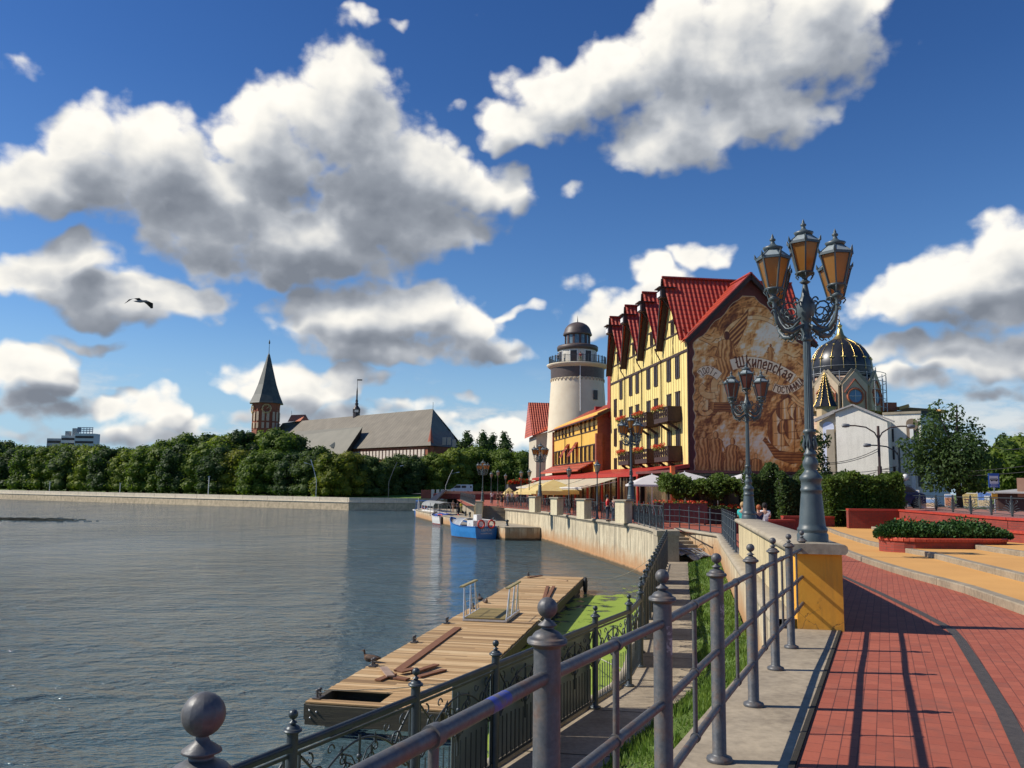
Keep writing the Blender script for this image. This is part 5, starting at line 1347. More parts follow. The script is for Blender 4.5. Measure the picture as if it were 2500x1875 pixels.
# ducks
def duck(label, p, rz, s=1., m=None):
    t = thing('duck', label, 'duck', p, rz, 'ducks resting on the dock'); m = m or mat('brown_duck_feathers', (.20, .11, .055), (.07, .04, .025), 30, .8, .4, fac=(.4, .6))
    mb = MB(); mb.smooth = True; st = [(-.24, .10, .004, .006), (-.20, .105, .025, .018), (-.12, .09, .065, .055), (-.02, .085, .085, .078), (.08, .09, .078, .075), (.13, .11, .055, .06), (.15, .15, .034, .04), (.155, .19, .030, .032), (.16, .22, .034, .034), (.175, .235, .028, .026), (.20, .23, .012, .010), (.235, .222, .013, .005), (.25, .22, .004, .002)]
    rows = [[(x, w*math.cos(a), z+h*math.sin(a)) for a in frange(0, 2*PI, 13)[:-1]] for x, z, w, h in st]; rows = [r+[r[0]] for r in rows]; mb.grid(rows); b = mb.build('body', m, t)
    for sg in (-1, 1):
        mb = MB(); mb.smooth = True; rows = [[(x, sg*(w*math.cos(a)+.012), z+h*math.sin(a)) for a in frange(-1.2, 1.4, 7)] for x, z, w, h in ((-.23, .12, .01, .01), (-.14, .10, .07, .045), (0, .10, .085, .062), (.08, .11, .07, .045))]; mb.grid(rows); mb.build('wing', mat('dark_wing_feathers', (.10, .06, .04), (.05, .03, .02), 30, .8), t)
    t.scale = (s,)*3; return t
p = W_(*dl(905, 1616), DZ+.0); duck('brown duck sitting on the near left rim of the dock boards', (p.x, p.y, DZ-.0), DRZ+PI-.2, 1.2)
p = W_(*dl(1172, 1466), DZ+.0); duck('small dark duck preening behind the left gangway handrail', (p.x, p.y, DZ-.0), DRZ+2.0, 1.05, mat('dark_duck_feathers', (.09, .07, .065), (.03, .025, .03), 25, .8))
p = W_(*dl(1185, 1472), DZ+.0); duck('pale duck sitting just right of the small dark duck', (p.x, p.y, DZ-.0), DRZ-1., .95, mat('pale_duck_feathers', (.30, .24, .2), (.14, .1, .08), 25, .8))

# duckweed between the dock and the walk
def _weed(t):
    n = t.noise(t.obj, .9, 6, .65); f = t.noise(t.obj, 55., 3, .6); e = t.new('ShaderNodeAttribute'); e.attribute_name = 'cover'
    t.put(t.b.inputs['Base Color'], t.mix(.5, t.ramp(n, [(.3, (.15, .25, .02)), (.7, (.29, .39, .045))]), t.ramp(f, [(.3, (.12, .22, .012)), (.65, (.38, .48, .06))])))
    t.b.inputs['Roughness'].default_value = .7
    tr = t.new('ShaderNodeBsdfTransparent'); mx = t.new('ShaderNodeMixShader')
    cov = t.mapr(t.m('ADD', e.outputs['Fac'], t.m('ADD', t.m('MULTIPLY', t.m('SUBTRACT', n, .5), 2.3), t.m('MULTIPLY', t.m('SUBTRACT', f, .5), .5))), .42, .5, 0, 1)
    t.l.new(tr.outputs[0], mx.inputs[1]); t.l.new(t.b.outputs[0], mx.inputs[2]); t.put(mx.inputs[0], cov); t.l.new(mx.outputs[0], t.out.inputs[0]); bump(t, f, .5, .01)
WEED = nodemat('duckweed_cover', _weed)
mb = MB(); cov = []; ny = 60; rows = []
for j in range(ny+1):
    y = lerp(1.5, 48, j/ny); xr = OX(y)-.25; r = []
    a = dock.matrix_basis @ Vector((WD, 0, 0)); 
    xd = a.x+(y-a.y)*(u_.x/u_.y); xl = max(min(xd-.5, xr-.3), xr-9) if y > a.y-1 else xr-4.
    for i in range(17):
        u = i/16; r.append((lerp(xl, xr, u), y, .012)); 
        c = (1.15 if y < 15 else .72) if y < 38 else lerp(.72, .05, min(1, (y-38)/8)); 
        if y < a.y: c = lerp(.05, 1.25, min(1, max(0, u-.1)*1.6))
        else: c *= (.35 if u < .12 and y > 14 else 1)
        if y > 30: c -= (1-u)*.15
        cov.append(c if u < .99 else c)
    rows.append(r)
mb.grid(rows); o = mb.build('duckweed', WEED); a = o.data.attributes.new('cover', 'FLOAT', 'POINT'); a.data.foreach_set('value', cov); stuff(o, 'bright green duckweed floating between the dock and the railing', 'duckweed')
# water weed patch far left
mb = MB(); random.seed(5)
c0 = G(70, 1268, 0)
for k in range(900):
    u, v = random.gauss(0, 1), random.gauss(0, 1); x, y = c0.x+u*3.4-1.5, c0.y+v*1.8-(u*.6); mb.cbox((x-c0.x, y-c0.y, .01), random.uniform(.2, 1.1), random.uniform(.1, .4), .04, random.uniform(-.3, .3))
o = mb.build('water_weed', mat('dark_water_weed', (.045, .05, .025), (.02, .025, .015), 3, .9), None, (c0.x, c0.y, 0)); stuff(o, 'dark patch of floating water weed at the left edge of the river', 'water weed')

# ================================================================ low landing stage, bollards
PA = G(1233, 1319.6, 0); PB = G(1306, 1319.6, 0); PZ = 1.25
pf = [(PA.x, PA.y), (PB.x+.5, PB.y), (plin(QW, 92)+.3, 92), (-.9, 98), (-4., 108), (-8, 128), (-9., 150), (-16., 150), (-15.2, 138), (-11, 121)]
t = thing('landing_stage', 'low concrete landing stage beside the quay wall where the boats moor', 'landing stage', (PA.x, PA.y, 0)); O = Vector(t.location)
mb = MB(); mb.extr([(x-O.x, y-O.y) for x, y in pf], -1, PZ-.06); mb.build('body', QUAYM, t)
mb = MB(); mb.extr([(x-O.x, y-O.y) for x, y in [(PA.x-.05, PA.y-.06), (PB.x+.5, PB.y-.06)]+pf[2:8]+[(-16.1, 150), (-15.3, 138), (-11.1, 121)]], PZ-.06, PZ); mb.build('deck', COPE, t)
BOL = None
def bollard(label, x, y):
    mb = MB(); mb.lathe([(.20, 0), (.20, .05), (.13, .08), (.11, .35), (.17, .45), (.18, .55), (.10, .60), (.02, .62)], 14); o = mb.build('bollard', IRON2, None, (x, y, PZ)); tag(o, label, 'bollard', 'bollards on the landing stage')
for i, (px, py) in enumerate(((1238, 1284), (1206, 1278), (1180, 1268), (1157, 1264), (1147, 1262), (1136, 1260), (1119, 1257))):
    p = G(px, py, PZ); bollard(('iron bollard nearest the corner of the landing stage', 'second iron bollard from the corner of the landing stage', 'iron bollard above the stern of the blue boat', 'iron bollard above the cabin of the blue boat', 'iron bollard left of the blue boat cabin', 'iron bollard in front of the walking group', 'farthest iron bollard by the white boat')[i], p.x, p.y)
PCREAM0 = nodemat('cream_pillar_render', _conc((.84, .73, .48), (.72, .61, .38), streak=.15))
t = thing('quay_stairs', 'wide stone stairs leading from the landing stage up to the promenade', 'stairs', (-2, 98, PZ)); 
xs0, xs1 = G(1185, 1262, PZ).x, G(1233, 1262, PZ).x
mb = MB()
for i in range(10): mb.box(xs0+2, xs1+2+.6, -.5+i*.36, 3.8, i*.153-.2*(i == 0), (i+1)*.153)
mb.build('steps', COPE, t)
for (x0, x1) in ((xs0+2-.75, xs0+2),):
    mb = MB(); mb.box(x0, x1, -.9, 3.6, 0, 2.0); mb.build('side_wall', PCREAM0, t); mb = MB(); mb.box(x0-.08, x1+.06, -1., 3.7, 2.0, 2.15); mb.build('side_wall_cap', COPE, t)
# inner retaining wall of the promenade behind the stage
t = thing('inner_quay_wall', 'shaded concrete wall behind the landing stage below the promenade', 'wall', (-5, 103, PZ))
mb = MB(); mb._add([(x+5, y-103, z) for z in (0, 1.6) for x, y in ((-4.3, 101.4), (-8.8, 150), (-8.0, 150), (-3.6, 101.4))], [(4, 5, 6, 7), (0, 4, 5, 1), (0, 3, 7, 4), (1, 5, 6, 2)]); mb.build('wall_face', COPE, t)

# ================================================================ promenade railing with square pillars
PILL = []
for (px, py) in ((1297, 1249.5), (1350, 1256), (1415, 1266.5), (1511, 1279.5)):
    p = G(px, py, ztop(60)+.0); PILL.append(p)
plab = ('square cream pillar farthest along the promenade railing', 'second farthest cream pillar of the promenade railing', 'second nearest cream pillar of the promenade railing', 'nearest cream pillar of the promenade railing')
PCREAM = nodemat('cream_pillar_render', _conc((.84, .73, .48), (.72, .61, .38), streak=.15))
for i, p in enumerate(PILL):
    t = thing('railing_pillar', plab[i], 'pillar', (p.x+.35, p.y+.4, ztop(p.y)), -.85, 'cream pillars of the promenade railing')
    mb = MB(); mb.box(-.38, .38, -.38, .38, 0, 1.36); mb.build('shaft', PCREAM, t); mb = MB(); mb.box(-.47, .60, -.47, .47, 1.36, 1.46); mb.build('cap', COPE, t)
    PILL[i] = Vector(t.location)
def prail(label, a, b, n, name='promenade_railing', cat='railing', group='iron railings between the pillars'):
    a, b = Vector(a), Vector(b); d = b-a; L = Vector((d.x, d.y)).length; an = math.atan2(d.y, d.x)
    t = thing(name, label, cat, a, an, group); sl = d.z/L
    mb = MB(); mb.bar((0, 0, 1.22), (L, 0, 1.22+d.z), .05, .04); mb.bar((0, 0, .12), (L, 0, .12+d.z), .04, .04); mb.build('rails', IRON2, t)
    ps = MB().lathe([(.05, 0), (.05, .03), (.028, .05), (.028, 1.26), (.038, 1.27), (.03, 1.29), (.01, 1.30), (.03, 1.32), (.035, 1.35), (.02, 1.385), (.001, 1.39)], 8).mesh('post', IRON2)
    w = L/n; mb = MB()
    for k in range(1, int(w/.12)):
        mb.bar((k*.12, 0, .12), (k*.12, 0, 1.22 if abs(k*.12-w/2) > w*.28 else .75), .014, .014)
    mb.tube([(lerp(.02, w-.02, i/10), 0, .62+.56*math.sin(PI*i/10)) for i in range(11)], .018, 4)
    for s in (-1, 1): scroll(mb, w/2+s*.13, .90, .11, PI/2, 1., .016, n=9, sgn=s); scroll(mb, w/2+s*.3, .5, .09, -PI/2, 1., .014, n=9, sgn=s); scroll(mb, w/2+s*.12, .35, .08, 0, 1., .014, n=9, sgn=-s)
    mb.tube([(w/2, 0, .12), (w/2, 0, 1.2)], .016, 4); pan = mb.mesh('panel', IRON2)
    for k in range(n+1): add_child('post', ps, t, (k*w, 0, k*w*sl))
    for k in range(n): add_child('panel', pan, t, (k*w, 0, k*w*sl))
rl = lambda y: (plin(QW, y)+.32, y, ztop(y))
prail('ornamental iron railing from the stairs to the farthest cream pillar', (-.7, 98, 2.76), rl(PILL[0].y+.5), 9)
prail('short iron railing between the two farthest cream pillars', rl(PILL[0].y-.5), rl(PILL[1].y+.5), 4)
prail('iron railing between the two middle cream pillars', rl(PILL[1].y-.5), rl(PILL[2].y+.5), 5)
prail('iron railing between the two nearest cream pillars', rl(PILL[2].y-.5), rl(PILL[3].y+.5), 5)
prail('iron railing between the nearest cream pillar and the corner pillar', rl(PILL[3].y-.5), (PIL.x+.5, PIL.y+1.2, ztop(41)), 5)
prail('far iron railing from the stair lamp back to the low bridge', (-4.2, 101.8, 2.8), (-8.6, 147, 2.8), 14)
# plain pipe railing on the retaining wall
def pipe_rail(label, P, n_per, grp=None):
    a = Vector(P[0]); t = thing('pipe_railing', label, 'railing', a)
    ps = post_mesh('post', 1.10, .032, IRON2, .06); fn = finial_mesh('finial', IRON2, .9)
    for (p, q) in zip(P, P[1:]):
        p, q = Vector(p), Vector(q); L = (q-p).length; n = max(1, round(L/n_per)); mb = MB()
        for h in (.3, .62, .95): mb.tube([p-a+Vector((0, 0, h)), q-a+Vector((0, 0, h))], .018, 8)
        for k in range(n): c = p.lerp(q, (k+.5)/n)-a; mb.tube([c+Vector((0, 0, .3)), c+Vector((0, 0, .95))], .010, 6)
        mb.build('rails', IRON2, t)
        for k in range(n+1): o = add_child('post', ps, t, p.lerp(q, k/n)-a); add_child('finial', fn, o, (0, 0, 1.10))
    return t
c0 = (WX(40.6)+.18, 40.6, gz(41)+.13); pipe_rail('slender pipe railing on the retaining wall beyond the parapet and round its corner', [(WX(27.)+.18, 27., gz(27)+.13), c0, (9.2, 46.8, 2.95), (8.5, 51.5, 2.85)], 1.55)
# flower boxes behind it
bx_ = thing('planter_screen', 'dark maroon screen planter full of bright red geraniums beside the railing', 'planter', (8.9, 53.5, 2.8), -.10)
mb = MB(); mb.box(0, 3.3, 0, .5, .15, 1.35)
for x in (.1, 3.1): mb.box(x, x+.1, .1, .2, 0, .2)
mb.build('box', DKRED, bx_); random.seed(4); mb = MB()
for k in range(26): clump(mb, (.1+k*.125, .2, 1.42), .14, .25, .14, 16, .05, 0 if random.random() < .75 else 1); clump(mb, (.1+k*.125, .2, 1.35), .14, .25, .1, 10, .05, 1)
mb.build('flowers', [FLOWR, LEAFG], bx_)
for j, (x, y, L, lab) in enumerate(((-.1, 62., 9.5, 'long box of red geraniums in front of the restaurant awning'), (12.6, 55.5, 9., 'box of sparse red and orange flowers below the vine trellis'))):
    bx_ = thing('flower_box', lab, 'flower box', (x+(8.6 if j == 0 else 0), y, 2.8), -.05 if j else .0, 'flower boxes of the terrace')
    mb = MB(); mb.box(0, L, 0, .45, 0, 1.0); mb.build('box', TIMB, bx_); mb = MB()
    for k in range(int(L*7)): clump(mb, (.1+k*.14, .2, 1.08), .14, .22, .16, 9, .055, 0 if random.random() < (.7 if j == 0 else .35) else 1); clump(mb, (.1+k*.14, .2, 1.0), .14, .25, .12, 9, .06, 1)
    mb.build('flowers', [FLOWR, LEAFG], bx_)

# ================================================================ promenade lamps
def lamp_at(label, px, ybase, dist, z0, scale, glass=AMBER):
    p = D(px, ybase, dist); o = copy_tree(lamp1 if glass is AMBER else lamp2, loc=(p.x, p.y, z0), label=label, scale=scale); return o
lamp_at('lamp post with five lanterns standing on the nearest cream pillar in front of the hotel', 1541, 1222, PILL[3].y+.1, ztop(53)+1.48, 1.22)
lamp_at('lamp post with five lanterns on the farthest cream pillar before the lighthouse', 1318, 1215, PILL[0].y+.1, ztop(80)+1.48, 1.12)
lamp_at('lamp post with five lanterns beside the quay stairs at the bridge', 1178, 1215, 99.5, PZ+2.1, 1.10)
def single_lamp(label, px, dist, h):
    p = D(px, 1200, dist); t = thing('lantern_post', label, 'street lamp', (p.x, p.y, 2.8), 0, 'slim single lantern posts of the promenade')
    mb = MB(); mb.lathe([(.13, 0), (.13, .1), (.09, .15), (.07, .7), (.09, .75), (.045, .8), (.04, h-.95), (.08, h-.9), (.03, h-.85)], 12); mb.build('pole', LAMPM, t)
    f, g, r = SL; l = add_child('lantern', f, t, (0, 0, h-.95), .2); l.scale = (1.15,)*3; add_child('glass', g, l, (0, 0, 0)); add_child('lantern_roof', r, l, (0, 0, 0))
SL = lantern_meshes(PALEG)
for (px, d, h, lb) in ((1458, 62, 4.2, 'slim single lantern post in front of the brick end wall'), (1389, 76, 4.1, 'slim single lantern post in front of the cream awning'), (1292, 96, 4.3, 'slim single lantern post right of the red flower terrace'), (1272, 104, 4.3, 'slim single lantern post before the yellow parasols'),
                       (1234, 124, 4.2, 'slim single lantern post second from the bridge'), (1215, 118, 4.6, 'slim single lantern post above the people on the stairs'), (1199, 122, 4.4, 'slim single lantern post next to the tall bridge lamp')):
    single_lamp(lb, px, d, h)
# ================================================================ ochre terraces with stone kerbs
KA = [(5.6, 5.), (7.5, 12.6), (8.5, 16.5), (9.1, 20.2), (10.1, 24.7), (11.2, 29), (13.2, 36.), (16.2, 47)]
KB = [(8.9, 11.6), (9.9, 16.5), (12.3, 25.4), (13.2, 30.5), (15.5, 40.9), (17.2, 47.5)]
KC = [(12.4, 14), (14, 23.8), (16.2, 33), (18.7, 44.8)]
def terrace(line, lift, y0, y1, xr, nm):
    ys = [q for q in frange(y0, y1, 26)]; mb = MB()
    mb.grid([[(plin(line, y)+.19, y, gz(y)+lift), (xr(y), y, gz(y)+lift)] for y in ys]); struct(mb.build('ochre_terrace', SAND))
    mb = MB()
    for a, b in zip(ys, ys[1:]):
        for u0, u1 in ((0, .985),):
            p, q = (plin(line, a), a), (plin(line, lerp(a, b, .99)), lerp(a, b, .99)); d = Vector((q[0]-p[0], q[1]-p[1], 0)).normalized(); n = Vector((d.y, -d.x, 0))*.20
            za, zb = gz(a), gz(b); vs = []
            for (x, y), z in ((p, za), (q, zb)):
                vs += [(x, y, z-.2), (x+n.x, y+n.y, z-.2), (x+n.x, y+n.y, z+lift+.004), (x+.015, y, z+lift+.004), (x, y, z+lift-.015)]
            mb._add(vs, [(3, 2, 7, 8), (4, 3, 8, 9), (0, 4, 9, 5), (0, 1, 2, 3, 4), (9, 8, 7, 6, 5)])
    struct(mb.build('stone_kerb', KERB))
terrace(KA, .14, 4., 46.8, lambda y: 30, 'a'); terrace(KB, .28, 11.8, 46.8, lambda y: 30, 'b'); terrace(KC, .42, 14, 44.5, lambda y: 30, 'c')

# planter with junipers
pl_ = [GG(px, py, .14) for px, py in ((2150, 1349), (2156, 1352), (2300, 1352), (2478, 1347))]
pc = (pl_[0]+pl_[3])/2
PLX0 = GG(2152, 1350, .14); PLX1 = GG(2478, 1348, .2); d = PLX1-PLX0; d.z = 0; Lp = d.length; an = math.atan2(d.y, d.x)
planter = thing('brick_planter', 'long rounded red brick planter with bright coping on the ochre terraces', 'planter', (PLX0.x+.55*math.cos(an), PLX0.y+.55*math.sin(an), gz(PLX0.y)+.1), an)
Lp -= .35
def stadium(L, w, n=10, g=0.):
    r = w/2; P = [(r+(-r-g)*math.cos(t_)*1., r+(-(r+g))*math.sin(t_)) for t_ in frange(PI/2, -PI/2, n)]
    P = [(r-(r+g)*math.cos(t_), r-(r+g)*math.sin(t_)) for t_ in frange(PI/2, -PI/2, n)]; P += [(L-r+(r+g)*math.cos(t_), r+(r+g)*math.sin(t_)) for t_ in frange(PI/2, -PI/2, n)]
    return P
PWD = 1.9
mb = MB(); P = stadium(Lp, PWD)[::-1]; n = len(P)
mb.extr(P, -.5, .40); mb.build('brick_wall', REDB, planter)
mb = MB(); mb.smooth = False
for i in range(n):
    a, b = Vector((*P[i], 0)), Vector((*P[(i+1) % n], 0)); L = (b-a).length; k = max(1, int(L/.115))
    for j in range(k):
        p = a.lerp(b, j/k); q = a.lerp(b, (j+.93)/k); nn_ = Vector(((q-p).y, -(q-p).x, 0)).normalized(); c = Vector((Lp/2, PWD/2, 0))
        if nn_.dot(p-Vector((min(max(p.x, PWD/2), Lp-PWD/2), PWD/2, 0))) < 0: nn_ = -nn_
        o_ = nn_*.045; i_ = -nn_*.20
        vs = []
        for v in (p, q): vs += [v+o_+Vector((0, 0, .40)), v+o_+Vector((0, 0, .475)), v+o_*.3+Vector((0, 0, .51)), v+i_+Vector((0, 0, .51)), v+i_+Vector((0, 0, .38))]
        mb._add(vs, [(0, 1, 6, 5), (1, 2, 7, 6), (2, 3, 8, 7), (3, 4, 9, 8), (0, 5, 9, 4), (0, 4, 3, 2, 1), (5, 6, 7, 8, 9)])
mb.build('coping', mat('orange_red_coping_brick', (.55, .085, .035), (.42, .055, .028), 8, .6, .3), planter)
mb = MB(); mb.extr(stadium(Lp, PWD, g=-.15)[::-1], .3, .42); mb.build('soil', mat('soil', (.07, .05, .03)), planter)
JUN = mat('juniper_foliage', (.012, .045, .010), (.05, .13, .02), 3, .7, trans=.15); random.seed(21)
jx = [(.09, .55, .8), (.20, .95, 1.15), (.33, .95, 1.0), (.45, .9, .95), (.57, .9, 1.0), (.70, .95, 1.2), (.82, .8, .85), (.92, .6, .7)]
for i, (u, r, hh) in enumerate(jx):
    mb = MB()
    for _ in range(2600):
        a = random.uniform(0, 2*PI); rr = r*1.05*math.sqrt(random.random()); z = (.50+.10*math.sin(7*x+i)+.07*math.sin(11*y))*hh*(1-(rr/(r*1.15))**2)**.5*random.uniform(.55, 1.02) if rr < r*1.15 else 0
        x, y = rr*math.cos(a), rr*math.sin(a)*.85; dx = random.gauss(0, .5)+math.cos(a)*.8; dy = random.gauss(0, .5)+math.sin(a)*.8
        dd_ = Vector((dx, dy, random.uniform(.1, 1.1))).normalized()*random.uniform(.06, .12); sd_ = dd_.cross(Vector((random.gauss(0, 1), random.gauss(0, 1), random.gauss(0, 1)))).normalized()*random.uniform(.012, .03)
        p = Vector((x, y, max(z, .02)+.02*math.sin(9*a))); mb.face(p-sd_, p+dd_*.5-sd_*1.3, p+dd_, p+dd_*.5+sd_*1.3, p+sd_)
    w = planter.matrix_basis @ Vector((u*Lp, PWD/2, .40)); o = mb.build('juniper_bush', JUN, None, w); 
    tag(o, ('low juniper bush at the left end of the planter', 'big domed juniper second from the left in the planter', 'juniper third from the left in the planter', 'juniper just left of the middle of the planter', 'juniper just right of the middle of the planter', 'tallest juniper mound in the right half of the planter', 'flat juniper second from the right end of the planter', 'small juniper at the right end of the planter')[i], 'bush', 'junipers in the brick planter')

# red brick garden walls
def brick_wall(label, P, ztop_, zbot, th=.4, rz=0.):
    a = Vector((*P[0], zbot)); t = thing('brick_wall', label, 'wall', a); mb = MB(); cp = MB()
    for i, (p, q) in enumerate(zip(P, P[1:])):
        d = Vector((q[0]-p[0], q[1]-p[1], 0)).normalized(); n = Vector((-d.y, d.x, 0))*th
        if n.y < 0: n = -n
        z0, z1 = ztop_[i], ztop_[i+1]
        for (m_, zl0, zl1, ext, thk) in ((mb, zbot, zbot, 0, 0), (cp, 1, 1, .05, .09)):
            lo0 = zbot if m_ is mb else z0-.005; lo1 = zbot if m_ is mb else z1-.005; h0 = z0 if m_ is mb else z0+.09; h1 = z1 if m_ is mb else z1+.09
            e_ = n.normalized()*ext
            vs = [Vector((p[0], p[1], lo0))-e_, Vector((q[0], q[1], lo1))-e_, Vector((q[0], q[1], lo1))+n+e_, Vector((p[0], p[1], lo0))+n+e_, Vector((p[0], p[1], h0))-e_, Vector((q[0], q[1], h1))-e_, Vector((q[0], q[1], h1))+n+e_, Vector((p[0], p[1], h0))+n+e_]
            m_._add([v-a for v in vs], [(3, 2, 1, 0), (4, 5, 6, 7), (0, 1, 5, 4), (1, 2, 6, 5), (2, 3, 7, 6), (3, 0, 4, 7)])
    mb.build('brickwork', REDB, t); cp.build('coping', REDCOPE, t); return t
brick_wall('tallest red brick wall with glossy coping running right behind the planter', [(17.8, 45.3), (20.7, 45.)], [4.02, 4.02], 2.7)
brick_wall('upper tier of the stepped red brick wall along the right edge', [(20.75, 45.), (18.9, 32.), (18.6, 20.)], [4.02, 4.02, 4.1], 2.7)
brick_wall('lower tier of the stepped red brick wall right of the planter', [(20.0, 43.5), (18.1, 31.), (17.8, 19.)], [3.62, 3.62, 3.7], 2.7)
brick_wall('low red brick wall left of the litter bin', [(14.9, 47.), (17.7, 47.)], [3.55, 3.55], 2.7)
brick_wall('lowest red brick wall half hidden behind the big lamp base', [(11.3, 44.), (15.2, 46.)], [3.35, 3.4], 2.7)
p = GG(2067, 1286, .28); t = thing('litter_bin', 'grey metal litter bin on a post beside the brick wall', 'bin', (p.x, p.y-.5, gz(p.y)+.28)); mb = MB(); mb.tube([(0, 0, 0), (0, 0, .9)], .035, 8); mb.build('post', IRON2, t)
mb = MB(); mb.lathe([(.14, .32), (.19, .38), (.21, .6), (.2, .82), (.16, .88), (.12, .92), (.05, 1.0), (.01, 1.02)], 14, (0, -.05, 0)); mb.build('bin_body', LAMPM, t)

# raised ground behind the walls
mb = MB(); mb.face((20.9, 45.6, 3.98), (19.1, 32, 3.98), (18.8, 18, 3.98), (160, 18, 3.98), (160, 150, 3.98), (30, 150, 3.98), (17.9, 46.2, 3.98)) ; struct(mb.build('raised_lawn', GRASSG))
mb = MB(); mb.face((22, 60, 3.99), (19.6, 32, 3.99), (19.2, 18, 3.99), (29, 18, 3.99), (31, 60, 3.99)); struct(mb.build('footpath', mat('pinkish_paving', (.34, .16, .12), (.28, .13, .10), 3, .9)))
mb = MB(); mb.face((24, 62, 4.0), (160, 40, 4.0), (160, 56, 4.0), (26, 82, 4.0)); struct(mb.build('street', ASPH))
# fence with fan-shaped bars
fn_ = thing('fan_railing', 'iron street railing with fan-shaped bars above the red brick wall', 'railing', (21.9, 47.3, 3.98))
Pf = [(21.0, 47.3), (20.9, 45.), (20.1, 39.6), (19.5, 35.3), (19.15, 31.6), (19.0, 28.), (18.9, 24.)]
Pf = [G(px, py, 3.98+.0) for px, py in ((2212, 1240), (2247, 1243.5), (2286, 1247), (2327, 1251), (2371, 1256), (2421, 1258), (2472, 1262), (2523, 1266))]
z0 = 3.98; Pf = [Vector((p.x, p.y, z0)) for p in Pf]
print('fan', [(round(p.x, 1), round(p.y, 1)) for p in Pf])
a = Vector(fn_.location)
for p, q in zip(Pf, Pf[1:]):
    L = (q-p).length; an = math.atan2((q-p).y, (q-p).x); mb = MB(); h = .82
    mb.bar((0, 0, h), (L, 0, h), .04, .04); mb.bar((0, 0, .12*h), (L, 0, .12*h), .03, .03)
    for k in range(1, 6):
        for s in (0, 1):
            u = k/5; c = [(abs(s-(.02+.46*u*(1-math.cos(t_*PI/2))))*L, 0, h*(.10+(.86-.62*u)*math.sin(t_*PI/2))) for t_ in frange(0, 1, 7)]
            mb.tube(c, .019, 4, cap=False)
    scroll(mb, L*.25, h*.78, h*.14, 0, 1., .012); scroll(mb, L*.75, h*.78, h*.14, PI, 1., .012, sgn=-1)
    mb.build('panel', IRON2, fn_, p-a, an); mb = MB(); mb.bar((0, 0, -.2), (0, 0, h+.05), .07, .07); mb.lathe([(.05, h+.05), (.02, h+.1)], 6); mb.build('post', IRON2, fn_, p-a)

# ================================================================ foliage helpers
def leafmat(name, c1, c2, c3):
    def fn(t):
        oi = t.new('ShaderNodeObjectInfo'); n = t.noise(t.obj, .8, 4, .6); n2 = t.noise(t.obj, 6., 3, .6)
        v = t.m('ADD', t.m('MULTIPLY', n, .65), t.m('ADD', t.m('MULTIPLY', n2, .45), t.m('MULTIPLY', t.m('SUBTRACT', oi.outputs['Random'], .5), .22)))
        c = t.ramp(v, [(.35, c1), (.55, c2), (.75, c3)]); t.put(t.b.inputs['Base Color'], c); t.b.inputs['Roughness'].default_value = .6; t.b.inputs['Specular IOR Level'].default_value = .25
        tr = t.new('ShaderNodeBsdfTranslucent'); mx = t.new('ShaderNodeMixShader'); mx.inputs[0].default_value = .36
        t.put(tr.inputs[0], t.mix(1., c, (1.5, 1.6, .8), 'MULTIPLY')); t.l.new(t.b.outputs[0], mx.inputs[1]); t.l.new(tr.outputs[0], mx.inputs[2]); t.l.new(mx.outputs[0], t.out.inputs[0])
    return nodemat(name, fn)
LF1 = leafmat('lime_tree_leaves', (.055, .100, .016), (.115, .170, .024), (.23, .265, .04))
LF2 = leafmat('dark_tree_leaves', (.026, .055, .016), (.058, .098, .024), (.115, .155, .036))
LF3 = leafmat('chestnut_leaves', (.050, .090, .012), (.13, .165, .020), (.28, .26, .035))
LF4 = leafmat('poplar_leaves', (.022, .045, .014), (.045, .085, .022), (.09, .14, .04))
HEDGE = leafmat('hedge_leaves', (.040, .075, .010), (.10, .15, .020), (.20, .24, .035))
BARK = mat('tree_bark', (.06, .045, .035), (.035, .027, .02), 5, .9, .4)
def crown(lobes, n, s, m, core=.0, flat=.0, droop=0.):
    mb = MB(); W = [l[3]*l[4]*l[5] for l in lobes]; tot = sum(W)
    for l, w in zip(lobes, W):
        cx, cy, cz, rx, ry, rz = l
        for _ in range(int(n*w/tot)):
            d = Vector((random.gauss(0, 1), random.gauss(0, 1), random.gauss(0, 1))).normalized(); k = random.random()**.28
            p = Vector((cx+d.x*rx*k, cy+d.y*ry*k, cz+d.z*rz*k)); q = s*random.uniform(.55, 1.35)
            nn_ = (d+Vector((random.gauss(0, .6), random.gauss(0, .6), random.gauss(0, .6)+.35))).normalized(); a = nn_.orthogonal().normalized(); a = Matrix.Rotation(random.uniform(0, 2*PI), 3, nn_) @ a; b = nn_.cross(a)
            mb.face(p-a*q, p-b*q*.55+nn_*q*.15, p+a*q*.9, p+b*q*.55)
    if core:
        for (cx, cy, cz, rx, ry, rz) in lobes:
            o = len(mb.v); k = MB(); k.ball((0, 0, 0), 1, 10, 7); mb._add([(cx+v[0]*rx*core*random.uniform(.85, 1.1), cy+v[1]*ry*core*random.uniform(.85, 1.1), cz+v[2]*rz*core*random.uniform(.85, 1.1)) for v in k.v], k.f)
    return mb.mesh('crown', m)
def lobes_for(h0, h1, r, n):
    out = [(0, 0, lerp(h0, h1, .5), r*.70, r*.70, (h1-h0)*.44)]
    for _ in range(n):
        a = random.uniform(0, 2*PI); u = random.random(); z = lerp(h0+.1*(h1-h0), h1*.93, u); rr = r*(.62*math.sqrt(max(.1, 1-(2*u-.85)**2*.8))); q = r*random.uniform(.28, .42)
        out.append((rr*math.cos(a), rr*math.sin(a), z, q, q, q*.85))
    return out
def lobes_low(h0, h1, r, n):
    L = lobes_for(h0, h1, r, n)
    for k in range(9): a = 2*PI*k/9+random.random()*.4; q = r*random.uniform(.26, .36); L.append((r*.66*math.cos(a), r*.66*math.sin(a), h0+q*.7, q, q, q*.9))
    return L
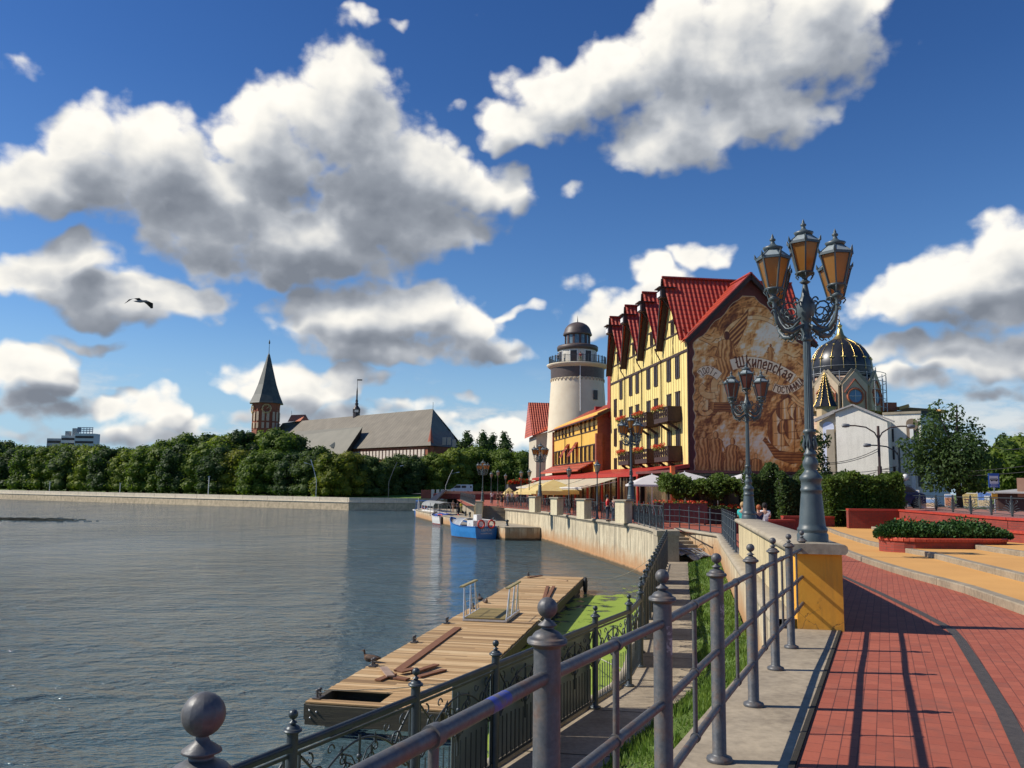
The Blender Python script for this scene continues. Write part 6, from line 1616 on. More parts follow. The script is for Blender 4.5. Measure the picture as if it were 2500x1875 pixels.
def trunk(h, r, crown_r, limbs=5, z0=0.):
    mb = MB(); mb.tube([(0, 0, z0), (.05*r, 0, h*.35), (-.2*r, .1*r, h*.7), (0, 0, h)], [r*1.25, r*.9, r*.65, r*.3], 8)
    for k in range(limbs):
        a = 2*PI*k/limbs+random.uniform(-.3, .3); z = h*random.uniform(.3, .7); L = crown_r*random.uniform(.5, .8)
        mb.tube([(0, 0, z), (L*.5*math.cos(a), L*.5*math.sin(a), z+L*.45), (L*math.cos(a), L*math.sin(a), z+L*.8)], [r*.45, r*.28, r*.1], 6)
    return mb.mesh('trunk', BARK)
def tree_thing(label, loc, cm, tm, s=1., rz=0., group=None, name='tree', cat='tree'):
    t = thing(name, label, cat, loc, rz, group); t.scale = s if isinstance(s, tuple) else (s,)*3
    add_child('trunk', tm, t, (0, 0, 0)); add_child('crown', cm, t, (0, 0, 0)); return t

# hedges and vines of the terrace
def hedge(label, x0, x1, y, z0, z1, d, m, n, s, name='hedge', cat='hedge', group=None, bump_=.25, rz=0.):
    t = thing(name, label, cat, (x0, y, z0), rz, group); mb = MB(); L = x1-x0; h = z1-z0
    for _ in range(n):
        x = random.uniform(0, L); f = random.random(); top = h+bump_*(math.sin(x*2.3+y)+math.sin(x*5.1)*.5)*.6
        if f < .55: p = Vector((x, random.gauss(0, .07)-.08*math.sin(x*3+random.random()), random.uniform(0, top)))
        elif f < .85: p = Vector((x, random.uniform(0, d), top+random.gauss(0, .08)))
        else: p = Vector((random.choice((0, L))+random.gauss(0, .08), random.uniform(0, d), random.uniform(0, top)))
        q = s*random.uniform(.6, 1.4); nn_ = Vector((random.gauss(0, .6), -.7+random.gauss(0, .5), .5+random.gauss(0, .5))).normalized(); a = nn_.orthogonal().normalized(); a = Matrix.Rotation(random.uniform(0, 2*PI), 3, nn_) @ a; b = nn_.cross(a)
        mb.face(p-a*q, p-b*q*.6, p+a*q, p+b*q*.6)
    mb.k = 1; mb.box(.12, L-.12, .12, d, 0, h-.25)  # solid near-black box filling the inside of the leaf shell
    mb.build('foliage', [m, mat('dark_hedge_core', (.012, .018, .008), (.02, .02, .01), 4, .95)], t); return t
random.seed(31)
hx = lambda px, y: D(px, 1200, y).x
hedge('broad clipped yellow-green hedge behind the red brick wall', hx(2020, 48), hx(2206, 48), 48, 2.8, D(2100, 1166, 48).z, 2.2, HEDGE, 15000, .085)
hedge('dark green evergreen clump left of the big lamp base', hx(1905, 53), hx(1975, 53), 53, 2.8, D(1900, 1160, 53).z, 1.4, LF2, 6000, .09, 'evergreen_hedge', bump_=.5)
hedge('dark green evergreen clump behind the second lamp', hx(1826, 54), hx(1902, 54), 54, 2.8, D(1860, 1154, 54).z, 1.2, LF2, 6000, .09, 'evergreen_hedge', bump_=.6)
hedge('dark evergreen hedge joining the clumps at the back of the terrace', hx(1828, 55.5), hx(2025, 55.5), 55.5, 2.8, D(1900, 1185, 55.5).z, 1., LF2, 7000, .09, 'evergreen_hedge', bump_=.2)
tv = thing('vine_trellis', 'long leafy vine canopy on posts in front of the terrace restaurant', 'vine', (hx(1612, 57), 57, 2.8)); Lv = hx(1822, 57)-hx(1612, 57); zt, zb = D(1700, 1158, 57).z-2.8, D(1700, 1208, 57).z-2.8
mb = MB()
for _ in range(15000):
    x = random.uniform(0, Lv); top = zt-.25+.22*math.sin(x*1.9)+.12*math.sin(x*5.3)-.5*max(0, x/Lv-.78)/.22; bot = zb+.25*math.sin(x*2.7+1); u = random.random()**.8
    p = Vector((x+random.gauss(0, .06), random.gauss(0, .55)-.15*math.sin(x*4), lerp(bot, top, u)+random.gauss(0, .06))); q = .095*random.uniform(.6, 1.4); nn_ = Vector((random.gauss(0, .6), -.6+random.gauss(0, .5), .6+random.gauss(0, .5))).normalized(); a = nn_.orthogonal().normalized(); a = Matrix.Rotation(random.uniform(0, 2*PI), 3, nn_) @ a; b = nn_.cross(a); mb.face(p-a*q, p-b*q*.6, p+a*q, p+b*q*.6)
mb.build('foliage', HEDGE, tv); mb = MB()
for k in range(7):
    x = .5+k*(Lv-1)/6; mb.tube([(x, .1, 0), (x+.05, 0, zb+.6)], .05, 6)
    for j in range(3): mb.tube([(x+.1*j-.1, .15, 0), (x+.15*math.sin(k+j), .1, 1.), (x+.1*math.cos(j), .05, zb+.4)], .025, 5)
mb.build('stems', BARK, tv)
mb = MB()
for y in (-.5, .5): mb.bar((0, y, zb+.35), (Lv, y, zb+.35), .08, .1)
mb.build('frame', TIMB, tv)
# white and yellow parasols
CANW = mat('white_canvas', (.80, .79, .76), (.74, .73, .70), 2, .8, trans=.3); CANY = mat('yellow_canvas', (.78, .64, .28), (.72, .57, .23), 2, .8, trans=.3)
def parasol(label, px, dist, ztip, w, m, grp, skirt=.22, drop=.9, rz=0.):
    p = D(px, 1200, dist); t = thing('parasol', label, 'parasol', (p.x, p.y, 2.8), rz, grp); h = ztip-2.8; mb = MB(); c = [(-w, -w), (0, -w*1.03), (w, -w), (w*1.03, 0), (w, w), (0, w*1.03), (-w, w), (-w*1.03, 0)]
    for i in range(8):
        a, b = c[i], c[(i+1) % 8]; ma = (a[0]*.5, a[1]*.5, h-drop*.42); mb_ = (b[0]*.5, b[1]*.5, h-drop*.42)
        mb.face((0, 0, h), ma, mb_); mb.face(ma, (a[0], a[1], h-drop), (b[0], b[1], h-drop), mb_); mb.face((a[0], a[1], h-drop), (a[0], a[1], h-drop-skirt), (b[0], b[1], h-drop-skirt), (b[0], b[1], h-drop))
    mb.build('canopy', m, t); mb = MB(); mb.tube([(0, 0, 0), (0, 0, h+.08)], .035, 8); mb.build('pole', WHITE, t); mb = MB()
    for a in c: mb.bar((0, 0, h-.08), (a[0]*.95, a[1]*.95, h-drop), .02, .03)
    mb.build('ribs', TIMB, t)
zt_ = lambda px, py, y: D(px, py, y).z
for i, (px, py, d_, w, lb) in enumerate(((1592, 1158, 62, 1.7, 'white parasol leftmost beside the orange post'), (1672, 1152, 62, 1.9, 'white parasol peeking over the left half of the vines'), (1752, 1160, 62.5, 1.8, 'white parasol low over the middle of the vines'), (1815, 1156, 60, 1.6, 'white parasol directly behind the second lamp post'), (1888, 1158, 58, 1.4, 'white parasol between the two evergreen clumps'), (1965, 1160, 58, 1.6, 'white parasol just left of the big lamp base'))):
    parasol(lb, px, d_, zt_(px, py, d_), w, CANW, 'white parasols of the terrace', .12, .75, .1*i)
for i, (px, py, d_, w, lb) in enumerate(((1351, 1171, 88, 2.2, 'nearest and highest yellow parasol beside the cream awning'), (1336, 1176, 96, 2.2, 'second yellow parasol behind the nearest one'), (1318, 1178, 104, 2.2, 'third yellow parasol along the promenade'), (1302, 1180, 112, 2.2, 'farthest of the wide yellow parasols'), (1243, 1190, 128, 1., 'small yellow parasol alone near the bridge'))):
    parasol(lb, px, d_, zt_(px, py, d_), w, CANY, 'yellow parasols of the promenade cafe', .3, 1.15, .15)
# flower-topped cafe block
p0 = D(1241, 1200, 128); cb = thing('cafe_pavilion', 'dark flat-roofed cafe with a mass of red flowers on its roof terrace', 'cafe', (p0.x, 128, 2.8), .04); Lc = D(1372, 1200, 128).x-p0.x; hc = zt_(1300, 1183, 128)-2.8
mb = MB(); mb.box(0, Lc, 0, 8, 0, hc); mb.build('walls', mat('dark_cafe_wall', (.06, .065, .07), (.04, .04, .045), 2, .6), cb); random.seed(8); mb = MB()
for k in range(80): x = random.uniform(0, Lc); clump(mb, (x, -.1, hc+.25+.55*math.exp(-((x/Lc-.22)/.16)**2)*random.random()), .3, .3, .28, 18, .12, 0 if random.random() < .72 else 1)
mb.build('flowers', [FLOWR, LEAFG], cb)

# ================================================================ pale block and domed building under restoration
WB = 66.; wx = lambda px, y=WB: D(px, 1195, y).x; wz = lambda py, px=2150, y=WB: D(px, py, y).z
PALE = nodemat('patchy_white_render', _conc((.84, .80, .70), (.70, .66, .57), streak=.10)); GREYR = nodemat('patchy_grey_render', _conc((.40, .38, .36), (.30, .28, .27), streak=.15))
TH = -.62; L0 = Vector((wx(2046), WB, 0)); Ld = Vector((math.cos(TH), math.sin(TH), 0)); Ln = Vector((-math.sin(TH), math.cos(TH), 0))
def onp(px, py, back=0.):                                   # local (x, z) of a bearing on the front plane
    d = ray(px, py); o_ = L0+Ln*back; t_ = (o_-CAM).dot(Ln)/d.dot(Ln); p = CAM+d*t_; return (p-o_).dot(Ld), p.z-2.8
pb = thing('blank_gable_building', 'plain whitewashed gabled block with blind side wall behind the hedge', 'building', (L0.x, L0.y, 2.8), TH)
x1, zr1 = onp(2166, 1027); ap, za_ = onp(2083, 991); _, zl_ = onp(2046, 1007)
mb = MB(); mb.prism([(0, 0), (x1, 0), (x1, zr1), (ap, za_), (0, zl_)], lambda x, z: (x, 0, z), lambda x, z: (x, 14, z)); mb.build('gable_wall', PALE, pb)
mb = MB(); mb.bar((-.1, -.1, zl_+.05), (ap, -.1, za_+.08), .3, .12); mb.bar((ap, -.1, za_+.08), (x1+.5, -.1, zr1-.1), .3, .12); mb.build('roof_edge', GREYR, pb)
xl, zl2 = onp(1998, 1030)
mb = MB(); mb._add([(xl, .25, 0), (0, .25, 0), (0, .25, zl_), (xl, .25, zl2), (xl, 12, 0), (0, 12, 0), (0, 12, zl_), (xl, 12, zl2)], [(0, 1, 2, 3), (4, 0, 3, 7), (3, 2, 6, 7)]); mb.build('side_bay', mat('ochre_render', (.60, .52, .38), (.50, .42, .30), .8, .85), pb)
mb = MB(); mb.box(-.75, -.15, .0, .25, 3.0, zl_-1.3); mb.build('pilaster', mat('brown_render', (.40, .34, .25), (.33, .28, .2), 2, .85), pb); mb = MB(); mb.bar((xl-.3, 0, zl2+.1), (0, 0, zl_+.1), .3, .25); mb.build('cornice', GREYR, pb)
for (py) in (1050, 1103, 1150):
    cxw, z = onp(2021, py); mb = MB(); w = .42; hh = 1.0
    pts = [(cxw-w, z-hh*.8), (cxw+w, z-hh*.8)]+[(cxw+w*math.cos(a), z+hh*.35+.32*math.sin(a)) for a in frange(0, PI, 7)]
    mb.prism(pts, lambda x, z_: (x, .15, z_), lambda x, z_: (x, .3, z_)); mb.build('window', mat('bluish_white_blind', (.62, .66, .80), (.55, .6, .74), 2, .5), pb)
SB = 1.4
q0 = L0+Ln*SB; xr_, zt2 = onp(2200, 1011, SB); xe2, _ = onp(2247, 1011, SB)
rb = thing('grey_flank_building', 'white neighbouring block with a flat parapet half hidden by the tree', 'building', (q0.x, q0.y, 2.8), TH)
mb = MB(); mb.box(x1-.6, xe2, 0, 12, 0, zt2); mb.build('wall', PALE, rb); mb = MB(); mb.box(x1-.6, xe2+.05, -.08, 0.2, zt2+.002, zt2+.18); mb.build('parapet', COPE, rb)
xa_, _ = onp(2226, 1100, SB); xb_, zb1 = onp(2238, 1080, SB); _, zb2 = onp(2238, 1188, SB)
mb = MB(); mb.box(xa_+.35, xe2+.01, -.012, .1, zb2, zb1); mb.build('recess_shade_panel', mat('painted_recess_shade', (.10, .10, .09), (.07, .07, .065), 1, .8), rb)  # flat panel on the wall, shade of a recess put into its colour
mb = MB(); mb.box(xa_-.05, xa_+.2, -.2, -.002, 0, zb1+1.); mb.build('downpipe', WHITE, rb)
for (px, py) in ((2172, 1063), (2174, 1106), (2177, 1155)):
    x, z = onp(px, py, SB); mb = MB(); mb.box(x-.16, x+.30, -.02, .04, z-.5, z+.5); mb.build('window', WGLASS, rb)
x, z = onp(2227, 1046, SB); mb = MB(); mb.prism([(x-.4, z-.8), (x+.4, z-.8)]+[(x+.4*math.cos(a), z+.45+.3*math.sin(a)) for a in frange(0, PI, 7)], lambda x, z: (x, -.03, z), lambda x, z: (x, .05, z)); mb.build('window', mat('brown_blind_window', (.20, .15, .10), (.15, .11, .08)), rb)

DY = 112.; dome_x = D(2064, 1195, DY).x; dz = lambda py: D(2064, py, DY).z-2.8
sy = thing('domed_synagogue', 'domed brick building under restoration with black gilded dome and scaffolding', 'synagogue', (dome_x, DY, 2.8), 0.)
BLK = mat('black_dome_cladding', (.022, .024, .028), (.035, .037, .042), 2, .35, .1, metal=.3); GOLD = mat('gilding', (.80, .58, .22), (.66, .44, .14), 6, .34, metal=1.)
PINKST = nodemat('new_pink_and_buff_stone', _brick((.62, .46, .32), (.50, .24, .16), (.55, .47, .38), 1.2, .45, .03, sw=vert_sw)); 
RD = 141/2/F_PX*DY*1.0; prof = [(0.0001, dz(813)), (.10, dz(815)), (.16, dz(820)), (.10, dz(821))]
zb_, ztp = dz(908), dz(826)
dome = [(RD*1.0, zb_-1.0), (RD*1.01, zb_), (RD*1.02, zb_+.10*(ztp-zb_)), (RD*.99, lerp(zb_, ztp, .28)), (RD*.92, lerp(zb_, ztp, .46)), (RD*.79, lerp(zb_, ztp, .64)), (RD*.61, lerp(zb_, ztp, .79)), (RD*.40, lerp(zb_, ztp, .90)), (RD*.16, lerp(zb_, ztp, .985)), (.3, ztp)]
mb = MB(); mb.lathe(dome, 64, a0=PI/16); dm = mb.build('dome', BLK, sy)
mb = MB()
for k in range(16):
    a = 2*PI*k/16+.10; mb.tube([((r+.05)*math.cos(a), (r+.05)*math.sin(a), z) for r, z in dome[1:]], .036, 5)
    for (u, s_) in ((.34, .42), (.75, .2)):
        z = lerp(zb_, ztp, u); r = np.interp(z, [q[1] for q in dome], [q[0] for q in dome])+.08; mb.ball((r*math.cos(a), r*math.sin(a), z), s_*.42, 8, 5)
        mb.cbox((r*math.cos(a), r*math.sin(a), z), .08, s_*1.4, .12, a)
mb.build('gilded_ribs', GOLD, dm)
mb = MB(); mb.lathe([(1.15, ztp-.25), (.9, ztp), (.5, ztp+.45), (.3, ztp+1.2), (.22, ztp+1.5), (.34, ztp+1.6), (.3, ztp+1.75), (.12, ztp+1.9), (.05, ztp+2.1), (.035, dz(775)), (.001, dz(770))], 16); mb.build('finial', GOLD, dm)
dzf = lambda py: D(2064, py, DY-RD*1.12).z-2.8
# drum with gables and round windows
zd0, zd1 = dz(1010), dz(930)
mb = MB(); mb.lathe([(RD*1.03, 0), (RD*1.03, zd1), (RD*.98, zd1+.4)], 24, smooth=False); mb.build('drum', PINKST, sy)
NG = 8
for k in range(NG):
    a = 2*PI*k/NG-PI/2-.02; c_, s_ = math.cos(a), math.sin(a); w = RD*.42; r = RD*1.06
    P3 = lambda x, z, d=0.: ((r+d)*c_-x*s_, (r+d)*s_+x*c_, z)
    zg0, zg1, zg2 = dzf(1000), dzf(940), dzf(906)
    mb = MB(); mb.prism([(-w, zg0), (w, zg0), (w, zg1), (0, zg2), (-w, zg1)], lambda x, z: P3(x, z, 0), lambda x, z: P3(x, z, .5)); gb = mb.build('gable', mat('pale_buff_stone', (.62, .50, .34), (.52, .40, .27), 1, .8), sy)
    mb = MB(); mb.bar(P3(-w-.1, zg1-.1, .3), P3(0, zg2+.15, .3), .7, .12, (c_, s_, 0)); mb.bar(P3(w+.1, zg1-.1, .3), P3(0, zg2+.15, .3), .7, .12, (c_, s_, 0)); mb.build('gable_coping', COPE, gb)
    mb = MB(); zc_ = dzf(967)
    ring = [(.95*math.cos(t_), zc_+.95*math.sin(t_)) for t_ in frange(0, 2*PI, 25)[:-1]]
    mb.tube([P3(x, z, .56) for x, z in ring], .16, 5, close=True); mb.bar(P3(-w*.85, zg1-1.0, .52), P3(0, zg1+.75, .52), .08, .28, (c_, s_, 0)); mb.bar(P3(w*.85, zg1-1.0, .52), P3(0, zg1+.75, .52), .08, .28, (c_, s_, 0)); mb.bar(P3(w*.8, zg0, .52), P3(w*.8, zg1-1., .52), .08, .4, (c_, s_, 0)); mb.build('red_brick_trim', mat('new_red_brick', (.50, .16, .08), (.42, .12, .06), 4, .8), gb)
    mb = MB(); mb._add([P3(x*.95, (z-zc_)*.95+zc_, .54) for x, z in ring], [tuple(range(24))]); mb.build('round_window', mat('blue_round_glass', (.05, .16, .30), (.10, .25, .42), .7, .15), gb)
    mb = MB(); mb.bar(P3(-.9, zc_, .58), P3(.9, zc_, .58), .05, .05); mb.bar(P3(0, zc_-.9, .58), P3(0, zc_+.9, .58), .05, .05); mb.build('glazing_bars', WHITE, gb)
# corner turret with gilded spire
tx = D(2016, 1000, DY-7); 
mb = MB(); c = (tx.x-dome_x, -7, 0); tz = lambda py: D(2016, py, DY-7).z-2.8
mb.lathe([(1.15, 0), (1.15, tz(1000)), (1.3, tz(997)), (1.3, tz(993))], 8, c, smooth=False); mb.build('turret', mat('buff_turret', (.58, .45, .28), (.48, .37, .22), 1, .8), sy)
mb = MB(); mb.lathe([(1.5, tz(994)), (1.0, tz(975)), (.05, tz(910))], 8, c, smooth=False); sp = mb.build('spire', BLK, sy)
mb = MB()
for k in range(8):
    a = 2*PI*k/8; mb.tube([(c[0]+r*math.cos(a), c[1]+r*math.sin(a), z) for r, z in ((1.52, tz(994)), (1.02, tz(975)), (.06, tz(910)))], .05, 5)
    for u in frange(.05, .9, 9): r = 1.02*(1-u)+.05; mb.ball((c[0]+(r+.03)*math.cos(a), c[1]+(r+.03)*math.sin(a), lerp(tz(975), tz(910), u)), .11, 6, 4)
mb.build('gilded_crockets', GOLD, sp)
# rear wing with timber roof
mb = MB(); X0, X1 = D(2150, 1000, DY).x-dome_x, D(2260, 1000, DY).x-dome_x; mb._add([(X0, -4, 0), (X1, -4, 0), (X1, -4, dz(1008)), (X0, -4, dz(1008)), (X0, 8, dz(990)), (X1-2.6, 8, dz(988)), (X1, 8, 0)], [(0, 1, 2, 3), (3, 2, 5, 4)]); mb.build('rear_wing', mat('dark_roof_felt', (.05, .05, .055), (.08, .07, .07)), sy)
mb = MB(); mb.bar((X1-2.4, 4, dz(988)), (X1+.3, -4, dz(1009)), .9, .5); mb.cbox((X1-6, 1, dz(996)), 1.8, .3, 1.4); mb.bar((X1-11, 0, dz(1002)), (X1-7.5, 0, dz(993)), .5, .4); mb.bar((X0+1, -3, dz(1001)), (X0+2.3, -3, dz(994)), .4, .4); mb.build('new_roof_timber', mat('fresh_timber', (.62, .38, .13), (.52, .30, .10), 2, .7), sy)
mb = MB(); mb.cbox((X1-4, 3, dz(993)), 3., .3, 1.9); mb.build('red_panel', mat('new_red_brick', (.50, .16, .08)), sy)
# scaffolding
SCF = mat('scaffold_tube', (.45, .46, .47), (.35, .36, .37), 3, .45, metal=.6); mb = MB(); rs = RD*1.12
az_ = [2*PI*k/22 for k in range(22)]
for k, a in enumerate(az_):
    zt3 = dz(915 if 2 < k % 11 < 8 else 905); mb.tube([(rs*math.cos(a), rs*math.sin(a), dz(1010)), (rs*math.cos(a), rs*math.sin(a), zt3)], .055, 5)
    mb.tube([((rs+1.2)*math.cos(a), (rs+1.2)*math.sin(a), dz(1010)), ((rs+1.2)*math.cos(a), (rs+1.2)*math.sin(a), zt3-1)], .055, 5) if -1.3 < math.sin(a) < 1 and math.cos(a) > .2 else None
for z in frange(dz(1000), dz(918), 5):
    mb.tube([(rs*math.cos(a), rs*math.sin(a), z) for a in az_], .05, 5, close=True); mb.tube([(rs*math.cos(a), rs*math.sin(a), z+.9) for a in az_], .03, 4, close=True)
    mb.tube([((rs+1.2)*math.cos(a), (rs+1.2)*math.sin(a), z) for a in az_ if math.cos(a) > .2 or 1][:0] or [((rs+1.2)*math.cos(a), (rs+1.2)*math.sin(a), z) for a in frange(-1.2, 1.2, 9)], .045, 4)
for k in range(0, 22, 2):
    a, b = az_[k], az_[(k+1) % 22]; mb.tube([(rs*math.cos(a), rs*math.sin(a), dz(1000)), (rs*math.cos(b), rs*math.sin(b), dz(960))], .035, 4)
o = mb.build('scaffolding', SCF, None, (dome_x, DY, 2.8)); tag(o, 'steel tube scaffolding wrapped around the base of the black dome', 'scaffolding')

# ================================================================ right-hand trees, street furniture
random.seed(77)
TY = 57.; tx0 = D(2345, 1240, TY).x; rt_ = thing('tree', 'loose-crowned green street tree standing before the white building', 'tree', (tx0, TY, 3.9)); tzz = lambda py: D(2345, py, TY).z-3.9; txx = lambda px: D(px, 1200, TY).x-tx0
lob = []
for (px, py, r) in ((2300, 1030, 1.0), (2330, 1010, .8), (2285, 1000, .6), (2345, 1050, 1.2), (2260, 1060, 1.), (2235, 1095, .9), (2215, 1085, .6), (2290, 1090, 1.4), (2350, 1100, 1.5), (2395, 1050, .7), (2385, 1030, .5), (2400, 1085, .8), (2430, 1075, .55), (2425, 1115, .6), (2410, 1130, .8), (2360, 1140, 1.6), (2300, 1140, 1.6), (2255, 1130, 1.1), (2330, 1175, 1.6), (2280, 1180, 1.3), (2380, 1180, 1.3), (2280, 1192, .7), (2335, 1192, .9), (2290, 985, .35), (2240, 1035, .4), (2330, 1120, 1.8)):
    lob.append((txx(px), random.uniform(-1.2, 1.2), tzz(py), *((r*.95, r*.95, r*.85) if py < 1170 else (r*.8, r*.8, r*.5))))
add_child('crown', crown(lob, 9500, .13, LF4), rt_, (0, 0, 0)); mb = MB(); mb.tube([(0, 0, -.1), (-.1, 0, 2.), (.0, 0, 4.5), (.1, 0, 7.)], [.22, .17, .11, .04], 8)
for l in lob[::2]: mb.tube([(0, 0, min(l[2]*.55, 4)), (l[0]*.5, l[1]*.5, l[2]*.75), (l[0], l[1], l[2])], [.07, .045, .015], 5)
mb.build('trunk', BARK, rt_)
lob = [(0, 0, 3., 1., 1., 1.6), (-.1, 0, 4.8, .8, .8, 1.2), (.6, 0, 5.2, .5, .5, .6), (.3, 0, 1.6, .9, .9, 1.)]
p = D(1992, 1200, 60); tree_thing('slender dark tree half hidden behind the big lamp post', (p.x, 60, 2.8), crown(lob, 2200, .12, LF2), trunk(4.5, .1, .6), 1.12)
# twin-arm street light, small mast lights and tram wires
def mast(label, px, dist, ztop_, arms, col=IRON2, group=None, name='street_light', z0=3.):
    p = D(px, 1200, dist); t = thing(name, label, 'street light', (p.x, p.y, z0), 0, group); h = ztop_-z0; mb = MB(); mb.tube([(0, 0, 0), (0, 0, h*.58)], .14, 10); mb.tube([(0, 0, h*.58), (0, 0, h)], .09, 8)
    for (dx, dzz) in ((.7, .55), (.7, .48)): mb.tube([(-.1, 0, h*dzz), (dx, 0, h*dzz)], .02, 4)
    mb.build('pole', col, t)
    for s in arms:
        mb = MB(); mb.tube([(0, 0, h*.86), (s*.25, 0, h*.93), (s*.8, 0, h*.985), (s*1.5, 0, h), (s*1.9, 0, h)], .045, 6); ar = mb.build('arm', col, t); mb = MB(); mb.lathe([(.01, -.25), (.12, -.2), (.14, 0), (.10, .25), (.02, .3)], 8)
        me = mb.mesh('lamp_head', mat('grey_lamp_head', (.25, .25, .26), (.2, .2, .2), 3, .4)); o = add_child('lamp_head', me, ar, (s*2.15, 0, h)); o.rotation_euler = (0, PI/2, 0)
    return t
mast('tall brown mast with two curved street light arms before the white wall', 2150, 56, D(2150, 1040, 56).z, (-1, 1), mat('brown_mast', (.09, .05, .04), (.06, .035, .03), 4, .6))
mast('shorter dark mast with one curved arm at the corner of the grey wall', 2198, 58, D(2198, 1088, 58).z, (-1,))
g_ = D(2210, 1165, 57); t = thing('globe_lamp', 'white globe lamp on a bracket beside the shorter mast', 'lamp', (g_.x, g_.y, g_.z)); mb = MB(); mb.ball((0, 0, 0), .22, 12, 8); mb.build('globe', WHITE, t); mb = MB(); mb.tube([(0, 0, -.2), (-.5, 0, -.5), (-.62, 2., -1.)], .03, 5); mb.build('bracket', IRON2, t)
def wire(label, a, b, sag=.3, r=.02, post=None):
    a, b = Vector(a), Vector(b); c = (a+b)/2; mb = MB(); mb.tube([a.lerp(b, t_)-c+Vector((0, 0, -sag*4*t_*(1-t_))) for t_ in frange(0, 1, 11)], r, 4); o = mb.build('overhead_wire', RUBBER, None, c); tag(o, label, 'wire', 'overhead tram wires')
P_ = lambda px, py, y: tuple(D(px, py, y))
wire('upper overhead wire sloping up to the right edge', P_(2430, 1092, 60), P_(2560, 1072, 40)); wire('middle overhead wire above the bus stop sign', P_(2150, 1150, 62), P_(2560, 1130, 50)); wire('lower overhead wire above the bus stop sign', P_(2150, 1155, 62), P_(2560, 1146, 50))
wire('steep overhead wire from the brown mast to the lower left', P_(2145, 1095, 56), P_(1995, 1130, 56)); wire('second steep overhead wire just under the first from the brown mast', P_(2145, 1101, 56), P_(1990, 1133, 56)); wire('long level overhead wire crossing the foot of the white wall', P_(2140, 1152, 56), P_(1990, 1157, 57)); wire('level wire running left above the hedge top', P_(2190, 1138, 57), P_(1990, 1147, 58))
# bus stop sign
p = D(2428, 1200, 46); t = thing('bus_stop_sign', 'blue bus stop sign with a black bus pictogram on a thin pole', 'sign', (p.x, p.y, 3.9), -.05); sz = lambda py: D(2428, py, 46).z-3.9
BLUE = mat('sign_blue', (.02, .10, .42), (.02, .09, .38), 2, .4); w = .27
mb = MB(); mb.tube([(0, .03, 0), (0, .03, sz(1158))], .03, 8); mb.build('pole', ALU, t); mb = MB(); mb.box(-w*1.05, w*1.05, -.01, .02, sz(1190), sz(1155.5)); s_ = mb.build('sign_plate', BLUE, t)
mb = MB(); mb.box(-w*.82, w*.82, -.016, -.01, sz(1181), sz(1162)); mb.build('white_field', WHITE, s_)
BL_ = mat('black_paint', (.01, .01, .01), (.02, .02, .02), 3, .5)
mb = MB(); zc_ = sz(1171); mb.extr([(0, 0)], 0, 0) if 0 else None
mb.prism([(-.19, zc_-.055), (.19, zc_-.055), (.20, zc_), (.17, zc_+.07), (-.18, zc_+.07), (-.20, zc_)], lambda x, z: (x, -.022, z), lambda x, z: (x, -.016, z)); 
for x in (-.12, .12): mb.prism([(x+.035*math.cos(a), zc_-.06+.035*math.sin(a)) for a in frange(0, 2*PI, 11)[:-1]], lambda x, z: (x, -.022, z), lambda x, z: (x, -.016, z))
mb.build('bus_pictogram', BL_, s_); mb = MB()
for k in range(5): mb.box(-.15+k*.062, -.105+k*.062, -.026, -.022, zc_+.01, zc_+.05)
mb.build('pictogram_windows', WHITE, s_)
def text_mesh(name, body, size, m, parent, loc, rot, ext=.003, align='CENTER'):
    c = bpy.data.curves.new(name, 'FONT'); c.body = body; c.size = size; c.extrude = ext; c.align_x = align
    o = bpy.data.objects.new(name, c); COL.objects.link(o); bpy.context.view_layer.update(); me = bpy.data.meshes.new_from_object(o.evaluated_get(bpy.context.evaluated_depsgraph_get())); bpy.data.objects.remove(o)
    me.materials.clear(); me.materials.append(m); q = bpy.data.objects.new(name, me); COL.objects.link(q); q.parent = parent; q.location = loc; q.rotation_euler = rot; return q
text_mesh('lettering', 'РЫБНАЯ\nДЕРЕВНЯ', .085, WHITE, s_, (0, -.016, sz(1185)), (PI/2, 0, 0))
mb = MB(); yel = mat('timetable_yellow', (.80, .45, .03), (.75, .4, .03), 3, .5); mb.box(-.16, .14, -.02, .0, sz(1218), sz(1205)); mb.box(-.16, .14, -.03, -.02, sz(1211), sz(1210.2)); mb.build('timetable', yel, t)
# kiosk
p = D(2425, 1240, 50); k_ = thing('kiosk', 'low dark brown market kiosk with a shallow grey roof at the right edge', 'kiosk', (p.x+.3, 50, 3.9), -.47); kz = lambda py: D(2480, py, 50).z-3.9
mb = MB(); mb.box(0, 7, 0, 4, 0, kz(1203)); mb.build('walls', mat('dark_brown_boards', (.07, .035, .028), (.04, .022, .018), 3, .7, stretch=(6, 1, 1)), k_); mb = MB(); mb._add([(-.5, -.5, kz(1202)), (7.5, -.5, kz(1202)), (7.5, 4.5, kz(1202)), (-.5, 4.5, kz(1202)), (1.6, 2, kz(1191)), (7, 2, kz(1191)), (-.5, -.5, kz(1205)), (7.5, -.5, kz(1205))], [(0, 1, 5, 4), (0, 4, 3), (3, 4, 5, 2), (6, 7, 1, 0)]); mb.build('roof', mat('grey_sheet_roof', (.42, .40, .38), (.34, .33, .31), 2, .6), k_)
mb = MB(); mb.box(1.0, 2.0, -.05, 0, .9, 2.0); mb.build('notice_board', mat('pinkish_board', (.42, .24, .16), (.36, .2, .13), 3, .7), k_)
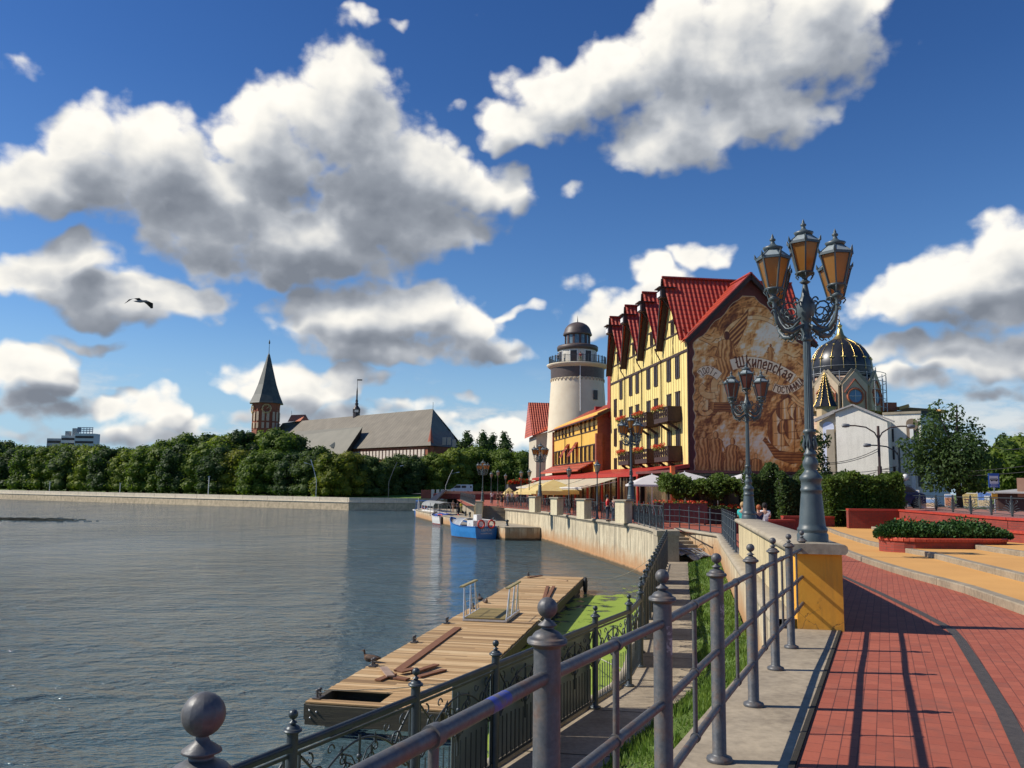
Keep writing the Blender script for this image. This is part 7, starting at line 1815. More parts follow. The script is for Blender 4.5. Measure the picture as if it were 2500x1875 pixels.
# display boards
random.seed(9)
def board(label, pa, pb_, yt, yb, y, cols):
    a, b = D(pa, 1200, y), D(pb_, 1200, y); t = thing('display_board', label, 'display board', (a.x, y, 3.95), -.6, 'printed display boards along the street'); L = b.x-a.x; h0, h1 = D(pa, yb, y).z-3.95, D(pa, yt, y).z-3.95
    mb = MB(); mb.box(0, L, 0, .08, h0, h1); mb.box(.1, .2, .02, .06, -.1, h0); mb.box(L-.2, L-.1, .02, .06, -.1, h0); mb.build('panel', WHITE, t)
    for k, (u0, u1, v0, v1, c) in enumerate(cols):
        mb = MB(); mb.box(u0*L, u1*L, -.012-.004*k, -.004*k, lerp(h0, h1, v0), lerp(h0, h1, v1)); mb.build('printed_picture', mat('print_%d_%d_%d' % tuple(int(q*100) for q in c), c, tuple(q*.55 for q in c), 9, .5, fac=(.4, .6)), t)
SKYB, STON, GRN_, BRN_ = (.30, .48, .82), (.78, .60, .40), (.12, .2, .06), (.30, .14, .10)
board('upper left display board with a blue sky and brown building picture', 2208, 2241, 1196, 1224, 60, [(.06, .94, .45, .94, SKYB), (.15, .7, .30, .62, BRN_), (.06, .94, .06, .3, STON)])
board('lower display board with a blue strip and white surround', 2245, 2282, 1215, 1240, 58, [(.05, .9, .5, .85, SKYB), (.1, .85, .15, .5, STON)])
board('terracotta display board right of the tree trunk shadow', 2305, 2326, 1206, 1236, 60, [(.05, .95, .72, .95, SKYB), (.05, .95, .05, .72, (.60, .28, .16))])
board('cream display board with a yellow facade picture', 2344, 2382, 1203, 1238, 60, [(.05, .95, .05, .95, (.72, .56, .26)), (.2, .5, .3, .38, BRN_), (.2, .5, .5, .58, BRN_), (.6, .8, .2, .6, STON)])
board('display board with deep blue sky at the right of the row', 2384, 2416, 1201, 1237, 61, [(.03, .97, .45, .97, (.16, .30, .75)), (.03, .97, .05, .45, STON), (.5, .9, .45, .75, (.8, .8, .82))])
# parked car
def car(label, loc, rz, m, name='parked_car', L=4.2, van=False, grp=None):
    t = thing(name, label, 'van' if van else 'car', loc, rz, grp); W2 = .85; P = [(-L/2, .3), (-L/2, .75), (-L/2+.15, .95), (-L*.30, 1.0), (-L*.16, 1.42), (L*.20, 1.45), (L*.36, 1.02), (L/2-.05, .88), (L/2, .55), (L/2, .3)]
    if van: P = [(-L/2, .35), (-L/2, .85), (-L/2+.35, 1.05), (-L*.34, 1.2), (-L*.18, 1.95), (L/2-.1, 2.0), (L/2, 1.8), (L/2, .35)]
    mb = MB(); mb.smooth = False; mb.prism(P, lambda x, z: (x, -W2, z), lambda x, z: (x, W2, z)); mb.build('body', m, t)
    gp = [(-L*.28, 1.02), (-L*.155, 1.36), (L*.18, 1.38), (L*.31, 1.02)] if not van else [(-L*.32, 1.2), (-L*.20, 1.78), (-L*.02, 1.78), (-L*.02, 1.25)]
    for s in (-1, 1):
        mb = MB(); mb.prism(gp, lambda x, z: (x, s*(W2+.004), z), lambda x, z: (x, s*(W2+.012), z)); mb.build('window', WGLASS, t)
        if van: mb = MB(); mb.prism([(L*.02, 1.25), (L*.02, 1.75), (L*.22, 1.75), (L*.22, 1.25)], lambda x, z: (x, s*(W2+.004), z), lambda x, z: (x, s*(W2+.012), z)); mb.build('window', WGLASS, t); mb = MB(); mb.prism([(L*.40, 1.3), (L*.40, 1.7), (L*.46, 1.7), (L*.46, 1.3)], lambda x, z: (x, s*(W2+.004), z), lambda x, z: (x, s*(W2+.012), z)); mb.build('window', WGLASS, t)
        for x in (-L*.31, L*.31):
            mb = MB(); mb.lathe([(.32, -.1), (.32, .1)], 14); mb.lathe([(.18, -.11), (.18, .112)], 10); o = mb.build('wheel', RUBBER, t, (x, s*(W2-.05), .32)); o.rotation_euler = (PI/2, 0, 0)
    mb = MB(); mb.prism([(-L*.30-.01, 1.03), (-L*.165, 1.38), (-L*.155, 1.38), (-L*.29, 1.03)] if not van else [(-L*.345, 1.22), (-L*.185, 1.9), (-L*.17, 1.9), (-L*.33, 1.22)], lambda x, z: (x, -W2*.85, z), lambda x, z: (x, W2*.85, z)); mb.build('windscreen', WGLASS, t)
    return t
p = D(2140, 1238, 57); car('dark blue car parked behind the hedge end', (p.x, 55, 3.99), .3, mat('dark_blue_car_paint', (.02, .03, .10), (.02, .03, .09), 2, .25, coat=.5))
# distant right-hand greenery
random.seed(12)
BUSHM = crown(lobes_for(.5, 6, 3.2, 12), 3500, .28, LF1, core=.75); BT = trunk(3, .25, 2.)
for i, (px, py, d_, s, lb) in enumerate(((2440, 1192, 130, 1.3, 'round tree behind the bus stop sign'), (2475, 1185, 120, 1.35, 'wide light green tree right of the bus stop sign'), (2510, 1180, 125, 1.5, 'light green tree cut by the right edge'), (2400, 1195, 135, 1.2, 'dark bushy tree right of the street tree'), (2425, 1200, 150, 1.2, 'low tree behind the display boards'))):
    p = D(px, 1200, d_); tree_thing(lb, (p.x, p.y, 3.9), BUSHM, BT, s, i*1.3, 'trees beyond the street')
p = D(2454, 1150, 128); tree_thing('narrow pointed tree rising above the others behind the sign', (p.x, p.y, 3.9), crown([(0, 0, 4, 1.5, 1.5, 2.5), (0, 0, 7, 1.2, 1.2, 1.8)], 1800, .25, LF2, core=.7), BT, (1, 1, 1.15))
# ================================================================ far embankment of the island
EA, EB = G(-40, 1217.5, 0), G(851, 1246, 0)
EZ = 2.57; t = thing('island_embankment', 'long pale stone embankment of the wooded island across the river', 'embankment', (EB.x, EB.y, 0)); O = Vector(t.location)
ext = EA+(EA-EB)*.6
d = (EB-ext).normalized(); nb = Vector((-d.y, d.x, 0)); nb = nb if nb.y > 0 else -nb
EC = G(1066, 1249, 0); EC = Vector((EC.x, EB.y+ (EC.x-EB.x)*.06, 0)); ED = Vector((-9, 176, 0))
def emb(zt, zb, off, th, nm, m):
    mb = MB()
    for p, q in ((ext, EB), (EB, ED)):
        dd_ = (q-p).normalized(); n_ = Vector((-dd_.y, dd_.x, 0)); n_ = n_ if n_.y > 0 else -n_
        vs = [p+n_*off, q+n_*off, q+n_*(off+th), p+n_*(off+th)]; v2 = [v+Vector((0, 0, zb))-O for v in vs]+[v+Vector((0, 0, zt))-O for v in vs]; mb._add(v2, [(0, 1, 5, 4), (4, 5, 6, 7), (1, 2, 6, 5), (2, 3, 7, 6), (3, 0, 4, 7)])
    return mb.build(nm, m, t)
EMB2 = nodemat('embankment_blocks', _brick((.60, .47, .30), (.50, .39, .25), (.28, .21, .13), 2.6, 1.4, .05, off=0, b=.2, var=.6, sw=vert_sw)); PARA = nodemat('parapet_blocks', _brick((.72, .62, .46), (.64, .55, .41), (.38, .31, .22), 2.6, 3., .04, off=0, b=.2, var=.3, sw=vert_sw))
emb(1.55, -1, 0, 2, 'wall_face', EMB2); emb(1.66, 1.56, -.12, 1.5, 'ledge', mat('pale_ledge', (.72, .65, .52), (.65, .58, .46), 2, .7)); emb(EZ, 1.67, .12, .5, 'parapet', PARA)
mb = MB(); P = [ext+nb*.6, EB+nb*.6, ED, (-9, 260, 0), (60, 400, 0), (-600, 600, 0), (-600, ext.y, 0)]
mb.face(*[(p[0], p[1], 2.35) for p in P]); struct(mb.build('island_lawn', GRASSG))
mb = MB(); a_, b_ = EB+Vector((-10, 6, 0)), ED+Vector((-6, 5, 0)); mb.grid([[(a_.x, a_.y, 2.36), (b_.x, b_.y, 2.36)], [(a_.x, a_.y+14, 3.4), (b_.x, b_.y+14, 3.4)], [(a_.x, a_.y+30, 3.5), (b_.x, b_.y+30, 3.5)]])
struct(mb.build('sloping_lawn', mat('bright_lawn', (.16, .26, .03), (.11, .20, .02), .5, .9)))
EZ0 = 2.36
# trees of the island: three crowns shared by many trees
random.seed(41)
CR = [crown(lobes_low(.6, 11.5, 5.4, 38), 9000, .30, m, core=.72) for m in (LF1, LF2, LF3)]; CR.append(crown(lobes_low(.7, 12, 5.2, 32), 9000, .30, LF1, core=.72))
TR = trunk(5.5, .30, 3.5)
def isl(px, off): # point behind the embankment line at a bearing
    d_ = ray(px, 1195); best = None
    A_, B_ = ext+nb*off, EB+nb*off; dx, dy = B_.x-A_.x, B_.y-A_.y; den = d_.x*dy-d_.y*dx
    if px > 851: y = EB.y+off; return Vector((d_.x/d_.y*y, y, 0))
    s_ = ((A_.x)*dy-(A_.y)*dx)/den; return Vector((d_.x*s_, d_.y*s_, 0))
def top_for(px, py, p): return D(px, py, p.y).z
front = [(-15,1100,0),(25,1092,1),(70,1088,0),(118,1087,3),(165,1085,1),(215,1084,0),(262,1090,1),(308,1092,0),(352,1090,3),(398,1082,0),(442,1078,1),(490,1076,0),(535,1085,1),(580,1092,2),(628,1095,0),(672,1098,3),(715,1102,1)]
names_ = ('lime', 'dark', 'yellowish', 'green')
for i, (px, py, k) in enumerate(front):
    p = isl(px, 9+2*(i % 2)); h = top_for(px, py, p)-EZ0; s_ = h/12.2
    tree_thing('%s waterside tree number of the front row' % names_[k], (p.x, p.y, EZ0), CR[k], TR, (s_*1.12, s_*1.12, s_), i*1.7, 'broad trees in the row along the island embankment')
back = [(-30,1075,1),(190,1078,0),(240,1082,1),(410,1062,0),(450,1058,3),(500,1054,1),(545,1050,0),(590,1046,1),(635,1044,0),(680,1048,3),(722,1058,1),(150,1083,3),(350,1083,1),(300,1086,0),(770,1082,0),(100,1086,1),(50,1080,0)]
for i, (px, py, k) in enumerate(back):
    p = isl(px, 26+4*(i % 3)); h = top_for(px, py, p)-EZ0; s_ = h/12.2
    tree_thing('x', (p.x, p.y, EZ0), CR[k], TR, (s_*1.05, s_*1.05, s_), i*2.3, 'taller trees in the second row of the island')
right = [(755,1095,1,9),(808,1100,2,6),(850,1098,2,9),(905,1110,1,14),(950,1112,1,18),(1000,1108,1,20),(1040,1108,1,26),(1062,1112,3,22),(1105,1100,3,24),(1150,1095,3,30),(1190,1098,0,34),(1230,1102,3,30),(1270,1100,0,30),(1300,1110,1,32),(880,1105,1,22),(975,1105,1,30)]
for i, (px, py, k, off) in enumerate(right):
    p = isl(px, off); h = top_for(px, py, p)-EZ0; s_ = h/12.2
    tree_thing('x', (p.x, p.y, EZ0+.6*(px > 1040)), CR[k], TR, (s_*1.1, s_*1.1, s_), i*1.1+.5, 'trees on the lawn right of the embankment corner')
POP = [crown([(random.gauss(0, .8), random.gauss(0, .8), z, 1.9*math.sin(PI*(z-1)/15)+.6, 1.9*math.sin(PI*(z-1)/15)+.6, 1.5) for z in frange(2, 14.5, 12)], 4200, .26, LF4, core=.6) for _ in range(2)]
for i, (px, py, dd_, s_, lb) in enumerate(((1140, 1056, 232, 1.25, 'leftmost of the three tall poplars beyond the bridge'), (1180, 1056, 225, 1.28, 'middle poplar beyond the bridge'), (1228, 1058, 228, 1.2, 'right poplar with an open crown beyond the bridge'), (1197, 1062, 235, 1.1, 'poplar standing just behind the middle one'))):
    p = D(px, 1200, dd_); h = D(px, py, dd_).z-2.4; tree_thing(lb, (p.x, p.y, 2.4), POP[i % 2], TR, h/15.3, i*1., 'tall poplars beyond the bridge', 'poplar_tree')
p = D(1287, 1200, 200); h = D(1287, 1106, 200).z-2.4; tree_thing('small pointed conifer left of the cream house', (p.x, p.y, 2.4), crown([(0, 0, z, 1.9*(1-z/11.), 1.9*(1-z/11.), .9) for z in frange(1, 10, 9)], 2200, .25, LF2, core=.6), TR, h/10.5, 0, None, 'conifer_tree')
p = D(2, 1200, 330); h = D(2, 1072, 330).z-2.4; tree_thing('distant bluish rounded tree at the far left edge', (p.x, p.y, 2.4), CR[1], TR, h/12.2)
# give every tree of the rows its own description, by what it stands next to
def relabel():
    rows = {}
    for o in bpy.data.objects:
        if o.get('group') in ('broad trees in the row along the island embankment', 'taller trees in the second row of the island', 'trees on the lawn right of the embankment corner'): rows.setdefault(o['group'], []).append(o)
    W1 = ('second', 'third', 'fourth', 'fifth', 'sixth', 'seventh', 'eighth', 'ninth', 'tenth', 'eleventh', 'twelfth', 'thirteenth', 'fourteenth', 'fifteenth', 'sixteenth', 'seventeenth')
    nm = {CR[0].name: 'mid-green', CR[1].name: 'dark green', CR[2].name: 'yellow-green', CR[3].name: 'bright green'}
    for g_, L in rows.items():
        L.sort(key=lambda o: o.location.x/o.location.y)
        for i, o in enumerate(L):
            c = nm[[k for k in o.children if k.name.startswith('crown')][0].data.name]; w = 'leftmost' if i == 0 else ('rightmost' if i == len(L)-1 else W1[i-1]+' from the left')
            o['label'] = {'b': '%s %s tree, %s in the front row on the embankment', 't': '%s %s tree, %s in the taller row behind', 'tr': '%s %s tree, %s on the lawn before the cathedral and bridge'}['tr' if g_.startswith('trees') else g_[0]] % ('leafy', c, w)
# slanted street lights of the island
def slant(label, px, ytop, off, lean, two=True, m=ALU):
    p = isl(px, off); z = top_for(px, ytop, p); h = z-EZ0; t = thing('street_light', label, 'street light', (p.x, p.y, EZ0), 0, 'slender leaning street lights of the island'); mb = MB(); mb.tube([(0, 0, 0), (0, 0, h*.45), (lean*.5, 0, h*.75), (lean, 0, h)], .08, 6); mb.tube([(lean*.6, 0, h*.84), (lean*.6+math.copysign(1., lean if two else -lean)*1.3, 0, h*.90)], .04, 5); mb.build('pole', m, t)
    mb = MB(); mb.cbox((lean*.6+math.copysign(1.6, lean if two else -lean), 0, h*.905), .7, .25, .12, 0, -.2*math.copysign(1, lean)); mb.build('lamp_head', WHITE, t)
slant('white leaning street light beside the yellow-green tree', 772, 1122, .9+1, -1.4); slant('dark leaning street light on the lawn under the cathedral roof', 949, 1128, 3, 1.6, True, IRON2); slant('curved street light before the round tree by the bridge', 1088, 1146, 4, 1.4, True, mat('grey_pole', (.3, .3, .3)))
for i, (px, yt) in enumerate(((121, 1177), (293, 1180), (509, 1164))):
    p = isl(px, .9); mb = MB(); z = top_for(px, yt, p); mb.tube([(0, 0, 0), (0, 0, z-EZ0)], .10, 6); mb.box(-.2, .2, -.2, .2, z-EZ0, z-EZ0+.12); o = mb.build('white_post', WHITE, None, (p.x, p.y, EZ0)); tag(o, ('far left white post standing behind the embankment parapet', 'middle white post standing behind the embankment parapet', 'tallest right white post standing behind the embankment parapet')[i], 'post')
# white car glimpsed under the trees
p = isl(394, 24); car('small white car glimpsed under the island trees', (p.x, p.y, 2.36), .5, WHITE)

# ================================================================ cathedral
CT = D(641, 1195, 300); 
cath = thing('cathedral', 'brick gothic cathedral with pointed clock tower, ridge turret and long grey roof', 'cathedral', (CT.x, CT.y, 2.4), 0); O = Vector(cath.location)
CBR = nodemat('old_cathedral_brick', _brick((.32, .085, .04), (.22, .06, .03), (.25, .13, .08), .6, .3, .04, sw=vert_sw)); SLATE = nodemat('dark_slate', lambda t: (t.put(t.b.inputs['Base Color'], t.ramp(t.noise(t.obj, .6, 5), [(.3, (.045, .055, .05)), (.7, (.085, .095, .08))])), t.b.inputs['Roughness'].__setattr__('default_value', .6)))
def cz(py, px=641, y=300): return D(px, py, y).z-2.4
k_ = 300/F_PX; tr = 4.75
mb = MB(); mb.lathe([(tr*1.02, 0), (tr*.98, cz(987))], 8, a0=PI/8, smooth=False); mb.build('tower_wall', CBR, cath)
mb = MB(); mb.lathe([(tr*1.30, cz(986)), (tr*1.25, cz(983)), (tr*1.0, cz(965)), (tr*.72, cz(940)), (tr*.42, cz(905)), (tr*.10, cz(867)), (.12, cz(862)), (.08, cz(840)), (.3, cz(838)), (.25, cz(834)), (.001, cz(828))], 8, a0=PI/8+.25, smooth=False); mb.build('spire', SLATE, cath)
mb = MB(); mb.lathe([(tr*1.03, cz(1000)), (tr*1.08, cz(985.5))], 8, a0=PI/8+.25, smooth=False); mb.build('tower_top', CBR, cath)
CLK = mat('gilded_clock_ring', (.70, .52, .25), (.5, .36, .16), 4, .4)
for a in (-2.62, -1.27):
    c_, s_ = math.cos(a), math.sin(a); r = tr*1.02; zc_ = cz(1000); mb = MB()
    mb.tube([(r*c_-1.5*math.cos(b)*s_, r*s_+1.5*math.cos(b)*c_, zc_+1.55*math.sin(b)) for b in frange(0, 2*PI, 19)[:-1]], .17, 5, close=True)
    for b in frange(0, 2*PI, 13)[:-1]: mb.cbox((r*c_-1.15*math.cos(b)*s_, r*s_+1.15*math.cos(b)*c_, zc_+1.2*math.sin(b)), .4, .22, .22, a)
    mb.bar((r*1.01*c_, r*1.01*s_, zc_), (r*1.01*c_-.8*s_, r*1.01*s_+.8*c_, zc_+.7), .12, .2); mb.build('clock_face', CLK, cath)
mb = MB()
for k in range(8):
    a = 2*PI*k/8+.25+PI/4*.0; 
    for j in (-1, 1):
        for (py, h_) in ((1018, 3.2), (1040, 2.)): mb.cbox((tr*.985*math.cos(a+j*.17), tr*.985*math.sin(a+j*.17), cz(py)), .2, .9, h_, a+j*.17)
mb.build('pale_niches', mat('pale_niche_plaster', (.60, .46, .32), (.5, .36, .25), 2, .8), cath)
# nave roof: ridge from left-far to right-near
ROOFG_ = nodemat('weathered_grey_roof', lambda t: (lambda x, y, z: (t.put(t.b.inputs['Base Color'], t.mix(t.mapr(t.m('SINE', t.m('MULTIPLY', t.m('ADD', x, t.m('MULTIPLY', y, -.6)), 4.2)), .5, 1., 0, .35), t.mix(t.mapr(t.noise(t.scalev(t.obj, (1, 1, .15)), .5, 5, .7), .4, .65, 0, .5), t.ramp(t.noise(t.obj, .12, 5, .6), [(.3, (.165, .14, .10)), (.7, (.225, .195, .145))]), (.11, .095, .07)), (.08, .075, .06))), t.b.inputs['Roughness'].__setattr__('default_value', .7)))(*t.sep(t.obj)[:3]))
LOWG = mat('smooth_olive_grey_roof', (.215, .20, .155), (.185, .175, .135), .3, .7)
def P(px, py, y): return Vector(D(px, py, y))-O
RL, RR = P(738, 1025, 291), P(1057, 1001, 240)
dn = (RR-RL); dn.z = 0; dn.normalize(); fr_n = Vector((dn.y, -dn.x, 0)); fr_n = fr_n if fr_n.y < 0 else -fr_n
RR.z = RL.z = (RR.z+RL.z)/2
half = 13.; 
def rp(s, w, z): return RL.lerp(RR, s)+fr_n*w+Vector((0, 0, z-RL.z))
ez = P(1040, 1090, 226).z; rz_ = RL.z
mb = MB(); mb._add([rp(0, 0, rz_), rp(1, 0, rz_), rp(1.15, 9.3, ez+3.0), rp(1.22, half, ez), rp(0, half, ez), rp(0, 9.3, ez+3.0), rp(1, -half, ez), rp(0, -half, ez)], [(0, 5, 2, 1), (5, 4, 3, 2), (0, 1, 6, 7)]); mb.build('nave_roof', ROOFG_, cath)
mb = MB(); mb._add([rp(1.0, 0, rz_-.05), rp(1.15, 9.3, ez+2.95), rp(1.22, half, ez-.05), P(1122, 1094, 236), P(1100, 1050, 246)], [(0, 1, 2, 3, 4)]); mb.build('choir_roof', SLATE, cath)
mb = MB(); mb.prism([(0, -half+.8), (0, half-.8), (1.19, half-.8), (1.14, -half+.8)], lambda s, w: rp(s, w, 0), lambda s, w: rp(s, w, ez-.05)); mb.build('brick_walls', CBR, cath)
mb = MB()
for k in range(30):
    s = .52+.66*k/30; 
    mb.prism([(s, 0), (s+.014, 0), (s+.014, 1), (s, 1)], lambda a, b: rp(a, half-.78, lerp(ez-3.2, ez-.9, b)), lambda a, b: rp(a, half-.55, lerp(ez-3.2, ez-.9, b)))
mb.build('white_panels', mat('white_half_timber', (.72, .62, .52), (.6, .5, .42), 2, .8), cath)
# lower wide roof over the near aisle on the left part
mb = MB(); mb._add([P(727, 1053, 277), P(885, 1042, 250), P(838, 1112, 240), P(690, 1112, 266), P(702, 1068, 272)], [(0, 4, 3, 2, 1)]); mb.build('aisle_roof', LOWG, cath)
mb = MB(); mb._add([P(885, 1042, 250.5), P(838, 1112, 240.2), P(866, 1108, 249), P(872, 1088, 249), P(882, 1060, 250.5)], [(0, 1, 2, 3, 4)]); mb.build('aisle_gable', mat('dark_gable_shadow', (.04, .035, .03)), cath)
mb = MB()
for s in (-.06, .20):
    continue
    c = [rp(s, 20.2, ez-5.6), rp(s+.07, 17.2, ez-3.4), rp(s+.07, 20.2, ez-5.), rp(s+.0, 21., ez-6.6)]; mb._add([rp(s, 21.5, ez-6.6), rp(s+.03, 16.4, ez-2.6), rp(s+.11, 16.2, ez-2.4), rp(s+.055, 21.5, ez-6.3), rp(s+.07, 21.7, ez-7.6)], [(0, 3, 2, 1), (3, 4, 2), (0, 4, 3)])
for (ax_, ay, dd_) in ((742, 1092, 259), (806, 1090, 248)):
    mb._add([P(ax_, ay, dd_), P(ax_+20, ay-13, dd_+3), P(ax_+7, ay+4, dd_-1)], [(0, 2, 1)]); mb._add([P(ax_, ay, dd_), P(ax_+20, ay-13, dd_+3), P(ax_+12, ay-12, dd_+3), P(ax_-3, ay-1, dd_+.5)], [(0, 1, 2, 3)])
mb.build('dormers', SLATE, cath)
mb = MB(); mb._add([P(728, 1048, 296), P(690, 1033, 300), P(757, 1024, 296), P(672, 1055, 303), P(700, 1080, 296)], [(0, 2, 1), (0, 1, 3), (0, 3, 4)]); mb._add([P(668, 1060, 300), P(735, 1030, 296), P(745, 1062, 284), P(700, 1088, 280)], [(0, 3, 2, 1)]); mb.build('west_roof', SLATE, cath)
ORT = mat('orange_cathedral_tiles', (.55, .17, .08), (.48, .14, .065), .8, .7)
mb = MB(); a, b, c, d = P(702, 1030, 296), P(733, 1028, 294), P(746, 1012, 297), P(711, 1013, 299); mb._add([a, b, c, d, P(754, 1026, 296)], [(0, 1, 2, 3)]); mb._add([P(669, 1054, 303), P(671, 1036, 303), P(686, 1035, 303), P(672, 1053, 302)], [(0, 3, 2, 1)]); mb.build('orange_roof', ORT, cath)
mb = MB(); mb._add([b, P(754, 1026, 296), c], [(0, 1, 2)]); mb.build('west_gable', CBR, cath)
# ridge turret
tb = P(870, 1012, 268); tb.z = rz_; u = Vector((0, 0, 1)); tz2 = lambda py: D(870, py, 268).z-2.4
mb = MB(); c = (tb.x, tb.y, 0); mb.lathe([(1.1, rz_-3), (1.1, tz2(1008)), (1.2, tz2(1007))], 8, c, smooth=False)
for k in range(8): a = 2*PI*k/8; mb.tube([(c[0]+1.05*math.cos(a), c[1]+1.05*math.sin(a), tz2(1008)), (c[0]+1.05*math.cos(a), c[1]+1.05*math.sin(a), tz2(999))], .12, 5)
mb.lathe([(1.25, tz2(999.5)), (1.2, tz2(998)), (.6, tz2(992)), (.42, tz2(989)), (.62, tz2(986)), (.35, tz2(983)), (.45, tz2(979)), (.28, tz2(975)), (.22, tz2(955)), (.08, tz2(945)), (.06, tz2(925))], 8, c); mb.box(c[0]-.1, c[0]+1.5, c[1]-.05, c[1]+.05, tz2(929), tz2(926)); mb.build('ridge_turret', mat('black_copper', (.03, .022, .022), (.05, .035, .035), 3, .5), cath)
mb = MB(); q = P(1057, 1001, 240); mb.tube([q, q+Vector((0, 0, 2.2))], .06, 5); mb.tube([P(712, 1012, 299), P(712, 1003, 299)], .06, 5); mb.build('weather_vanes', SLATE, cath)
mb = MB(); q = P(1065, 1050, 232); mb.lathe([(.85, q.z-9), (.85, q.z-4.2), (.03, q.z)], 8, (q.x-.6, q.y-9, 0), smooth=False); mb.build('corner_turret', mat('red_turret_tiles', (.42, .11, .06), (.34, .09, .05), 1, .7), cath)
for (px, py) in ((1086, 1078), (1098, 1078), (1110, 1083)):
    mb = MB(); q = P(px, py, 228); mb.cbox((q.x, q.y-2, q.z), 1., .3, 2.); mb.build('pale_window', mat('pale_arched_window', (.55, .42, .33)), cath)
# grey office blocks on the skyline
def block(label, px0, px1, pyt, y, nf, m=None, name='office_block', rz=0.):
    a, b = D(px0, pyt, y), D(px1, pyt, y); t = thing(name, label, 'building', (a.x, y, 2.4), rz); L = b.x-a.x; H = a.z-2.4; mb = MB(); mb.box(0, L, 0, L*.6, 0, H); mb.build('wall', m or mat('grey_office_concrete', (.40, .40, .39), (.34, .34, .34), .3, .8), t)
    for k in range(nf):
        mb = MB(); z = H-1.6-k*3.4; mb.box(L*.04, L*.96, -.15, -.01, z-1.5, z); mb.build('window_band', WGLASS, t)
    return t, L, H
t, L, H = block('white office tower with a sign frame on its roof above the island trees', 183, 231, 1058, 560, 5, mat('white_office_wall', (.62, .62, .60), (.5, .5, .5), .2, .8)); mb = MB()
for x in frange(L*.1, L*.85, 6): mb.bar((x, 1, H), (x, 1, H+4.2), .3, .3)
for z in (1.2, 2.4, 3.6): mb.box(L*.3, L*.88, .8, 1.0, H+z, H+z+.5)
mb.box(L*.08, L*.28, .7, 1.0, H+.8, H+4.2); mb.build('roof_sign', mat('blue_grey_sign', (.15, .18, .25), (.3, .32, .36), 1, .6), t)
block('low grey office block left of the white tower above the trees', 115, 150, 1070, 580, 5); t, L, H = block('stepped pale office wing between the two towers', 150, 184, 1063, 570, 5, mat('pale_office_wall', (.60, .60, .58), (.52, .52, .52), .2, .8)); mb = MB(); mb.box(L*.2, L*.5, 1, 4, H, H+3); mb.box(L*.7, L*1.0, 1, 5, H, H+5); mb.build('roof_plant', mat('grey_office_concrete', (.4, .4, .39)), t)

# ================================================================ bridge and the street behind
br = thing('low_bridge', 'low dark red bridge spanning the side channel behind the boats', 'bridge', (-6, 150, 0)); bz = D(1150, 1206, 150).z
mb = MB(); bx0 = D(1058, 1200, 150).x+6; mb.box(bx0, 18, 0, 12, bz-.9, bz); mb.build('deck', mat('dark_red_bridge_paint', (.16, .035, .03), (.11, .028, .025), 2, .7), br)
mb = MB(); mb.box(bx0+1.5, 18, .3, .5, bz, bz+.45); mb.build('lit_kerb', mat('salmon_kerb', (.62, .36, .22), (.5, .28, .18), 2, .8), br)
mb = MB(); mb.box(bx0+2, 18, 6, 8, 0, bz-.9); mb.build('abutment', mat('abutment_shadow_tone', (.035, .03, .03), (.02, .018, .018), 2, .9), br); mb = MB()  # abutment's near-black colour holds the shadow under the deck
for k in range(12): x = bx0+1.5+k*1.9; mb.cbox((x, -.05, bz-.45), .12, .1, .8)
mb.build('side_posts', mat('dark_red_post', (.22, .05, .04)), br)
q = D(1068, 1215, 146); rp_ = thing('raised_ramp', 'tilted grey concrete ramp slab leaning at the left end of the bridge', 'ramp', (q.x, q.y, 0)); z1 = D(1078, 1196, 146).z; z0_ = D(1060, 1222, 146).z
mb = MB(); mb._add([(-2.2, 0, z0_-.4), (-.6, 0, z0_-.4), (1.3, 0, z1), (.9, 0, z1), (-2.2, 5, z0_-.4), (-.6, 5, z0_-.4), (1.3, 5, z1), (.9, 5, z1), ], [(0, 1, 2, 3), (4, 0, 3, 7), (1, 5, 6, 2), (3, 2, 6, 7)]); mb.build('slab', mat('blue_grey_concrete', (.25, .27, .31), (.2, .21, .25), 2, .8), rp_)
mb = MB(); mb.face((-20, 172, 3.5), (40, 172, 3.5), (40, 215, 3.5), (-20, 215, 3.5)); struct(mb.build('bridge_street', ASPH))
p = D(1126, 1204, 185); car('white delivery van standing on the street behind the bridge', (p.x, p.y, 3.52), 0., WHITE, 'white_van', 4.9, True)
for i, (a_, b_) in enumerate(((1053, 1060), (1065, 1072), (1076, 1083), (1089, 1100))):
    p, q = D(a_, 1200, 170), D(b_, 1200, 170); mb = MB(); zt9 = D(a_, 1195, 170).z; mb.box(0, q.x-p.x, 0, .5, 0, zt9-2.4); o = mb.build('white_pier', mat('pale_pier', (.66, .62, .54), (.6, .55, .47), 1, .8), None, (p.x, 170, 2.4)); tag(o, ('leftmost white pier of the low wall by the bridge', 'second white pier from the left by the bridge', 'third white pier from the left by the bridge', 'widest white pier left of the van')[i], 'pier')
p = D(1028, 1200, 172); bw = thing('brick_street_wall', 'low dark red brick wall at the back of the bridge lawn', 'wall', (p.x, 172, 2.6)); mb = MB(); mb.box(0, D(1055, 1200, 172).x-p.x, 0, .5, 0, D(1040, 1196, 172).z-2.6); mb.build('brickwork', DKBRICK, bw)
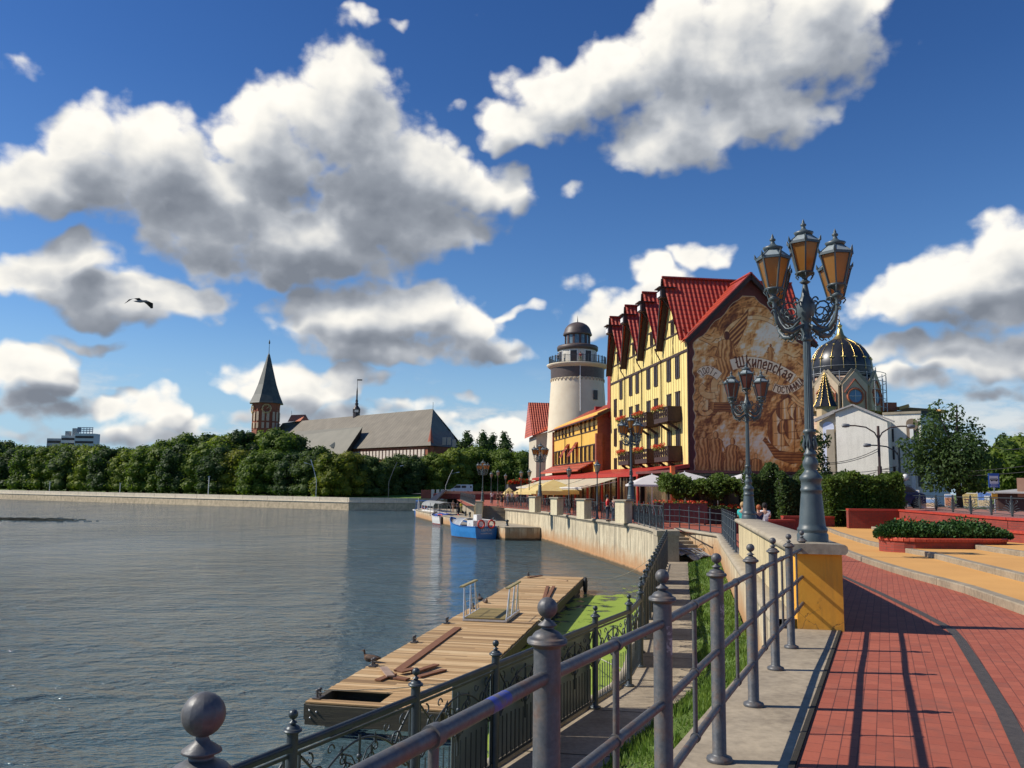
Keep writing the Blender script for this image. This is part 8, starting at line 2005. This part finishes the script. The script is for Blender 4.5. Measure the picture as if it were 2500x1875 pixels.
# ================================================================ boats
BBLUE = mat('bright_blue_boat_paint', (.03, .22, .55), (.025, .18, .46), 2, .35, .1); BBLU2 = mat('deep_blue_boat_paint', (.02, .12, .38), (.018, .10, .32), 2, .35); BWH = mat('white_boat_paint', (.76, .75, .72), (.66, .65, .62), 3, .35); MAH = mat('brown_boot_top', (.12, .05, .03), (.08, .05, .035), 3, .6); CANV = mat('grey_boat_canopy', (.30, .32, .34), (.22, .24, .26), 3, .6)
def hull(L, Wd, H, m_top, m_low, t, sheer=.35, n=14):
    st = []
    for i in range(n):
        u = i/(n-1); x = (u-.5)*L; w = Wd/2*(1-max(0, (u-.45)/.55)**2.4)*(.93+.07*min(1, u/.3)); h = H+sheer*max(0, (u-.3)/.7)**2+.08*max(0, .3-u); fl = max(0, (u-.5)/.5)
        st.append((x+fl*.0, w, h, fl))
    sec = lambda x, w, h, fl, k: [(x+fl*L*.05*q, s_*w*f_, z) for s_, f_, z, q in ((-1, 1., h, 1), (-1, .97, h*.55, .6), (-1, .90, .10, .2), (-1, .80, -.25, 0), (1, .80, -.25, 0), (1, .90, .10, .2), (1, .97, h*.55, .6), (1, 1., h, 1))]
    rows = [sec(*s_, 0) for s_ in st]; mb = MB(); nn_ = 8
    for i in range(n-1):
        for j in range(7):
            mb.k = 1 if j in (2, 3, 4) else 0; mb.face(rows[i][j], rows[i+1][j], rows[i+1][j+1], rows[i][j+1])
    mb.k = 0; mb.face(*rows[0][::-1]); h_ = mb.build('hull', [m_top, m_low], t)
    mb = MB(); mb.grid([[(r[0][0], r[0][1]*.96, r[0][2]-.12), (r[7][0], r[7][1]*.96, r[7][2]-.12)] for r in rows]); mb.build('deck', mat('boat_deck', (.35, .33, .3), (.28, .26, .24), 3, .7), t)
    mb = MB()
    for j in (0, 7): mb.tube([r[j] for r in rows], .045, 6)
    mb.tube([rows[0][0], rows[0][7]], .045, 6); mb.build('gunwale', m_top if m_top is not BBLUE else BBLU2, t); return rows
def buoy(t, loc, r=.36, rot=(0, PI/2, 0), m=None):
    mb = MB(); mb.tube([(r*math.cos(a), r*math.sin(a), 0) for a in frange(0, 2*PI, 19)[:-1]], .085, 8, close=True); me = mb.mesh('lifebuoy', m or mat('red_lifebuoy', (.62, .06, .04), (.55, .05, .035), 3, .5)); o = add_child('lifebuoy', me, t, loc); o.rotation_euler = rot
def fender(t, loc): mb = MB(); mb.tube([(0, 0, -.3), (0, 0, .25)], .12, 8); mb.build('fender', RUBBER, t, loc)
# blue boat, stern towards us
s1 = G(1157, 1313, 0); s2 = G(1196, 1316.5, 0); bc = (s1+s2)/2; bang = PI/2+.62; 
bb = thing('blue_boat', 'bright blue motor boat with white cabin and two red lifebuoys at the stern', 'boat', (bc.x+.25, bc.y, 0), bang); BLn = 6.3
bb.location = (G(1187, 1316, 0).x-math.cos(bang)*(-BLn/2), G(1187, 1316, 0).y-math.sin(bang)*(-BLn/2), 0)
hull(BLn, 2.75, 1.15, BBLUE, MAH, bb, .75)
mb = MB(); mb.box(-BLn/2+.9, -BLn/2+2.0, -.95, .95, 1.0, 1.75); mb.box(-BLn/2+2.2, -BLn/2+2.9, -.85, .2, 1.0, 1.7); mb.build('white_lockers', BWH, bb)
mb = MB(); mb.box(-BLn/2+1.2, -BLn/2+1.8, -.25, .35, 1.75, 2.3); mb.build('white_seat', BWH, bb)
mb = MB(); mb.smooth = True; mb.grid([[(x, 1.1*math.cos(a), 1.05+.85*math.sin(a)) for a in frange(0, PI, 9)] for x in frange(-BLn/2+3.1, 1.4, 6)]); mb.build('canopy', CANV, bb)
mb = MB()
for x in (-BLn/2+3.1, -1.6, 0, 1.4): mb.tube([(x, 1.12*math.cos(a), 1.05+.87*math.sin(a)) for a in frange(0, PI, 9)], .03, 5)
mb.tube([(-BLn/2+.1, -1.2, 1.75), (-BLn/2+2.8, -1.25, 1.8)], .03, 5); mb.tube([(-BLn/2+.1, -1.2, 1.75), (-BLn/2+.1, 1.2, 1.75)], .03, 5); mb.tube([(-BLn/2+.1, 0, 1.1), (-BLn/2+.1, 0, 1.75)], .03, 5); mb.build('frame', WHITE, bb)
for y in (-.55, .65): buoy(bb, (-BLn/2-.06, y, 1.42))
fender(bb, (-BLn/2+.5, -1.5, .5)); fender(bb, (-BLn/2+1.6, -1.5, .5))
text_mesh('name_lettering', 'БЫЧОК', .34, WHITE, bb, (-BLn/2-.02, 0, .74), (PI/2, 0, -PI/2)); text_mesh('port_lettering', 'КАЛИНИНГРАД', .17, WHITE, bb, (-BLn/2-.02, 0, .46), (PI/2, 0, -PI/2))
# white boat with canopy
def boat2(label, px, py, L, ang, name, mt, ml):
    p = G(px, py, 0); t = thing(name, label, 'boat', (p.x-math.cos(ang)*(-L/2), p.y-math.sin(ang)*(-L/2), 0), ang); hull(L, 2.9, 1.0, mt, ml, t, .6); return t
w1 = boat2('white open boat with dark stern and blue tarpaulin moored before the walkers', 1096, 1281, 6.0, PI/2+.36, 'white_boat', BWH, mat('maroon_boot_top', (.35, .05, .04)))
mb = MB(); mb.box(-4.05, -3.98, -1.4, 1.4, .1, 1.05); mb.box(-4.3, -4.0, -.2, .2, -.1, 1.3); mb.build('dark_transom', mat('black_transom', (.03, .03, .035)), w1)
mb = MB(); mb.smooth = True; mb.grid([[(x, y, 1.15+.15*math.sin(x*2)+.2*(1-abs(y))) for y in frange(-1.2, 1.2, 5)] for x in frange(-3., 2.2, 7)]); mb.build('blue_tarpaulin', mat('blue_tarpaulin', (.04, .10, .42), (.05, .08, .3), 3, .5), w1)
mb = MB(); mb.grid([[(x, y, 2.75+.2*(1-(y/1.2)**2)) for y in frange(-1.2, 1.2, 5)] for x in frange(-2.6, 2.4, 4)]); mb.build('canopy', mat('pale_grey_canopy', (.27, .28, .27), (.2, .21, .2), 2, .7), w1); mb = MB()
for x in (-2.5, 0, 2.3):
    for y in (-1.15, 1.15): MB().tube([(x, y, 1.), (x, y, 2.75)], .03, 5).build('canopy_pole', IRON2, w1)
mb = MB(); mb.tube([(-3.6, -1.2, 1.1), (-3.5, -1.1, 1.35), (-2.0, -1.2, 1.3)], .06, 6); mb.tube([(-3.6, 1.2, 1.1), (-3.5, 1.1, 1.35), (-2.0, 1.2, 1.3)], .06, 6); mb.build('red_rail', mat('red_lifebuoy', (.6, .06, .04)), w1)
w2 = boat2('white river boat with long grey canopy moored between two other boats', 1078, 1271, 7.4, PI/2+.36, 'canopied_boat', BWH, MAH)
mb = MB(); mb.smooth = True; mb.grid([[(x, 1.35*math.cos(a), 2.1+.75*math.sin(a)) for a in frange(0, PI, 9)] for x in frange(-3.8, 3., 5)]); mb.build('canopy', mat('pale_grey_canopy', (.46, .47, .46)), w2); mb = MB()
for x in frange(-3.7, 2.9, 5):
    for y in (-1.33, 1.33): MB().tube([(x, y, 1.), (x, y, 2.15)], .035, 5).build('canopy_pole', WHITE, w2)
mb = MB(); mb.box(-3.9, 2.8, -1.32, 1.32, .9, 1.45); mb.build('cabin_sides', BWH, w2); buoy(w2, (-2.6, -1.55, .55), .34, (PI/2, 0, 0), BWH); fender(w2, (-4.2, -1.5, .4))
w3 = boat2('small blue and white boat with a blue roof farthest left', 1036, 1263, 5.4, PI/2+.2, 'small_boat', BBLU2, BBLU2)
mb = MB(); mb.box(-3.5, 3., -1.42, 1.42, .95, 1.15); mb.build('white_band', BWH, w3); mb = MB(); mb.box(-2.6, 1.2, -1.1, 1.1, 2.55, 2.7); mb.build('roof', BBLU2, w3); mb = MB()
for x in (-2.5, -.8, 1.1):
    for y in (-1.05, 1.05): MB().tube([(x, y, 1.), (x, y, 2.6)], .05, 5).build('roof_post', mat('blue_boat_posts', (.05, .12, .3)), w3)
buoy(w3, (-2.0, 0, 1.75)); mb = MB(); mb.tube([(-3.3, 1., 1.), (-3.5, 1.1, 3.1)], .06, 5); mb.box(-3.7, -3.4, .9, 1.2, 1.2, 2.4); mb.build('white_mast', BWH, w3)

# ================================================================ people
SKIN = mat('skin', (.52, .30, .20), (.46, .26, .17), 5, .6)
def skinmesh(name, pts, edges, m, parent, levels=1, root=0):
    me = bpy.data.meshes.new(name); me.from_pydata([p[:3] for p in pts], edges, []); me.materials.append(m); o = bpy.data.objects.new(name, me); COL.objects.link(o); o.parent = parent
    md = o.modifiers.new('skin', 'SKIN'); sv = me.skin_vertices
    if not sv:
        bm_ = None
        import bmesh; bm = bmesh.new(); bm.from_mesh(me); bm.verts.layers.skin.verify(); bm.to_mesh(me); bm.free(); sv = me.skin_vertices
    for i, p in enumerate(pts): sv[0].data[i].radius = (p[3], p[4] if len(p) > 4 else p[3]); sv[0].data[i].use_root = (i == root)
    ms = o.modifiers.new('sub', 'SUBSURF'); ms.levels = levels; ms.render_levels = levels; return o
def person(label, loc, rz, top, bottom, hair, h=1.72, walk=0., pose='stand', skirt=False, shorts=False, armr=None, group=None):
    t = thing('person', label, 'person', loc, rz, group); k = h/1.72; t.scale = (k,)*3
    w = walk; st = .22*w
    hipz = .90; J = {'pel': (0, 0, .93, .125, .10), 'wai': (0, 0, 1.08, .115, .085), 'che': (0, .01, 1.30, .145, .10), 'nec': (0, .01, 1.46, .055), 'hea': (0, .015, 1.54, .075, .08), 'crn': (0, .005, 1.64, .080, .088), 'top': (0, .0, 1.69, .05)}
    for s, n in ((-1, 'L'), (1, 'R')):
        f = st*s
        J['hip'+n] = (.09*s, 0, .88, .085); J['kne'+n] = (.095*s, f*.6+.02, .48, .058); J['ank'+n] = (.10*s, f-.02, .09, .038); J['toe'+n] = (.11*s, f+.12, .035, .036)
        J['sho'+n] = (.17*s, 0, 1.39, .052); J['elb'+n] = (.22*s, -f*.5-.02, 1.13, .037); J['wri'+n] = (.22*s, -f*.9+.06, .90, .026); J['han'+n] = (.215*s, -f*.95+.09, .82, .028)
    if pose == 'lean':
        for n, s in (('L', -1), ('R', 1)): J['elb'+n] = (.20*s, .16, 1.15, .037); J['wri'+n] = (.12*s, .32, 1.14, .026); J['han'+n] = (.05*s, .36, 1.14, .03)
    if pose == 'phone': J['elbL'] = (-.24, .10, 1.18, .037); J['wriL'] = (-.13, .16, 1.40, .026); J['hanL'] = (-.08, .12, 1.48, .03)
    keys = list(J); ix = {q: i for i, q in enumerate(keys)}; E = [('pel', 'wai'), ('wai', 'che'), ('che', 'nec'), ('nec', 'hea'), ('hea', 'crn'), ('crn', 'top')]
    for n in 'LR': E += [('pel', 'hip'+n), ('hip'+n, 'kne'+n), ('kne'+n, 'ank'+n), ('ank'+n, 'toe'+n), ('che', 'sho'+n), ('sho'+n, 'elb'+n), ('elb'+n, 'wri'+n), ('wri'+n, 'han'+n)]
    b = skinmesh('body', [J[q] for q in keys], [(ix[a], ix[c]) for a, c in E], SKIN, t)
    g = lambda q, e=.018, dz=0.: (*J[q][:2], J[q][2]+dz, J[q][3]+e, (J[q][4] if len(J[q]) > 4 else J[q][3])+e)
    half = lambda a, c, u, r: tuple(lerp(J[a][i], J[c][i], u) for i in range(3))+(r,)
    T = [g('pel', .012), g('wai', .02), g('che', .018), g('shoL', .018), half('shoL', 'elbL', .7, .05), g('shoR', .018), half('shoR', 'elbR', .7, .05)]
    skinmesh('shirt', T, [(0, 1), (1, 2), (2, 3), (3, 4), (2, 5), (5, 6)], top, t)
    if skirt:
        mb = MB(); mb.lathe([(.12, 1.02), (.16, .90), (.20, .62), (.21, .55)], 12, sy=.8); mb.build('skirt', bottom, t)
    else:
        e = .55 if shorts else .98
        T = [g('pel', .014), g('hipL', .016), half('hipL', 'kneL', e, .075), g('hipR', .016), half('hipR', 'kneR', e, .075)]
        ed = [(0, 1), (1, 2), (0, 3), (3, 4)]
        if not shorts: T += [half('kneL', 'ankL', .9, .055), half('kneR', 'ankR', .9, .055)]; ed += [(2, 5), (4, 6)]
        skinmesh('trousers', T, ed, bottom, t)
    mb = MB(); mb.ball((0, -.015, 1.635), .105, 10, 7, 1.1); mb.build('hair', hair, t)
    mb = MB(); mb.ball((0, .105, 1.575), .016, 6, 4)
    for s in (-1, 1): mb.ball((.032*s, .092, 1.60), .009, 5, 4)
    mb.build('face', mat('face_features', (.32, .17, .12)), t)
    mb = MB()
    for n in 'LR': x, y, z = J['toe'+n][:3]; mb.cbox((x, y-.05, .035), .09, .26, .07)
    mb.build('shoes', BL_, t); return t
cloth = lambda n, c: mat('cloth_'+n, c, tuple(q*.8 for q in c), 12, .85)
HBR, HBK, HGI = cloth('brown_hair', (.07, .04, .025)), cloth('black_hair', (.02, .018, .016)), cloth('ginger_hair', (.42, .12, .04))
def at_px(px, py, z): p = G(px, py, z); return (p.x, p.y, z)
person('man in a red shirt leaning on the promenade railing beside the nearest pillar', (G(1483, 1273, 2.8).x, G(1483, 1273, 2.8).y, 2.8), -1.4, cloth('red', (.62, .03, .03)), cloth('dark', (.05, .05, .07)), HBK, 1.78, 0, 'lean')
person('woman with light top and red bag standing left of the nearest cream pillar', (G(1499, 1272, 2.8).x, G(1499, 1272, 2.8).y, 2.8), 2.2, cloth('pink', (.62, .30, .30)), cloth('jeans', (.12, .17, .26)), HBR, 1.66, 0, 'phone')
for i, (px, py, z, rz, a_, b_, hr, hh, wk, ps, sk, sh, lb) in enumerate((
    (1216, 1236, 2.8, .3, cloth('brown', (.20, .10, .08)), cloth('black', (.03, .03, .03)), HBR, 1.75, .4, 'stand', False, True, 'person in a brown top and shorts standing at the top of the quay stairs'),
    (1225, 1237, 2.8, .1, cloth('black', (.03, .03, .03)), cloth('black', (.03, .03, .03)), HBK, 1.72, .6, 'stand', True, False, 'woman in a black dress standing at the top of the quay stairs'),
    (1106, 1251, PZ, .4, cloth('salmon', (.55, .30, .22)), cloth('beige', (.5, .38, .3)), HBR, 1.78, .5, 'stand', False, True, 'person in a salmon shirt at the left of the walking group'),
    (1117, 1252, PZ, .2, cloth('navy', (.04, .05, .10)), cloth('dark', (.05, .05, .07)), HBK, 1.66, .8, 'stand', False, False, 'person in navy between the salmon and yellow shirts'),
    (1126, 1253, PZ, .2, cloth('yellow', (.75, .70, .04)), cloth('olive', (.25, .24, .12)), HBK, 1.68, .9, 'stand', False, False, 'person in a bright yellow shirt walking on the landing stage'),
    (1140, 1253, PZ, -.2, cloth('white', (.72, .70, .72)), cloth('black', (.03, .03, .03)), HBK, 1.74, .8, 'stand', False, False, 'person in a white shirt carrying a bag on the landing stage'),
    (1149, 1253, PZ, 0., cloth('grey', (.22, .22, .26)), cloth('black', (.03, .03, .03)), HBK, 1.72, .6, 'stand', False, True, 'person in grey right of the white-shirted walker'),
    (1160, 1252, PZ, .3, cloth('dark', (.05, .05, .07)), cloth('dark', (.05, .05, .07)), HBR, 1.70, .5, 'stand', False, False, 'dark-dressed person in the shade right of the walking group'),
    (1171, 1252, PZ, .3, cloth('beige', (.5, .38, .3)), cloth('jeans', (.12, .17, .26)), HBR, 1.68, .5, 'stand', False, False, 'person in beige half hidden by the stair wall'),
    (1306, 1235, 2.8, 2., cloth('white', (.72, .70, .72)), cloth('dark', (.05, .05, .07)), HBR, 1.70, 0, 'lean', False, False, 'person in white leaning behind the farthest cream pillar'),
    (1288, 1234, 2.8, 1.2, cloth('pink', (.62, .30, .30)), cloth('dark', (.05, .05, .07)), HBK, 1.66, .3, 'stand', False, False, 'person in pink walking behind the railing near the parasols'),
    (1240, 1233, 2.8, .6, cloth('white', (.72, .70, .72)), cloth('jeans', (.12, .17, .26)), HBR, 1.7, .5, 'stand', False, False, 'person in white walking on the far promenade'),
    (1250, 1233, 2.8, 2.6, cloth('grey', (.22, .22, .26)), cloth('black', (.03, .03, .03)), HBK, 1.75, .5, 'stand', False, False, 'person in grey walking on the far promenade'),
    (1262, 1234, 2.8, .2, cloth('salmon', (.55, .30, .22)), cloth('dark', (.05, .05, .07)), HBR, 1.65, .5, 'stand', True, False, 'woman in a salmon top on the far promenade'),
    (1201, 1231, 2.8, .2, cloth('white', (.72, .70, .72)), cloth('dark', (.05, .05, .07)), HBK, 1.7, .5, 'stand', False, False, 'person in white near the bridge lamp post'),
    (1412, 1240, 2.8, 2.5, cloth('white', (.72, .70, .72)), cloth('dark', (.05, .05, .07)), HBR, 1.7, .0, 'stand', False, False, 'person in white behind the third pillar'))):
    p = at_px(px, py, z); person(lb, p, rz, a_, b_, hr, hh, wk, ps, sk, sh, group='people on the quay and promenade')
for (px, dist, rz, a_, b_, hr, hh, lb) in ((1813, 33, -.4, cloth('turquoise', (.05, .55, .50)), cloth('black', (.03, .03, .03)), cloth('blond_hair', (.5, .33, .15)), 1.72, 'blond person in a turquoise top left of the second lamp post'), (1851, 33, .1, cloth('navy', (.04, .05, .10)), cloth('dark', (.05, .05, .07)), HGI, 1.62, 'ginger-haired person in navy right of the second lamp post'), (1866, 34, -.3, cloth('white', (.72, .70, .72)), cloth('black', (.03, .03, .03)), HBK, 1.70, 'person in a white shirt bending beside the ginger-haired person')):
    p = D(px, 1200, dist); person(lb, (p.x, p.y, gz(dist)), rz, a_, b_, hr, hh, .3, 'lean')
lhp = lh.location; an = -1.52; person('person in a bright red jacket on the lighthouse gallery', (lhp.x+3.8*math.cos(an), lhp.y+3.8*math.sin(an), 2.8+zof(892.5)), 0, cloth('red', (.62, .03, .03)), cloth('olive', (.25, .24, .12)), HBK, 1.7, 0, 'lean')
an = -2.6; person('dark-dressed person standing at the left of the lighthouse gallery', (lhp.x+3.8*math.cos(an), lhp.y+3.8*math.sin(an), 2.8+zof(892.5)), 0, cloth('black', (.03, .03, .03)), cloth('black', (.03, .03, .03)), HBK, 1.7)
# tarpaulins and scrap by the steps
random.seed(2); q = G(1700, 1357, ZW+.2); mb = MB(); mb.smooth = True; mb.grid([[(u*3.2-.9, v*1.6, .08+.20*random.random()+.1*math.sin(u*20)) for u in frange(0, 1, 15)] for v in frange(-.6, 1, 6)]); 
sc_ = thing('tarpaulin_heap', 'crumpled grey plastic and netting lying at the foot of the stone steps', 'tarpaulin', (q.x, q.y, ZW)); mb.build('sheet', mat('grey_crumpled_plastic', (.50, .52, .50), (.16, .18, .18), 4, .35), sc_)
mb = MB()
for k in range(9): mb.tube([(-.6+k*.3, -1.1, .25+.1*math.sin(k)), (-.8+k*.3, 1.2, .45)], .02, 4)
mb.tube([(-.6, -1.1, .3), (2., -1.0, .25)], .03, 5); mb.tube([(-.8, 1.2, .45), (1.8, 1.2, .45)], .03, 5); mb.build('netting', ALU, sc_)
# bird
q = D(342, 736, 42); bd = thing('gull', 'dark gull gliding with bent wings in front of the big cloud', 'bird', q, .2); mb = MB(); mb.smooth = True
st = [(-.32, 0, .005), (-.2, .0, .04), (0, .01, .075), (.16, .02, .06), (.26, .03, .045), (.33, .02, .03), (.42, .0, .004)]
mb.grid([[(x, r*math.cos(a), z+r*math.sin(a)) for a in frange(0, 2*PI, 9)] for x, z, r in st]); mb.build('body', mat('pale_gull', (.30, .30, .31), (.2, .2, .2), 6, .7), bd)
DKF = mat('dark_feathers', (.03, .03, .032), (.02, .02, .022), 8, .8)
mb = MB(); mb.grid([[(.12, 0, .05), (-.12, 0, .05)], [(-.02, -.1, .16), (-.28, -.1, .12)], [(-.30, -.2, .08), (-.48, -.2, .04)], [(-.62, -.3, -.20), (-.66, -.3, -.22)]]); mb.build('wing', DKF, bd)
mb = MB(); mb.grid([[(.12, 0, .05), (-.12, 0, .05)], [(.22, .3, .15), (.0, .3, .12)], [(.45, .8, .10), (.16, .8, .02)], [(.40, 1.1, -.10), (.30, 1.1, -.12)]]); mb.build('wing', DKF, bd)
relabel()
